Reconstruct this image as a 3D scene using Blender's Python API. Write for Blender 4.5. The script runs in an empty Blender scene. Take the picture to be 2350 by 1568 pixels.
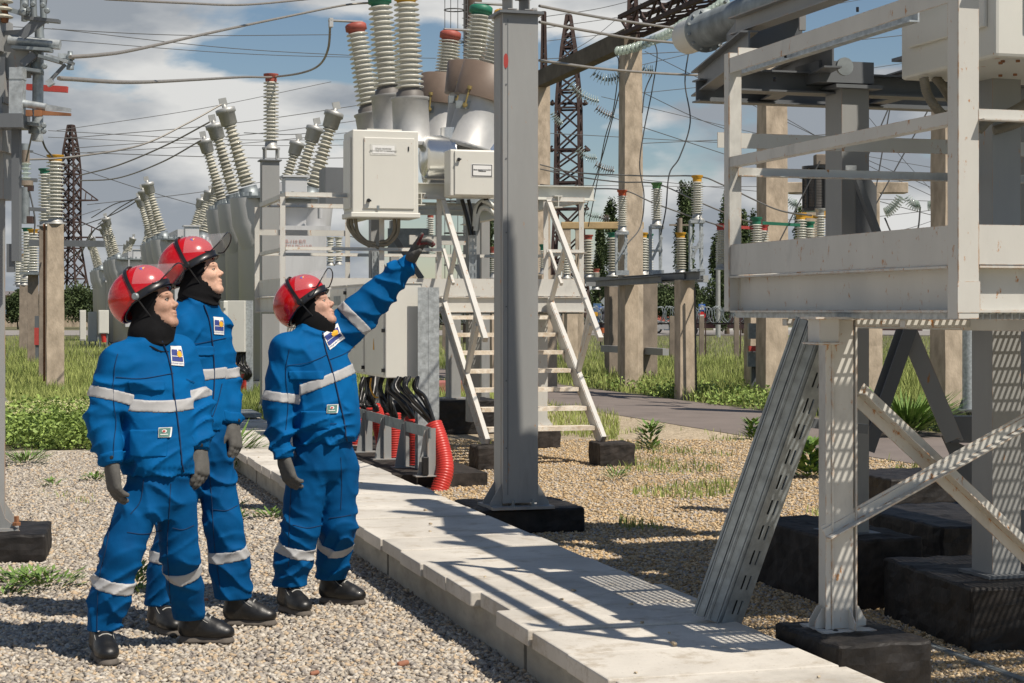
import bpy, math, random
import numpy as np
from mathutils import Vector, Matrix
random.seed(7); RNG = np.random.default_rng(7)
PI = math.pi; R = math.radians
S = bpy.context.scene
COL = S.collection

# ---------------------------------------------------------------- camera
F, CX, HV, CH = 4000.0, 1175.0, 715.0, 1.64      # focal length, centre, horizon (in units of a 2350 wide picture), eye height
cam = bpy.data.cameras.new('camera'); cam_o = bpy.data.objects.new('camera', cam); COL.objects.link(cam_o)
cam_o.location = (0, 0, CH); cam_o.rotation_euler = (R(90), 0, 0)
cam.sensor_width = 36; cam.lens = F/2350*36; cam.shift_y = -69/2350.0
cam.clip_start = 0.1; cam.clip_end = 4000
S.camera = cam_o

# ---------------------------------------------------------------- world, sun, exposure
TO_SUN = Vector((.57, -.42, 1.0)).normalized()
SUN_EL = math.asin(TO_SUN.z); SUN_AZ = math.atan2(TO_SUN.x, TO_SUN.y)
W = bpy.data.worlds.new('World'); S.world = W; W.use_nodes = True
def world():
    nt = W.node_tree; N = nt.nodes; L = nt.links; N.clear()
    out = N.new('ShaderNodeOutputWorld'); bg = N.new('ShaderNodeBackground'); bg.inputs[1].default_value = 0.07
    L.new(bg.outputs[0], out.inputs[0])
    sky = N.new('ShaderNodeTexSky'); sky.sky_type = 'NISHITA'; sky.sun_disc = False
    sky.sun_elevation = SUN_EL; sky.sun_rotation = SUN_AZ; sky.air_density = 1.0; sky.dust_density = 0.3; sky.ozone_density = 1.5
    tc = N.new('ShaderNodeTexCoord')
    mp = N.new('ShaderNodeMapping'); mp.inputs['Scale'].default_value = (1, 1, 2.1); mp.inputs['Location'].default_value = (0.335, 0.1, 0.02)
    L.new(tc.outputs['Generated'], mp.inputs[0])
    n1 = N.new('ShaderNodeTexNoise'); n1.inputs['Scale'].default_value = 4.6; n1.inputs['Detail'].default_value = 9; n1.inputs['Roughness'].default_value = .5
    n1.inputs['Distortion'].default_value = .25
    L.new(mp.outputs[0], n1.inputs['Vector'])
    # broad weather: more cloud to the left, clearer to the right
    sep = N.new('ShaderNodeSeparateXYZ'); L.new(tc.outputs['Generated'], sep.inputs[0])
    m1 = N.new('ShaderNodeMath'); m1.operation = 'MULTIPLY_ADD'; m1.inputs[1].default_value = -.22; m1.inputs[2].default_value = 0.015
    L.new(sep.outputs['X'], m1.inputs[0])
    mz = N.new('ShaderNodeMapRange'); mz.inputs[1].default_value = .20; mz.inputs[2].default_value = .40; mz.inputs[3].default_value = 0; mz.inputs[4].default_value = -.25; L.new(sep.outputs['Z'], mz.inputs[0])
    az = N.new('ShaderNodeMath'); az.operation = 'ADD'; L.new(m1.outputs[0], az.inputs[0]); L.new(mz.outputs[0], az.inputs[1])
    ad = N.new('ShaderNodeMath'); ad.operation = 'ADD'; L.new(n1.outputs['Fac'], ad.inputs[0]); L.new(az.outputs[0], ad.inputs[1])
    cr = N.new('ShaderNodeValToRGB'); cr.color_ramp.elements[0].position = .470; cr.color_ramp.elements[1].position = .515
    L.new(ad.outputs[0], cr.inputs[0])
    # cloud shade: bright rims, grey thick bases
    n2 = N.new('ShaderNodeTexNoise'); n2.inputs['Scale'].default_value = 5.5; n2.inputs['Detail'].default_value = 7; n2.inputs['Roughness'].default_value = .5
    mp2 = N.new('ShaderNodeMapping'); mp2.inputs['Scale'].default_value = (1, 1, 2.6); mp2.inputs['Location'].default_value = (2.1, 0.3, .62)
    L.new(tc.outputs['Generated'], mp2.inputs[0]); L.new(mp2.outputs[0], n2.inputs['Vector'])
    cc = N.new('ShaderNodeValToRGB'); e = cc.color_ramp.elements
    e[0].position = .45; e[0].color = (4.2, 4.6, 5.1, 1); e[1].position = .585; e[1].color = (9.6, 9.6, 9.4, 1)
    L.new(n2.outputs['Fac'], cc.inputs[0])
    mx = N.new('ShaderNodeMix'); mx.data_type = 'RGBA'
    L.new(cr.outputs[0], mx.inputs[0]); L.new(sky.outputs[0], mx.inputs[6]); L.new(cc.outputs[0], mx.inputs[7])
    hs = N.new('ShaderNodeHueSaturation'); hs.inputs['Saturation'].default_value = 1.05; L.new(mx.outputs[2], hs.inputs['Color'])
    L.new(hs.outputs[0], bg.inputs[0])
world()
sl = bpy.data.lights.new('sun', 'SUN'); sl.energy = 5.0; sl.angle = R(.53); sl.color = (1, .915, .80)
so = bpy.data.objects.new('sun', sl); COL.objects.link(so); so.rotation_euler = TO_SUN.to_track_quat('Z', 'Y').to_euler(); so.location = (8, -4, 14)
S.view_settings.view_transform = 'Standard'; S.view_settings.look = 'None'; S.view_settings.exposure = 0.10; S.view_settings.gamma = 1
S.cycles.max_bounces = 6; S.cycles.transparent_max_bounces = 12
try: S.cycles.use_denoising = True
except Exception: pass

# ---------------------------------------------------------------- small helpers
def at(u, v, Y): return Vector(((u-CX)/F*Y, Y, CH+(HV-v)/F*Y))
def gnd(u, v, z=0.0):
    Y = (CH-z)*F/(v-HV); return Vector(((u-CX)/F*Y, Y, z))
ANG = R(16.3)                                     # the yard's own axes: b to the right, a away from the viewer
B = Vector((math.cos(ANG), math.sin(ANG), 0)); A = Vector((-math.sin(ANG), math.cos(ANG), 0)); ZUP = Vector((0, 0, 1))
LOC = {}
def tag(o, label=None, cat=None, group=None, kind=None):
    if label: o['label'] = label
    if cat: o['category'] = cat
    if group: o['group'] = group
    if kind: o['kind'] = kind
    return o
def thing(name, label, cat, loc=(0, 0, 0), rz=0.0, group=None):
    o = bpy.data.objects.new(name, None); COL.objects.link(o); o.empty_display_size = .2
    o.location = loc; o.rotation_euler = (0, 0, rz)
    LOC[o.name] = Matrix.Translation(Vector(loc)) @ Matrix.Rotation(rz, 4, 'Z')
    return tag(o, label, cat, group)
def local(root, p): return LOC[root.name].inverted() @ Vector(p)
def dup(root, loc, rz=None, label=None):
    r = root.copy(); COL.objects.link(r); r.location = loc
    if rz is not None: r.rotation_euler = (0, 0, rz)
    if label: r['label'] = label
    for ch in [o for o in COL.objects if o.parent == root]:
        c = ch.copy(); COL.objects.link(c); c.parent = r
        for g in [o for o in COL.objects if o.parent == ch]:
            d = g.copy(); COL.objects.link(d); d.parent = c
    return r
def fastmesh(name, V, Fc, mats, parent=None, smooth=False, midx=None, attr=None):
    V = np.asarray(V, np.float32); Fc = np.asarray(Fc, np.int32); k = Fc.shape[1]; n = len(Fc)
    me = bpy.data.meshes.new(name); me.vertices.add(len(V)); me.vertices.foreach_set('co', V.ravel())
    me.loops.add(n*k); me.loops.foreach_set('vertex_index', Fc.ravel())
    me.polygons.add(n); me.polygons.foreach_set('loop_start', np.arange(0, n*k, k, dtype=np.int32))
    me.update(calc_edges=True)
    for m in (mats if isinstance(mats, (list, tuple)) else [mats]): me.materials.append(m)
    if midx is not None: me.polygons.foreach_set('material_index', np.asarray(midx, np.int32))
    if smooth: me.polygons.foreach_set('use_smooth', np.ones(n, bool))
    if attr is not None:
        a = me.attributes.new('rnd', 'FLOAT', 'POINT'); a.data.foreach_set('value', np.asarray(attr, np.float32))
    me.validate(); me.update()
    o = bpy.data.objects.new(name, me); COL.objects.link(o)
    if parent: o.parent = parent
    return o

class MB:
    """collects shapes, then links them as one mesh object"""
    def __init__(s): s.v = []; s.f = []; s.m = []; s.sm = []; s.cur = 0; s.cuts = []
    def _add(s, vs, fs, smooth=False):
        n = len(s.v); s.cuts.append((n, len(s.f))); s.v += [Vector(p) for p in vs]
        for f in fs: s.f.append([i+n for i in f]); s.m.append(s.cur); s.sm.append(smooth)
        return s
    def box(s, c, size, X=Vector((1, 0, 0)), Y=None, Zv=None, bev=0.0):
        X = Vector(X).normalized()
        Zv = Vector(Zv).normalized() if Zv is not None else ZUP
        Y = Zv.cross(X).normalized() if Y is None else Vector(Y).normalized(); Zv = X.cross(Y)
        c = Vector(c); a, b, h = size[0]/2, size[1]/2, size[2]/2
        if bev <= 0:
            vs = [c+X*(i*a)+Y*(j*b)+Zv*(k*h) for i in (-1, 1) for j in (-1, 1) for k in (-1, 1)]
            return s._add(vs, [(0, 1, 3, 2), (4, 6, 7, 5), (0, 4, 5, 1), (2, 3, 7, 6), (0, 2, 6, 4), (1, 5, 7, 3)])
        import bmesh
        bm = bmesh.new(); bmesh.ops.create_cube(bm, size=1.0)
        for v in bm.verts: v.co = Vector((v.co.x*size[0], v.co.y*size[1], v.co.z*size[2]))
        bmesh.ops.bevel(bm, geom=bm.edges[:], offset=min(bev, min(size)*.45), segments=2, affect='EDGES', profile=.5)
        bm.verts.index_update()
        vs = [c+X*v.co.x+Y*v.co.y+Zv*v.co.z for v in bm.verts]; fs = [[v.index for v in f.verts] for f in bm.faces]; bm.free()
        return s._add(vs, fs)
    def prof(s, p0, p1, poly, up=ZUP):
        """extrude a 2D outline (a across, b along up) from p0 to p1"""
        p0 = Vector(p0); p1 = Vector(p1); d = (p1-p0).normalized(); up = Vector(up)
        if abs(d.dot(up.normalized())) > .98: up = Vector((0, 1, 0)) if abs(d.y) < .9 else Vector((1, 0, 0))
        sx = d.cross(up).normalized(); uy = sx.cross(d).normalized(); n = len(poly)
        vs = [p0+sx*a+uy*b for a, b in poly]+[p1+sx*a+uy*b for a, b in poly]
        fs = [(i, (i+1) % n, n+(i+1) % n, n+i) for i in range(n)]
        return s._add(vs, fs+[tuple(range(n))[::-1], tuple(range(n, 2*n))])
    def bar(s, p0, p1, w, h, up=ZUP):
        return s.prof(p0, p1, [(-w/2, -h/2), (w/2, -h/2), (w/2, h/2), (-w/2, h/2)], up)
    def angle(s, p0, p1, w=.06, t=.006, up=ZUP, sx=1, sy=1):
        return s.prof(p0, p1, [(0, 0), (sx*w, 0), (sx*w, sy*t), (sx*t, sy*t), (sx*t, sy*w), (0, sy*w)], up)
    def ibeam(s, p0, p1, w, h, t=.01, up=ZUP):
        a, b = w/2, h/2; k = t/2
        return s.prof(p0, p1, [(-a, -b), (a, -b), (a, -b+t), (k, -b+t), (k, b-t), (a, b-t), (a, b), (-a, b), (-a, b-t), (-k, b-t), (-k, -b+t), (-a, -b+t)], up)
    def chan(s, p0, p1, w, h, t=.008, up=ZUP, sx=1):
        b = h/2
        return s.prof(p0, p1, [(0, -b), (sx*w, -b), (sx*w, -b+t), (sx*t, -b+t), (sx*t, b-t), (sx*w, b-t), (sx*w, b), (0, b)], up)
    def tube(s, pts, r, n=8, cap=True):
        pts = [Vector(p) for p in pts]; m = len(pts); rs = r if isinstance(r, (list, tuple)) else [r]*m
        vs = []; ref = None
        for i, p in enumerate(pts):
            d = (pts[min(i+1, m-1)]-pts[max(i-1, 0)]).normalized()
            if ref is None: ref = Vector((0, 0, 1)) if abs(d.z) < .9 else Vector((1, 0, 0))
            sx = d.cross(ref); sx = sx.normalized() if sx.length > 1e-6 else d.orthogonal().normalized(); ref = sx.cross(d).normalized()
            for k in range(n): a = 2*PI*k/n; vs.append(p+(sx*math.cos(a)+ref*math.sin(a))*rs[i])
        fs = [(i*n+k, i*n+(k+1) % n, (i+1)*n+(k+1) % n, (i+1)*n+k) for i in range(m-1) for k in range(n)]
        s._add(vs, fs, True)
        if cap:
            s._add(vs[:n], [tuple(range(n))[::-1]]); s._add(vs[-n:], [tuple(range(n))])
        return s
    def lathe(s, p0, p1, prf, n=16, smooth=True):
        """prf: list of (distance from p0 along the axis in metres, radius)"""
        p0 = Vector(p0); d = (Vector(p1)-p0).normalized(); sx = d.orthogonal().normalized(); sy = d.cross(sx)
        vs = [p0+d*h+(sx*math.cos(2*PI*k/n)+sy*math.sin(2*PI*k/n))*r for h, r in prf for k in range(n)]
        fs = [(i*n+k, i*n+(k+1) % n, (i+1)*n+(k+1) % n, (i+1)*n+k) for i in range(len(prf)-1) for k in range(n)]
        s._add(vs, fs, smooth)
        s._add(vs[:n], [tuple(range(n))[::-1]]); s._add(vs[-n:], [tuple(range(n))])
        return s
    def poly(s, pts, thick, nrm=None):
        """flat plate of given outline with a real thickness"""
        pts = [Vector(p) for p in pts]
        if nrm is None: nrm = (pts[1]-pts[0]).cross(pts[2]-pts[1]).normalized()
        n = len(pts); o = Vector(nrm)*thick
        return s._add(pts+[p+o for p in pts], [tuple(range(n))[::-1], tuple(range(n, 2*n))]+[(i, (i+1) % n, n+(i+1) % n, n+i) for i in range(n)])
    def build(s, name, mats, parent=None, world_in=True, origin=None):
        """world_in: the points are world points; otherwise they are already in the parent's frame"""
        mats = mats if isinstance(mats, (list, tuple)) else [mats]
        vs = s.v
        if parent is not None:
            top = parent
            if world_in:
                inv = LOC[top.name].inverted(); vs = [inv@p for p in vs]
        loc = None
        if parent is None:
            xs = [p.x for p in vs]; ys = [p.y for p in vs]; zs = [p.z for p in vs]
            loc = Vector(((min(xs)+max(xs))/2, (min(ys)+max(ys))/2, min(zs))) if origin is None else Vector(origin); vs = [p-loc for p in vs]
        me = bpy.data.meshes.new(name); me.from_pydata([tuple(p) for p in vs], [], s.f)
        for m in mats: me.materials.append(m)
        me.polygons.foreach_set('material_index', s.m); me.polygons.foreach_set('use_smooth', s.sm)
        import bmesh
        bm = bmesh.new(); bm.from_mesh(me); bmesh.ops.recalc_face_normals(bm, faces=bm.faces); bm.to_mesh(me); bm.free()
        me.update(); o = bpy.data.objects.new(name, me); COL.objects.link(o)
        if parent is not None: o.parent = parent; LOC[o.name] = LOC[parent.name]
        else: o.location = loc; LOC[o.name] = Matrix.Translation(loc)
        return o
def bsplit(mb, name, mats, parent, per=1):
    """link every shape (or every `per` shapes) of a collector as an object of its own"""
    out = []; cuts = mb.cuts[::per]+[(len(mb.v), len(mb.f))]
    for i in range(len(cuts)-1):
        (v0, f0), (v1, f1) = cuts[i], cuts[i+1]; q = MB(); q.v = mb.v[v0:v1]; q.f = [[k-v0 for k in f] for f in mb.f[f0:f1]]; q.m = mb.m[f0:f1]; q.sm = mb.sm[f0:f1]; out.append(q.build(name, mats, parent))
    return out
def smooth_pts(pts, k=6):
    pts = [Vector(p) for p in pts]; out = []
    P = [pts[0]*2-pts[1]]+pts+[pts[-1]*2-pts[-2]]
    for i in range(1, len(P)-2):
        p0, p1, p2, p3 = P[i-1:i+3]
        for j in range(k):
            t = j/k; out.append(.5*((2*p1)+(p2-p0)*t+(2*p0-5*p1+4*p2-p3)*t*t+(3*p1-p0-3*p2+p3)*t**3))
    return out+[pts[-1]]

# ---------------------------------------------------------------- materials
MATS = {}
def mat(name, col, rough=.6, metal=0.0, var=.12, scale=6.0, bump=0.0, bscale=60.0, rust=0.0, edge=0.0, objrand=0.0, dirt=0.0, coat=0.0, streak=1.0, attr=False, col2=None, spec=.5, rustcol=(.40, .19, .07)):
    if name in MATS: return MATS[name]
    m = bpy.data.materials.new(name); m.use_nodes = True; nt = m.node_tree; N = nt.nodes; L = nt.links
    b = N['Principled BSDF']; b.inputs['Roughness'].default_value = rough; b.inputs['Metallic'].default_value = metal
    b.inputs['Coat Weight'].default_value = coat; b.inputs['Specular IOR Level'].default_value = spec
    tc = N.new('ShaderNodeTexCoord'); mp = N.new('ShaderNodeMapping'); mp.inputs['Scale'].default_value = (1, 1, 1/streak); L.new(tc.outputs['Object'], mp.inputs[0])
    vec = mp.outputs[0]
    def noise(sc, det=5, ro=.55):
        n = N.new('ShaderNodeTexNoise'); n.inputs['Scale'].default_value = sc; n.inputs['Detail'].default_value = det; n.inputs['Roughness'].default_value = ro
        L.new(vec, n.inputs['Vector']); return n.outputs['Fac']
    def mix(fac, a, c):
        x = N.new('ShaderNodeMix'); x.data_type = 'RGBA'
        if hasattr(fac, 'links'): L.new(fac, x.inputs[0])
        else: x.inputs[0].default_value = fac
        for i, q in ((6, a), (7, c)):
            if hasattr(q, 'links'): L.new(q, x.inputs[i])
            else: x.inputs[i].default_value = (*q, 1)
        return x.outputs[2]
    def ramp(f, a, c):
        r = N.new('ShaderNodeMapRange'); r.inputs[1].default_value = a; r.inputs[2].default_value = c; L.new(f, r.inputs[0]); return r.outputs[0]
    c = np.array(col)
    lo = tuple(np.clip(c*(1-var), 0, 1)); hi = tuple(np.clip((c if col2 is None else np.array(col2))*(1+var), 0, 1))
    if attr:
        at_ = N.new('ShaderNodeAttribute'); at_.attribute_name = 'rnd'; f = at_.outputs['Fac']
        out = mix(f, lo, hi)
    else:
        out = mix(ramp(noise(scale), .3, .7), lo, hi)
    if dirt > 0: out = mix(ramp(noise(scale*.35, 6, .7), .62-.15*dirt, .8), out, tuple(c*.45))
    if rust > 0:
        nn = noise(scale*4.5, 8, .72); fac = ramp(nn, .68-.1*rust, .72-.1*rust)
        out = mix(fac, out, rustcol)
    if objrand > 0:     # neighbours differ a little in tone
        oi = N.new('ShaderNodeObjectInfo'); mr_ = N.new('ShaderNodeMapRange'); mr_.inputs[3].default_value = 1-objrand; mr_.inputs[4].default_value = 1+objrand*.5; L.new(oi.outputs['Random'], mr_.inputs[0])
        mm_ = N.new('ShaderNodeMix'); mm_.data_type = 'RGBA'; mm_.blend_type = 'MULTIPLY'; mm_.inputs[0].default_value = 1; L.new(out, mm_.inputs[6]); L.new(mr_.outputs[0], mm_.inputs[7]); out = mm_.outputs[2]
        st = ramp(noise(5.5, 7, .75), .52, .66); st2 = N.new('ShaderNodeMath'); st2.operation = 'MULTIPLY'; st2.inputs[1].default_value = .62; L.new(st, st2.inputs[0]); out = mix(st2.outputs[0], out, (.33, .27, .19))
        gr = ramp(noise(70, 3, .6), .64, .70); gr2 = N.new('ShaderNodeMath'); gr2.operation = 'MULTIPLY'; gr2.inputs[1].default_value = .5; L.new(gr, gr2.inputs[0]); out = mix(gr2.outputs[0], out, (.26, .23, .19))
    if edge > 0:        # rust that breaks out along sharp edges
        bv = N.new('ShaderNodeBevel'); bv.samples = 4; bv.inputs[0].default_value = edge; ge = N.new('ShaderNodeNewGeometry'); vm = N.new('ShaderNodeVectorMath'); vm.operation = 'DOT_PRODUCT'
        L.new(bv.outputs[0], vm.inputs[0]); L.new(ge.outputs['Normal'], vm.inputs[1]); e1 = N.new('ShaderNodeMapRange'); e1.inputs[1].default_value = .995; e1.inputs[2].default_value = .93; L.new(vm.outputs['Value'], e1.inputs[0])
        mm = N.new('ShaderNodeMath'); mm.operation = 'MULTIPLY'; L.new(e1.outputs[0], mm.inputs[0]); L.new(ramp(noise(scale*5, 6, .7), .46, .60), mm.inputs[1]); out = mix(mm.outputs[0], out, (.42, .20, .06))
    L.new(out, b.inputs['Base Color'])
    if bump > 0:
        bp = N.new('ShaderNodeBump'); bp.inputs['Strength'].default_value = 1; bp.inputs['Distance'].default_value = bump
        L.new(noise(bscale, 5), bp.inputs['Height']); L.new(bp.outputs[0], b.inputs['Normal'])
    rr = N.new('ShaderNodeMapRange'); rr.inputs[3].default_value = max(0, rough-.08); rr.inputs[4].default_value = min(1, rough+.1)
    L.new(noise(scale*2.3), rr.inputs[0]); L.new(rr.outputs[0], b.inputs['Roughness'])
    MATS[name] = m; return m
M_steel = mat('grey_paint', (.285, .29, .285), .5, 0, .09, 3, .0010, 22, rust=.3, dirt=.5, streak=4, edge=.004)
M_steel_d = mat('dark_grey_paint', (.13, .14, .15), .45, 0, .12, 3, .0006, 25, dirt=.3, streak=3)
M_cream = mat('cream_paint', (.54, .53, .49), .45, 0, .06, 4, .0005, 30, rust=.72, dirt=.3, streak=2.0, edge=.006)
M_creamc = mat('cream_paint_clean', (.60, .60, .55), .45, 0, .05, 3, .0004, 20, rust=.1, dirt=.15, streak=3)
M_cab = mat('cabinet_paint', (.62, .61, .555), .4, 0, .04, 2, .0004, 12, rust=.3, dirt=.1, streak=2)
M_galv = mat('galvanised_steel', (.42, .45, .46), .45, .4, .28, 26, .0003, 40, dirt=.25)
M_galvd = mat('galvanised_dull', (.25, .28, .29), .5, .4, .25, 10, dirt=.4)
M_alu = mat('aluminium', (.46, .46, .45), .5, .3, .1, 5, dirt=.2)
M_alud = mat('aluminium_dull', (.42, .42, .40), .5, .5, .12, 5, .0004, 30, dirt=.35)
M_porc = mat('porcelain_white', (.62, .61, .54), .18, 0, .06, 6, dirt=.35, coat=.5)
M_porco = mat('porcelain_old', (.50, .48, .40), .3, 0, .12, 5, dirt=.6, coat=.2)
M_porcb = mat('porcelain_brown', (.16, .085, .05), .2, 0, .15, 6, coat=.4)
M_red = mat('terminal_red', (.36, .085, .06), .55, 0, .15, 9); M_green = mat('terminal_green', (.02, .17, .1), .5, 0, .15, 9)
M_yel = mat('terminal_yellow', (.62, .33, .03), .55, 0, .15, 9); M_brown = mat('brown_ring_paint', (.17, .125, .095), .5, 0, .1, 6, .0004, 30, dirt=.2)
M_black = mat('black_plastic', (.012, .012, .013), .35, 0, .2, 8, coat=.2)
M_bitum = mat('bitumen_black', (.007, .006, .006), .6, 0, .5, 9, .004, 24, dirt=.0, col2=(.017, .015, .014), spec=.35)
M_bitumb = mat('bitumen_brown', (.018, .015, .013), .75, 0, .45, 9, .004, 24, col2=(.036, .030, .026), spec=.3)
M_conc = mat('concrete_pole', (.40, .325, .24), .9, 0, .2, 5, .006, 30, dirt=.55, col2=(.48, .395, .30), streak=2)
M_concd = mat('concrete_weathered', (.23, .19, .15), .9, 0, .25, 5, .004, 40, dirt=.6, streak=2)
M_slab = mat('concrete_slab', (.52, .485, .425), .85, 0, .12, 1.6, .0022, 40, dirt=.5, col2=(.61, .575, .51), objrand=.10)
M_trough = mat('concrete_trough', (.36, .34, .29), .9, 0, .2, 4, .003, 30, dirt=.7, streak=.4)
M_rusty = mat('rusty_steel', (.055, .032, .027), .8, 0, .35, 3, dirt=.3)
M_rust = mat('rusty_plate', (.25, .11, .05), .8, 0, .3, 9)
M_rubred = mat('red_corrugated_plastic', (.50, .035, .025), .38, 0, .12, 8, dirt=.2)
M_cable = mat('cable_black', (.012, .012, .012), .32, 0, .2, 9)
M_flex = mat('flexible_metal_hose', (.19, .17, .13), .5, .3, .2, 9)
M_wire = mat('wire_metal', (.30, .28, .25), .5, .4, .1, 9); M_wired = mat('wire_dark', (.10, .10, .10), .6, .2, .1, 9)
M_white = mat('white_plate', (.75, .75, .73), .5, 0, .03, 5); M_ink = mat('black_ink', (.03, .03, .03), .7, 0, .1, 5)
M_mred = mat('marking_red', (.45, .06, .05), .6, 0, .1, 9)
def glassmat(name, col, rough=.05, alpha=.35, ior=1.45):
    m = bpy.data.materials.new(name); m.use_nodes = True; nt = m.node_tree; N = nt.nodes; L = nt.links
    b = N['Principled BSDF']; b.inputs['Base Color'].default_value = (*col, 1); b.inputs['Roughness'].default_value = rough
    b.inputs['Alpha'].default_value = alpha; b.inputs['IOR'].default_value = ior; b.inputs['Specular IOR Level'].default_value = .7
    MATS[name] = m; return m
M_glass = glassmat('insulator_glass', (.58, .68, .60), .08, .55)
M_visor = glassmat('clear_visor', (.72, .76, .80), .05, .14)
# ================================================================= ground
def sheet(name, pts, z, m):
    me = bpy.data.meshes.new(name); me.from_pydata([(p[0], p[1], z) for p in pts], [], [tuple(range(len(pts)))]); me.materials.append(m)
    o = bpy.data.objects.new(name, me); COL.objects.link(o); return tag(o, kind='structure')
def groundmat(name, cols, cell, bump, big=.25, alpha_edge=False):
    m = bpy.data.materials.new(name); m.use_nodes = True; nt = m.node_tree; N = nt.nodes; L = nt.links; b = N['Principled BSDF']; b.inputs['Roughness'].default_value = .92
    tc = N.new('ShaderNodeTexCoord'); vo = N.new('ShaderNodeTexVoronoi'); vo.inputs['Scale'].default_value = 1/cell; L.new(tc.outputs['Object'], vo.inputs['Vector'])
    cr = N.new('ShaderNodeValToRGB'); el = cr.color_ramp.elements
    sp = N.new('ShaderNodeSeparateColor'); L.new(vo.outputs['Color'], sp.inputs[0]); L.new(sp.outputs[0], cr.inputs[0])
    while len(el) < len(cols): el.new(.5)
    for i, c in enumerate(cols): el[i].position = i/(len(cols)-1); el[i].color = (*c, 1)
    ns = N.new('ShaderNodeTexNoise'); ns.inputs['Scale'].default_value = big; ns.inputs['Detail'].default_value = 6; L.new(tc.outputs['Object'], ns.inputs['Vector'])
    mr = N.new('ShaderNodeMapRange'); mr.inputs[1].default_value = .3; mr.inputs[2].default_value = .7; mr.inputs[3].default_value = .72; mr.inputs[4].default_value = 1.12; L.new(ns.outputs['Fac'], mr.inputs[0])
    mu = N.new('ShaderNodeMix'); mu.data_type = 'RGBA'; mu.blend_type = 'MULTIPLY'; mu.inputs[0].default_value = 1; L.new(cr.outputs[0], mu.inputs[6]); L.new(mr.outputs[0], mu.inputs[7])
    L.new(mu.outputs[2], b.inputs['Base Color'])
    bp = N.new('ShaderNodeBump'); bp.inputs['Distance'].default_value = bump; bp.inputs['Strength'].default_value = 1; bp.invert = True
    L.new(vo.outputs['Distance'], bp.inputs['Height']); L.new(bp.outputs[0], b.inputs['Normal'])
    return m
M_gravg = groundmat('gravel_grey', [(.23, .20, .17), (.48, .42, .35), (.60, .54, .46), (.42, .32, .22)], .03, .012)
M_gravt = groundmat('gravel_tan', [(.20, .155, .10), (.42, .34, .23), (.54, .45, .32), (.36, .29, .2)], .028, .012)
M_soil = groundmat('soil_grass', [(.10, .095, .05), (.13, .13, .06), (.17, .15, .08), (.10, .11, .045)], .25, .03, .06)
M_asph = mat('asphalt', (.18, .15, .132), .9, 0, .12, 1.2, .002, 90, dirt=.35)
M_road = mat('far_road', (.26, .24, .22), .9, 0, .08, .3)
g = sheet('ground', [(-2500, -60), (2500, -60), (2500, 3500), (-2500, 3500)], -.004, M_soil)
PL0 = Vector((-.467, 9.436, 0)); PR0 = Vector((.528, 9.436, 0)); SLP = -.288
def xL(Y): return PL0.x+SLP*(Y-PL0.y)
def xR(Y): return PR0.x+SLP*(Y-PR0.y)
sheet('gravel_bed_near', [(-14, 2), (xR(2)-.2, 2), (xR(26)-.2, 26), (-3.3, 22.5), (-5.2, 20.6), (-7, 20.4), (-14, 20.8)], .0, M_gravg)
def pL(Y): return 1.23-.30*(Y-28.9)
sheet('gravel_bed_far', [(xR(2)-.3, 2), (9, 2), (pL(17), 17), (pL(28.9), 28.9), (pL(32), 32), (-3.5, 30), (xR(24)-.3, 24)], .004, M_gravt)
sheet('asphalt_path', [(pL(5), 5), (pL(5)+2.8, 5), (pL(30)+2.8, 30), (pL(46)+2.8, 46), (pL(46), 46)], .010, M_asph)
sheet('asphalt_side_path', [(pL(50), 46.5), (60, 46.5-8), (60, 50-8), (pL(52), 50)], .012, M_asph)
sheet('far_road', [(-400, 118), (400, 118), (400, 150), (-400, 150)], .02, M_road)
# kerb stones painted white beyond the road
mb = MB()
for i in range(14):
    X = 8+i*2.6; mb.box((X, 152, .12), (1.7, .3, .24))
tag(mb.build('kerb', M_white), kind='structure')

# gravel as real stones where the camera stands close
def stones(name, npts, sampler, smin, smax, cols, mname, base_z=.0):
    P = sampler(npts); n = len(P)
    octv = np.array([(1, 0, 0), (-1, 0, 0), (0, 1, 0), (0, -1, 0), (0, 0, 1), (0, 0, -1)], float)
    octf = np.array([(0, 2, 4), (2, 1, 4), (1, 3, 4), (3, 0, 4), (2, 0, 5), (1, 2, 5), (3, 1, 5), (0, 3, 5)])
    s = RNG.uniform(smin, smax, (n, 1, 1))*np.array([1, .75, .5])[None, None, :]
    V = octv[None]*s + RNG.normal(0, 1, (n, 6, 3))*s*.28
    a = RNG.uniform(0, 2*PI, n); t = RNG.normal(0, .5, n)
    ca, sa = np.cos(a)[:, None], np.sin(a)[:, None]; ct, st = np.cos(t)[:, None], np.sin(t)[:, None]
    x, y, z = V[..., 0], V[..., 1], V[..., 2]
    y, z = y*ct-z*st, y*st+z*ct; x, y = x*ca-y*sa, x*sa+y*ca
    V = np.stack([x, y, z], -1)+P[:, None, :]; V[..., 2] += base_z+s[:, :, 0]*.25
    Fc = (octf[None]+(np.arange(n)*6)[:, None, None]).reshape(-1, 3)
    at_ = np.repeat(RNG.random(n), 6)
    m = bpy.data.materials.new(mname); m.use_nodes = True; nt = m.node_tree; N = nt.nodes; L = nt.links; b = N['Principled BSDF']; b.inputs['Roughness'].default_value = .85
    A_ = N.new('ShaderNodeAttribute'); A_.attribute_name = 'rnd'; cr = N.new('ShaderNodeValToRGB'); el = cr.color_ramp.elements; cr.color_ramp.interpolation = 'CONSTANT'
    while len(el) < len(cols): el.new(.5)
    for i, c in enumerate(cols): el[i].position = i/len(cols); el[i].color = (*c, 1)
    L.new(A_.outputs['Fac'], cr.inputs[0]); L.new(cr.outputs[0], b.inputs['Base Color'])
    o = fastmesh(name, V.reshape(-1, 3), Fc, m, attr=at_); return tag(o, kind='stuff')
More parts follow.
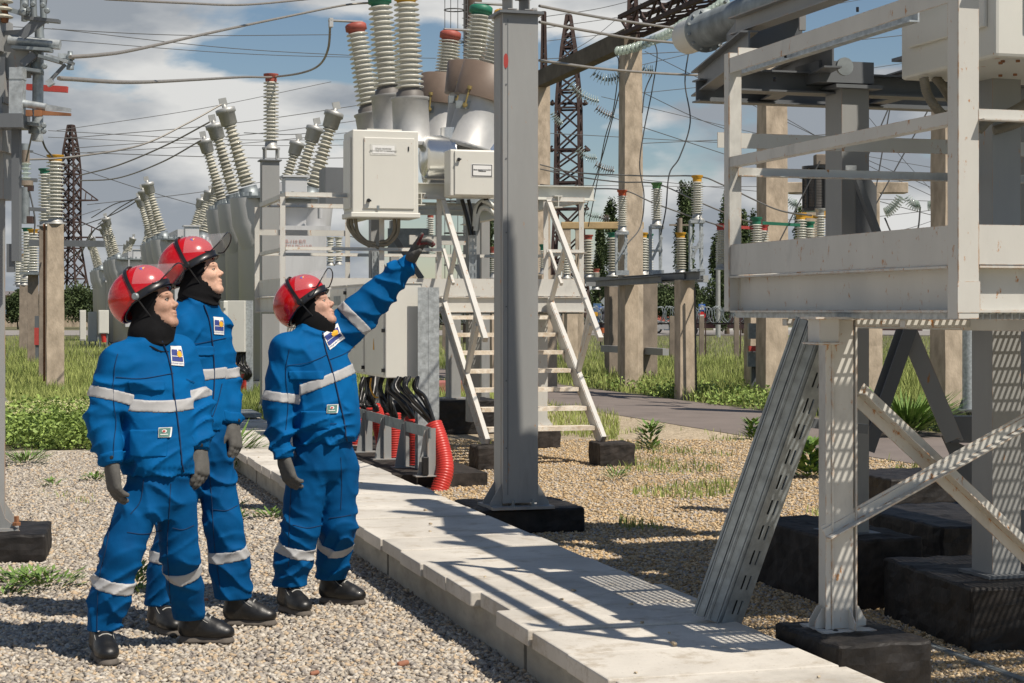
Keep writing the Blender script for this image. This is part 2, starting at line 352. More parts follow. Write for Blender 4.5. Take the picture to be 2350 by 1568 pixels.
def samp_left(n):
    # denser close by
    Y = 6.2+(RNG.random(n)**1.35)*14; X = RNG.uniform(-1, 1, n); uL = -.31*Y-.1
    X = uL+(xR(Y)-.3-uL)*RNG.random(n); return np.stack([X, Y, np.zeros(n)], 1)
greys = [(.30, .27, .23), (.40, .37, .32), (.22, .20, .18), (.46, .42, .36), (.34, .30, .25), (.50, .47, .42), (.27, .25, .23), (.42, .33, .23), (.36, .34, .31), (.47, .38, .27), (.19, .17, .155), (.40, .36, .30), (.44, .41, .37)]
greys = [tuple(min(1, c*k) for c, k in zip(g_, (1.12, 1.09, 1.04))) for g_ in greys]
stones('gravel_stones', 130000, samp_left, .007, .025, greys, 'stone_grey')
def samp_right(n):
    Y = 7.2+(RNG.random(n)**1.25)*15; X = xR(Y)+.03+RNG.random(n)*np.minimum(.34*Y-xR(Y), 7); k_ = X < pL(Y)-.05; X = X[k_]; Y = Y[k_]; n = len(X); return np.stack([X, Y, np.zeros(n)], 1)
tans = [tuple(c*k for c, k in zip(t_, (1.02, .97, .92))) for t_ in [(.46, .34, .19), (.56, .44, .27), (.36, .26, .14), (.62, .52, .36), (.42, .34, .23), (.50, .38, .22), (.30, .23, .14), (.58, .46, .29), (.48, .42, .33), (.52, .37, .19), (.33, .31, .29), (.42, .40, .37)]]
stones('gravel_stones', 120000, samp_right, .007, .022, tans, 'stone_tan', .004)
# a few brick fragments and paler lumps
M_brick = mat('brick_fragment', (.34, .15, .09), .9, 0, .2, 30)
for (u, v, s, lb) in ((925, 1532, .045, 'broken red brick chip lying on the gravel in front of the walkway'), (468, 1385, .04, 'small red brick chip on the gravel beside a black boot'),
                      (722, 1552, .035, 'red brick chip nearest the bottom edge of the gravel')):
    p = gnd(u, v); mb = MB(); s *= .6; mb.box(p+Vector((0, 0, s*.7)), (s*2, s*1.3, s*.8), X=(1, .4, .2), bev=s*.3); tag(mb.build('brick_chip', M_brick), lb, 'brick chip')

# ---------------------------------------------------------------- grass
M_grass = mat('grass_blades', (.11, .165, .03), .7, attr=True, var=.2, col2=(.36, .40, .13), spec=.2)
M_weed = mat('weed_leaves', (.09, .16, .03), .6, attr=True, var=.2, col2=(.30, .40, .10), spec=.3)
def blades(name, P, hmin, hmax, w, m, lean=.5):
    n = len(P); h = RNG.uniform(hmin, hmax, n)*(.6+.4*RNG.random(n)); a = RNG.uniform(0, 2*PI, n); ln = RNG.uniform(.1, lean, n)*h
    d = np.stack([np.cos(a), np.sin(a), 0*a], 1); b2 = RNG.uniform(0, 2*PI, n); sd = np.stack([np.cos(b2), np.sin(b2), 0*a], 1)*(w*RNG.uniform(.6, 1.3, n))[:, None]
    up = np.array([0, 0, 1.])
    v0 = P-sd/2; v1 = P+sd/2; mid = P+up*(h*.55)[:, None]+d*(ln*.3)[:, None]; v2 = mid+sd*.38; v3 = mid-sd*.38; v4 = P+up*h[:, None]+d*ln[:, None]
    V = np.stack([v0, v1, v2, v3, v4], 1).reshape(-1, 3); base = (np.arange(n)*5)[:, None]
    q = np.concatenate([base+np.array([[0, 1, 2]]), base+np.array([[0, 2, 3]]), base+np.array([[3, 2, 4]])], 0)
    pn = .5+.28*np.sin(P[:, 0]*.9+1.3*np.sin(P[:, 1]*.31))*np.cos(P[:, 1]*.5)+.12*np.sin(P[:, 0]*3.1+P[:, 1]*2.3)
    at_ = np.repeat(np.clip(pn+RNG.normal(0, .22, n), 0, 1), 5)
    return tag(fastmesh(name, V, q, m, attr=at_), kind='stuff')
def tri_region(n, umin, umax, Y0, Y1, power=1.0, cond=None):
    t = RNG.random(n); Y = 1/(1/Y0*(1-t)+1/Y1*t)*1.0
    u = RNG.uniform(umin, umax, n); X = (u-CX)/F*Y
    P = np.stack([X, Y, np.zeros(n)], 1)
    if cond is not None: P = P[cond(P[:, 0], P[:, 1])]
    return P
def cl(X, Y): return np.sin(X*1.7+2*np.sin(Y*.8))*np.cos(Y*1.1+X*.4)
blades('grass', tri_region(52000, -30, 620, 24, 110), .14, .34, .018, M_grass)
blades('grass', tri_region(30000, -30, 620, 21.5, 30, cond=lambda X, Y: Y > 22.4+.6*cl(X, Y)), .12, .30, .012, M_grass)
notpath = lambda X, Y: ((X < pL(Y)-.1) | (X > pL(Y)+2.9))
blades('grass', tri_region(60000, 590, 2400, 29, 110, cond=lambda X, Y: notpath(X, Y) & (Y > 31-.0*X)), .12, .36, .018, M_grass)
blades('grass', tri_region(42000, 1290, 2400, 18, 60, cond=lambda X, Y: (X > pL(Y)+3.0)), .16, .42, .016, M_grass)
blades('grass', tri_region(16000, 800, 1420, 21, 36, cond=lambda X, Y: (X < pL(Y)-.15) & (X > xR(Y)+.5) & (cl(X, Y) > -.5+(27-Y)*.14)), .05, .2, .012, M_grass)
blades('grass', tri_region(16000, 1420, 2350, 13, 24, cond=lambda X, Y: (X < pL(Y)-.05) & (cl(X*1.3, Y*1.2) > .32)), .03, .13, .011, M_grass)
blades('grass', tri_region(2600, 1100, 2350, 16, 30, cond=lambda X, Y: (X < pL(Y)-.02) & (X > pL(Y)-.5) & (cl(X*2, Y*1.9) > .0)), .03, .12, .011, M_grass)
blades('grass', tri_region(900, -20, 600, 13.5, 21, cond=lambda X, Y: (X < xL(Y)-.3) & (cl(X*2, Y*1.5) > .80)), .04, .12, .010, M_grass)
def leaves(name, C, nper, spread, h, size, m, kind='stuff'):
    n = len(C)*nper; c = np.repeat(C, nper, 0); t = RNG.random(n)*np.repeat(.45+.75*RNG.random(len(C)), nper)
    a = RNG.uniform(0, 2*PI, n); r = spread*np.sqrt(RNG.random(n)); P = c+np.stack([np.cos(a)*r, np.sin(a)*r, t*h*(.7+.6*RNG.random(n))], 1)
    d = RNG.normal(0, 1, (n, 3)); d[:, 2] = np.abs(d[:, 2])*.6; d /= np.linalg.norm(d, axis=1)[:, None]; e = np.cross(d, RNG.normal(0, 1, (n, 3))); e /= np.linalg.norm(e, axis=1)[:, None]
    s = (size*RNG.uniform(.6, 1.4, n))[:, None]
    V = np.stack([P, P+d*s*.5+e*s*.25, P+d*s, P+d*s*.5-e*s*.25], 1).reshape(-1, 3); q = (np.arange(n)*4)[:, None]+np.array([[0, 1, 2, 3]])
    at_ = np.repeat(np.clip(RNG.normal(.5, .25, n), 0, 1), 4)
    o = fastmesh(name, V, q, m, attr=at_)
    return tag(o, kind=kind) if kind else o
# tall broad-leaved weeds at the edge of the gravel, with pale yellow flower heads
Wp = tri_region(520, -30, 600, 20.6, 24.5, cond=lambda X, Y: X < xL(Y)-.5)
leaves('weeds', Wp, 70, .17, .38, .055, M_weed)
M_flower = mat('flower_heads', (.52, .50, .22), .8, attr=True, var=.1, col2=(.66, .64, .36))
Fp = Wp[RNG.random(len(Wp)) < .22]; Fp = Fp[(Fp[:, 1] > 21.3)]; Fp = Fp+np.array([0, 0, .38])
leaves('flower_heads', Fp, 26, .07, .05, .03, M_flower)
leaves('weeds', tri_region(330, 1290, 2000, 28, 37, cond=lambda X, Y: (X > pL(Y)+2.9) & (X < pL(Y)+4.2)), 50, .28, .26, .07, M_weed)
# small rosette weeds in the gravel, each its own plant
def weed(u, v, r, n, lb, h=.08, sz=.06, z=0.0, name='weed_plant', w=.16):
    p = gnd(u, v, z); mb = MB(); rg = random.Random(int(u*7+v))
    for i in range(n):
        a = rg.uniform(0, 2*PI); q = rg.random()**.5*r; e = rg.uniform(.15, .7)
        c = p+Vector((math.cos(a)*q*.6, math.sin(a)*q*.6, .012+h*rg.random()*.7)); d = Vector((math.cos(a)*math.cos(e), math.sin(a)*math.cos(e), math.sin(e)))*sz*rg.uniform(.7, 1.5)
        s_ = d.cross(ZUP).normalized()*sz*w*rg.uniform(.9, 1.5)
        mb._add([c, c+d*.5+s_, c+d, c+d*.5-s_], [(0, 1, 2, 3)])
    return tag(mb.build(name, M_weedp, origin=p), lb, 'weed')
M_weedp = mat('weed_plant_green', (.07, .14, .025), .6, 0, .3, 30, col2=(.15, .24, .05))
weed(45, 1340, .30, 130, 'low leafy weed in the shade near the left edge of the gravel'); weed(105, 1352, .34, 170, 'broad low weed between the black footing and the first worker', h=.12)
weed(8, 1372, .2, 60, 'small weed cut by the left edge of the picture')
weed(318, 1362, .14, 130, 'weed growing between the legs of the front worker', h=.2); weed(60, 1068, .3, 130, 'thin grass clump on the pale gravel at the left', h=.10, sz=.16, w=.05)
weed(215, 1105, .2, 60, 'little weed beside the gloved hand of the front worker'); weed(120, 1118, .16, 40, 'tiny weed sprig on open gravel left of the front worker')
weed(620, 1192, .22, 90, 'low weed with leaves between the middle worker and the right worker'); weed(540, 1168, .12, 40, 'weed tuft just right of the middle worker')
weed(545, 1196, .1, 40, 'small weed at the knee of the middle worker'); weed(1413, 1104, .14, 60, 'lone grass tuft on the tan gravel', h=.1, sz=.14, w=.04)
weed(1492, 1032, .16, 120, 'upright weed at the edge of the asphalt path', h=.42, sz=.12)
weed(1858, 1098, .2, 260, 'tall bright green weed between the leaning tray and the pillar', h=.5, sz=.14); weed(1728, 1010, .1, 110, 'slim tall weed left of the leaning tray', h=.34, sz=.12)
weed(535, 1085, .2, 190, 'grass clump beside the edge of the concrete walkway', h=.45, sz=.3, w=.04)
weed(2080, 1000, .5, 420, 'big arching grass clump beside the path on the right', h=.3, sz=.55, w=.03)

# ================================================================= concrete walkway
wk = thing('walkway', 'pale concrete slab walkway on raised cable troughs running away from the viewer', 'walkway', (0, 9.4, 0), ANG)
Lx = -.467*B.x; 
def wpt(s_, t_, z): # s across from left edge 0..W, t along
    base = Vector((PL0.x, PL0.y, 0)); return base+A2*t_+B2*s_+Vector((0, 0, z))
an2 = math.atan(-SLP); A2 = Vector((-math.sin(an2), math.cos(an2), 0)); B2 = Vector((math.cos(an2), math.sin(an2), 0)); WW = .957
rg = random.Random(3)
LOC[wk.name] = Matrix.Translation(Vector((0, 9.4, 0)))@Matrix.Rotation(ANG, 4, 'Z')
t = -4.6; i = 0
while t < 19:
    ln = .525; off = rg.uniform(-.012, .012)+(.05 if i in (6,) else 0); dz = rg.uniform(-.005, .004)
    mb = MB(); mb.box(wpt(WW/2+off, t+ln/2, .222+dz), (WW, ln-.012-rg.random()*.010, .075), X=B2+A2*rg.uniform(-.008, .008), Zv=ZUP+B2*rg.uniform(-.004, .004), bev=.008)
    mb.build('slab', M_slab, wk); t += ln; i += 1
mb = MB()
for side in (0, 1):
    t = -4.6
    while t < 19:
        ln = 2.98; s0 = .075 if side == 0 else WW-.075
        mb.poly([wpt(s0, t, .0), wpt(s0, t+ln-.05, .0), wpt(s0, t+ln-.05, .183), wpt(s0, t, .183)], .05, (B2 if side == 0 else -B2)); t += ln
mb.build('trough_wall', M_trough, wk)

for i in range(26):
    t_ = rg.uniform(-3.5, 9); s_ = rg.uniform(.05, .9); p = wpt(s_, t_, .262); r_ = rg.uniform(.006, .013); mb = MB(); mb.box(p+ZUP*r_*.4, (r_*2, r_*1.4, r_), X=(rg.uniform(-1, 1), rg.uniform(-1, 1), .1), bev=r_*.3)
    tag(mb.build('loose_stone', M_gravt), 'small loose stone lying on the pale slabs of the walkway', 'stone', 'loose stones on the walkway')
# ================================================================= parts used again and again
def sheds(mb, p0, p1, n, rc, rs, seg=16, taper=1.0, alt=False):
    """ribbed porcelain body from p0 to p1"""
    p0 = Vector(p0); p1 = Vector(p1); L_ = (p1-p0).length; st = L_/n; prf = [(0, rc)]
    for i in range(n):
        k = 1+(taper-1)*(i/(n-1)); z = i*st; r_ = rs*k*(.88 if alt and i % 2 else 1); c = rc*k
        prf += [(z+st*.18, c), (z+st*.30, r_*.97), (z+st*.40, r_), (z+st*.50, r_*.93), (z+st*.80, c*1.05)]
    prf.append((L_, rc*taper)); mb.lathe(p0, p1, prf, seg)
def rough_block(mb, m, name='footing'):
    """hand cast block: broken into small faces and roughened, edges worn"""
    import bmesh
    from mathutils import noise as mn
    o = mb.build(name, m); bm = bmesh.new(); bm.from_mesh(o.data); bmesh.ops.remove_doubles(bm, verts=bm.verts, dist=1e-5)
    for _ in range(4):
        ed = [e for e in bm.edges if e.calc_length() > .05]
        if not ed: break
        bmesh.ops.subdivide_edges(bm, edges=ed, cuts=1, use_grid_fill=True)
    bmesh.ops.triangulate(bm, faces=bm.faces)
    off = o.location
    for v in bm.verts:
        q = (v.co+off)*11; d = mn.noise_vector(q)*.010+mn.noise_vector(q*2.7)*.005; v.co += d
    bm.to_mesh(o.data); bm.free(); o.data.update(); return o
def footing(loc, size, label, m=None, rz=ANG, name='footing', group=None, bev=.02):
    mb = MB(); X = Vector((math.cos(rz), math.sin(rz), 0)); loc = Vector(loc)
    mb.box(loc+Vector((0, 0, size[2]/2)), size, X=X, bev=bev)
    return tag(rough_block(mb, m or M_bitum, name), label, 'footing', group)
def wire(pts, r=.01, label='', m=None, cat='wire', name='overhead_wire', group=None, n=5, k=8):
    mb = MB(); mb.tube(smooth_pts(pts, k), r, n); return tag(mb.build(name, m or M_wire), label, cat, group)

# ================================================================= grey columns
def grey_column(u, v_base, Y, zb, ztop, w, label, capmb=None, foot=True, rz=ANG):
    c = at(u, v_base, Y); c.z = zb
    t = thing('steel_column', label, 'column', c, rz); X = Vector((math.cos(rz), math.sin(rz), 0)); Yv = Vector((-X.y, X.x, 0))
    mb = MB(); h = ztop-zb
    # box column made of two channels: the seam is a shadow line near the left edge
    mb.box(c+Vector((0, 0, h/2+.02)), (w, w*.9, h-.04), X=X)
    for k in (-1, 1):
        mb.box(c+X*(k*(w/2+.0015))+Vector((0, 0, h/2+.02)), (.003, w*.55, h-.1), X=X)
    mb.build('shaft', M_steel, t)
    mb = MB(); mb.box(c+Vector((0, 0, .01)), (w*1.75, w*1.6, .02), X=X)
    for sx in (-1, 1):
        for yy in (-1, 1):
            o = c+X*(sx*w*.5)+Yv*(yy*w*.36)+Vector((0, 0, .02)); mb.poly([o, o+X*(sx*w*.34), o+X*(sx*w*.34)+Vector((0, 0, .02)), o+Vector((0, 0, w*.62))], .008, Yv)
    mb.build('base_plate', M_steel, t)
    mb = MB()
    for sx in (-1, 1):
        for yy in (-1, 1): q = c+X*(sx*w*.28)+Yv*(yy*w*.68); mb.lathe(q, q+ZUP, [(0, .022), (.03, .022), (.031, .012), (.07, .012)], 6, False)
    bsplit(mb, 'anchor_bolt', M_galvd, t)
    mb = MB(); mb.box(c+Vector((0, 0, h)), (w*1.25, w*1.2, .02), X=X); mb.build('top_plate', M_steel_d, t)
    return t, c, X, Yv
cJ = gnd(1185, 1160, .19)
t1, c1, X1, Y1 = grey_column(1184, 0, 12.95, .19, 3.84, .27, 'nearest tall grey steel column, standing right of the pointing worker beside the walkway')
mb = MB(); mb.lathe(at(1160, 140, 12.83), at(1160, 140, 12.82), [(0, .07), (.004, .07)], 20); 
tag(footing((c1.x+.02, 13.2, 0), (.80, .80, .19), 'black bitumen coated footing under the nearest tall grey column'), None)
# bracket and yellow insulator foot on top of it
ti = thing('post_insulator', 'yellow based post insulator bolted on top of the nearest tall grey column', 'insulator', c1+Vector((0, 0, 3.66)), ANG)
mb = MB(); b0 = c1+Vector((0, 0, 3.67))
for k in (-1, 1): mb.ibeam(b0+X1*(k*.065)-Y1*.13+ZUP*.06, b0+X1*(k*.065)+Y1*.13+ZUP*.06, .07, .12, .008)
mb.box(b0+Vector((0, 0, .125)), (.30, .24, .012), X=X1); mb.build('bracket', M_steel, ti)
mb = MB(); mb.lathe(b0+Vector((0, 0, .13)), b0+Vector((0, 0, 1)), [(0, .085), (.05, .085), (.07, .06), (.10, .06)], 18); mb.build('flange', M_yel, ti)
mb = MB(); sheds(mb, b0+Vector((0, 0, .23)), b0+Vector((0, 0, 1.3)), 18, .045, .09); mb.build('porcelain', M_porc, ti)
mb = MB()
for z in (.45, .95, 1.5, 2.05, 2.6, 3.15, 3.6):
    p = Vector((c1.x, c1.y, .19+z*.99))-X1*.110-Y1*.1225; mb.lathe(p, p-Y1, [(0, .006), (.003, .006)], 8, False)
mb.build('bolt_hole_dot', M_steel_d, t1)  # dark discs stand in for the shaded bolt holes of the flange
mb = MB(); mb.box(c1-X1*.098-Y1*.1222+ZUP*1.85, (.004, .003, 3.5), X=X1); mb.build('seam_line', M_steel_d, t1)
# red oval painted mark
mb = MB(); q = at(1161, 140, 12.80); prf = [(q+Vector((math.cos(a)*.018, 0, math.sin(a)*.055))) for a in [2*PI*i/20 for i in range(20)]]; mb.poly(prf, .003, Vector((0, -1, 0)))
o = mb.build('paint_mark', M_mred, t1)

t2, c2, X2, Y2 = grey_column(619, 0, 27.3, .05, 4.0, .27, 'grey steel column behind the middle worker carrying a red capped insulator')
footing((c2.x, c2.y, 0), (.42, .5, .06), 'low black footing under the red capped insulator column')
def post_insulator(base, h, label, capm, cat='insulator', n=17, r=.10, legs=True, group=None, seg=14, pm=None, base_m=None):
    base = Vector(base); t = thing('post_insulator', label, cat, base, ANG, group)
    mb = MB(); z0 = 0
    if legs:
        for sx in (-1, 1):
            for sy in (-1, 1): mb.lathe(base+B*(sx*r*.8)+A*(sy*r*.8), base+B*(sx*r*.8)+A*(sy*r*.8)+ZUP, [(0, .018), (.16, .018)], 6)
        z0 = .15
    mb.lathe(base+ZUP*z0, base+ZUP, [(0, r*1.15), (.03, r*1.15), (.04, r*.8), (.13, r*.75)], seg); mb.build('flange', base_m or M_alud, t); z0 += .12
    mb = MB(); sheds(mb, base+ZUP*z0, base+ZUP*(h-.1), n, r*.55, r, seg); mb.build('porcelain', pm or M_porc, t)
    mb = MB(); mb.lathe(base+ZUP*(h-.11), base+ZUP*h, [(0, r*.7), (.03, r*.75), (.06, r*.7), (.09, r*.95), (.12, r*.95)], seg); mb.build('cap', capm, t)
    return t
post_insulator(at(622, 365, 27.3)+Vector((0, 0, .0)), 1.32, 'tall ribbed white insulator with dull red cap above the grey column', M_red, n=17, r=.125)

# column at the left edge with its footing
t3, c3, X3, Y3 = grey_column(-32, 0, 11.62, .19, 3.25, .24, 'thick grey column cut off by the left edge of the photograph')
footing((-3.68, 11.62, 0), (1.15, .80, .19), 'black footing block under the column at the left edge', rz=R(12))
mb = MB(); p = at(38, 1206, 11.5); mb.lathe(p, p+ZUP, [(0, .03), (.02, .03), (.022, .018), (.06, .018)], 6, False); mb.build('rusty_nut', M_rust, t3)
mb = MB(); mb.poly([at(12, 1190, 11.5), at(45, 1219, 11.5), at(12, 1219, 11.5), at(-2, 1219, 11.5), at(-2, 1150, 11.5)], .01, Vector((0, 1, 0))); mb.build('gusset', M_steel, t3)
# second thinner column foot behind it
tb = thing('steel_column', 'slim dark column foot with a rusty bolt just beside the left edge column', 'column', gnd(-2, 950), 0)
mb = MB(); mb.box(at(-6, 820, 27), (.18, .18, 1.9)); mb.build('shaft', M_steel, tb)
mb = MB(); mb.poly([at(4, 900, 26.9), at(26, 932, 26.9), at(4, 932, 26.9)], .012, Vector((0, 1, 0))); mb.build('gusset', M_steel, tb)

# ================================================================= disconnector mechanism at the top left
YD = 11.4
def q(u, v, dy=0): return at(u, v, YD+dy)
tdw = 0
td = thing('disconnector_drive', 'cluttered grey disconnector mechanism with pipes and brackets at the top left corner', 'disconnector', (c3.x, YD, 3.0), 0)
mb = MB(); mb.box(q(-20, 85, .1), (.20, .3, .22)); mb.box(q(-15, 190, .15), (.24, .3, .3)); mb.box(q(-14, 290, .15), (.20, .32, .35)); mb.box(q(-10, 390, .2), (.16, .2, .4))
mb.bar(q(22, 70, .05), q(30, 182, .05), .01, .24, up=Vector((1, 0, 0))); bsplit(mb, 'housing', M_steel, td)
mb = MB(); mb.box(q(41, 170, -.1), (.085, .1, .075)); mb.box(q(40, 222, -.1), (.085, .09, .24)); bsplit(mb, 'bracket', M_galv, td)
mb = MB(); mb.box(q(0, 280, -.06), (.34, .2, .09)); mb.bar(q(38, 275), q(38, 600), .06, .05, up=Vector((1, 0, 0))); mb.bar(q(25, 560), q(25, 625), .03, .05, up=Vector((1, 0, 0)))
mb.bar(q(38, 420), q(38, 556), .012, .012); mb.build('channel', M_steel_d, td)
mb = MB(); mb.lathe(q(88, 100, .1), q(86, 326, .1), [(0, .036), ((q(88, 100)-q(86, 326)).length, .036)], 16); mb.build('vertical_pipe', M_galv, td)
mb = MB(); mb.lathe(q(88, 40, .12), q(92, 105, .12), [(0, .026), (.1, .03), (.19, .034)], 12); mb.build('upper_pipe', M_galvd, td)
mb = MB(); mb.lathe(q(20, 92, .05), q(135, 103, .05), [(0, .034), (.2, .034), (.34, .033)], 14); mb.build('cross_pipe', M_galv, td)
mb = MB(); mb.lathe(q(48, 237, -.1), q(104, 246, -.1), [(0, .026), (.165, .024)], 12); mb.poly([q(100, 238, -.1), q(162, 249, -.1), q(162, 256, -.1), q(100, 252, -.1)], .02, Vector((0, 1, 0))); mb.build('contact_arm', M_galv, td)
mb = MB(); mb.poly([q(80, 252, -.12), q(162, 260, -.12), q(162, 266, -.12), q(80, 264, -.12)], .02, Vector((0, 1, 0))); mb.box(q(67, 260, -.12), (.035, .04, .04)); mb.box(q(88, 260, -.12), (.045, .04, .04)); mb.build('rusty_contact', M_rust, td)
mb = MB()
for (a_, b_) in (((30, 110), (118, 116)), ((92, 130), (140, 144)), ((48, 158), (95, 165)), ((45, 282), (92, 288))): mb.bar(q(*a_), q(*b_), .10, .02)
mb.bar(q(20, 22), q(112, 50), .02, .03); bsplit(mb, 'lever', M_galvd, td)
mb = MB(); mb.poly([q(38, 78, -.08), q(74, 44, -.08), q(112, 46, -.08), q(54, 90, -.08)], .02, Vector((0, 1, 0))); mb.bar(q(58, 42, -.06), q(137, 50, -.06), .06, .022); mb.bar(q(52, 148), q(80, 124), .03, .05); mb.bar(q(114, 186), q(150, 148), .02, .02); bsplit(mb, 'strut', M_steel_d, td)
mb = MB(); mb.bar(q(62, 200, .3), q(155, 206, .3), .04, .04); mb.build('red_arm', M_mred, td)
mb = MB(); mb.bar(q(108, 128), q(168, 146), .08, .02); mb.bar(q(134, 128), q(160, 130), .03, .03); mb.bar(q(108, 194), q(122, 186), .04, .04); bsplit(mb, 'terminal_arm', M_galv, td)
mb = MB(); mb.lathe(q(161, 118), q(161, 160), [(0, .016), (.02, .016), (.03, .028), (.055, .028), (.06, .018), (.09, .018), (.10, .024), (.12, .024)], 12); mb.build('terminal_bolt', M_galvd, td)
mb = MB()
for (u, v, r_, h_) in ((84, 152, .045, .04), (84, 168, .048, .025), (82, 286, .046, .03), (82, 300, .048, .04)): mb.lathe(q(u, v, .1)-ZUP*h_/2, q(u, v, .1)+ZUP, [(0, r_), (h_, r_)], 16)
bsplit(mb, 'clamp_ring', M_galvd, td)
mb = MB()
for (u, v) in ((55, 30), (58, 12), (75, 10), (98, 12), (66, 22), (108, 25), (102, 152), (100, 288), (100, 301)):
    mb.lathe(q(u, v, -.08), q(u, v, -.2), [(0, .012), (.03, .02), (.05, .02), (.06, .012), (.09, .012)], 8, False)
bsplit(mb, 'bolt', M_galvd, td)
mb = MB(); mb.lathe(q(76, -10), q(78, 40), [(0, .022), (.15, .022)], 8); mb.lathe(q(98, -10), q(100, 42), [(0, .022), (.15, .022)], 8); mb.lathe(q(56, 0), q(56, 50), [(0, .028), (.06, .028), (.062, .036), (.10, .036), (.102, .02), (.14, .02)], 12); bsplit(mb, 'linkage', M_galvd, td)
ti = thing('post_insulator', 'brown based ribbed insulator cut off in the top left corner', 'insulator', q(-10, 60), 0)
mb = MB(); sheds(mb, q(4, 46), q(4, -60), 6, .03, .075, 16); mb.build('porcelain', M_porco, ti)
mb = MB(); mb.lathe(q(8, 52), q(8, 0), [(0, .03), (.05, .04), (.06, .03), (.12, .03)], 10); mb.build('flange', M_rust, ti)
# the similar disconnector pipe stack further back
td2 = thing('disconnector_drive', 'small grey disconnector pipe stack hanging further back at the left edge', 'disconnector', at(55, 480, 24), 0)
def q2(u, v): return at(u, v, 24)
mb = MB(); mb.lathe(q2(57, 330), q2(57, 385), [(0, .05), (.35, .05)], 10); mb.lathe(q2(58, 430), q2(58, 515), [(0, .06), (.5, .06)], 10); bsplit(mb, 'pipe', M_galvd, td2)
mb = MB(); mb.bar(q2(35, 412), q2(85, 414), .06, .05); mb.bar(q2(35, 478), q2(105, 482), .05, .05); mb.bar(q2(30, 345), q2(75, 348), .06, .03); bsplit(mb, 'arm', M_steel_d, td2)
mb = MB(); mb.box(q2(66, 432), (.12, .08, .08)); mb.box(q2(66, 505), (.12, .1, .1)); bsplit(mb, 'clamp', M_rusty, td2)
tg = thing('glass_insulator', 'upright green glass insulator beside the left edge column', 'insulator', at(58, 440, 22), 0)
mb = MB(); sheds(mb, at(59, 372, 22), at(59, 415, 22), 4, .03, .07, 12); mb.build('glass_disc', M_glass, tg)
mb = MB(); mb.lathe(at(59, 345, 22), at(59, 375, 22), [(0, .05), (.17, .05)], 8); mb.lathe(at(60, 415, 22), at(60, 430, 22), [(0, .09), (.06, .09)], 8); bsplit(mb, 'clamp', M_concd, tg)

# ================================================================= concrete posts with post insulators on the left
def conc_post(u, Y, w, vtop, label, m=None, rz=ANG, zlow=-.1, ribs=True, taper=.92, name='concrete_post', group=None):
    c = at(u, 0, Y); c.z = 0; zt = CH+(HV-vtop)/F*Y; X = Vector((math.cos(rz), math.sin(rz), 0)); Yv = Vector((-X.y, X.x, 0))
    t = thing(name, label, 'concrete post', c, rz, group)
    rg_ = random.Random(int(u*3+Y)); mb = MB(); rows = 14; prof_ = [(-1, -1), (1, -1), (1, 1), (-1, 1)]; vs = []
    for r_ in range(rows+1):
        k = r_/rows; s_ = (w/2)*(1-(1-taper)*k)
        for a_, b_ in prof_: vs.append(c+X*(a_*s_+rg_.uniform(-.006, .006))+Yv*(b_*s_+rg_.uniform(-.006, .006))+ZUP*(zlow+(zt-zlow)*k))
    fs = [(r_*4+k, r_*4+(k+1) % 4, (r_+1)*4+(k+1) % 4, (r_+1)*4+k) for r_ in range(rows) for k in range(4)]+[(0, 3, 2, 1), tuple(range(rows*4, rows*4+4))]
    mb._add(vs, fs); mb.build('shaft', m or M_conc, t)
    return t, c, zt
tp, cp, zt = conc_post(127, 36, .36, 515, 'pale concrete post with a yellow capped insulator left of the front worker')
mb = MB(); mb.bar(cp+A*0+B*-.22+ZUP*.2, cp+B*-.22+ZUP*zt, .05, .05, up=A); mb.build('conduit', M_rust, tp)
post_insulator(cp+ZUP*(zt+.0), 1.42, 'yellow capped white ribbed insulator standing on the nearest left concrete post', M_yel, n=16, r=.19, legs=False, pm=M_porc)
tp, cp, zt = conc_post(104, 41, .30, 520, 'slim concrete post half hidden behind the yellow insulator post', M_concd)
post_insulator(cp+ZUP*zt, 1.35, 'green capped white insulator half hidden behind the yellow capped one', M_green, n=16, r=.17, legs=False)
mb = MB(); mb.bar(at(68, 558, 45), at(240, 560, 45), .12, .16); tag(mb.build('crossbeam', M_steel_d), 'dark horizontal steel crossbeam behind the left concrete post', 'beam')
tp, cp, zt = conc_post(76, 57, .36, 632, 'second concrete post in the row at the left edge', M_concd); post_insulator(cp+ZUP*zt, 1.5, 'yellow based insulator on the second left concrete post', M_yel, n=15, r=.2, legs=False)
mb = MB(); mb.box(at(74, 628, 56.8), (.7, .5, .08)); mb.build('head_plate', M_galvd, tp)
post_insulator(at(62, 640, 62), 1.8, 'green capped insulator directly left of the second left concrete post', M_green, n=15, r=.2, legs=False)
tp, cp, zt = conc_post(55, 74, .4, 655, 'third and farthest concrete post in the row at the left edge', M_concd); post_insulator(cp+ZUP*zt, 1.3, 'small distant yellow insulator on the third left concrete post', M_yel, n=12, r=.2, legs=False, seg=10)
post_insulator(at(42, 655, 78), 1.6, 'small distant red capped insulator near the left edge above the brick house', M_red, n=12, r=.2, legs=False, seg=10)
mb = MB(); mb.bar(at(38, 656, 76), at(80, 657, 76), .2, .12); tag(mb.build('crossbeam', M_steel_d), 'short far crossbeam holding small insulators at the left edge', 'beam')
tc_ = thing('control_box', 'red and grey control box between the left concrete posts', 'cabinet', at(92, 810, 56), ANG)
mb = MB(); mb.box(at(92, 745, 56), (.28, .25, .55)); mb.build('upper_box', M_steel_d, tc_)
mb = MB(); mb.box(at(92, 772, 56), (.3, .27, .55)); mb.build('red_box', M_mred, tc_)
mb = MB(); mb.bar(at(90, 790, 56), at(90, 830, 56), .2, .2); mb.build('leg', M_steel_d, tc_)

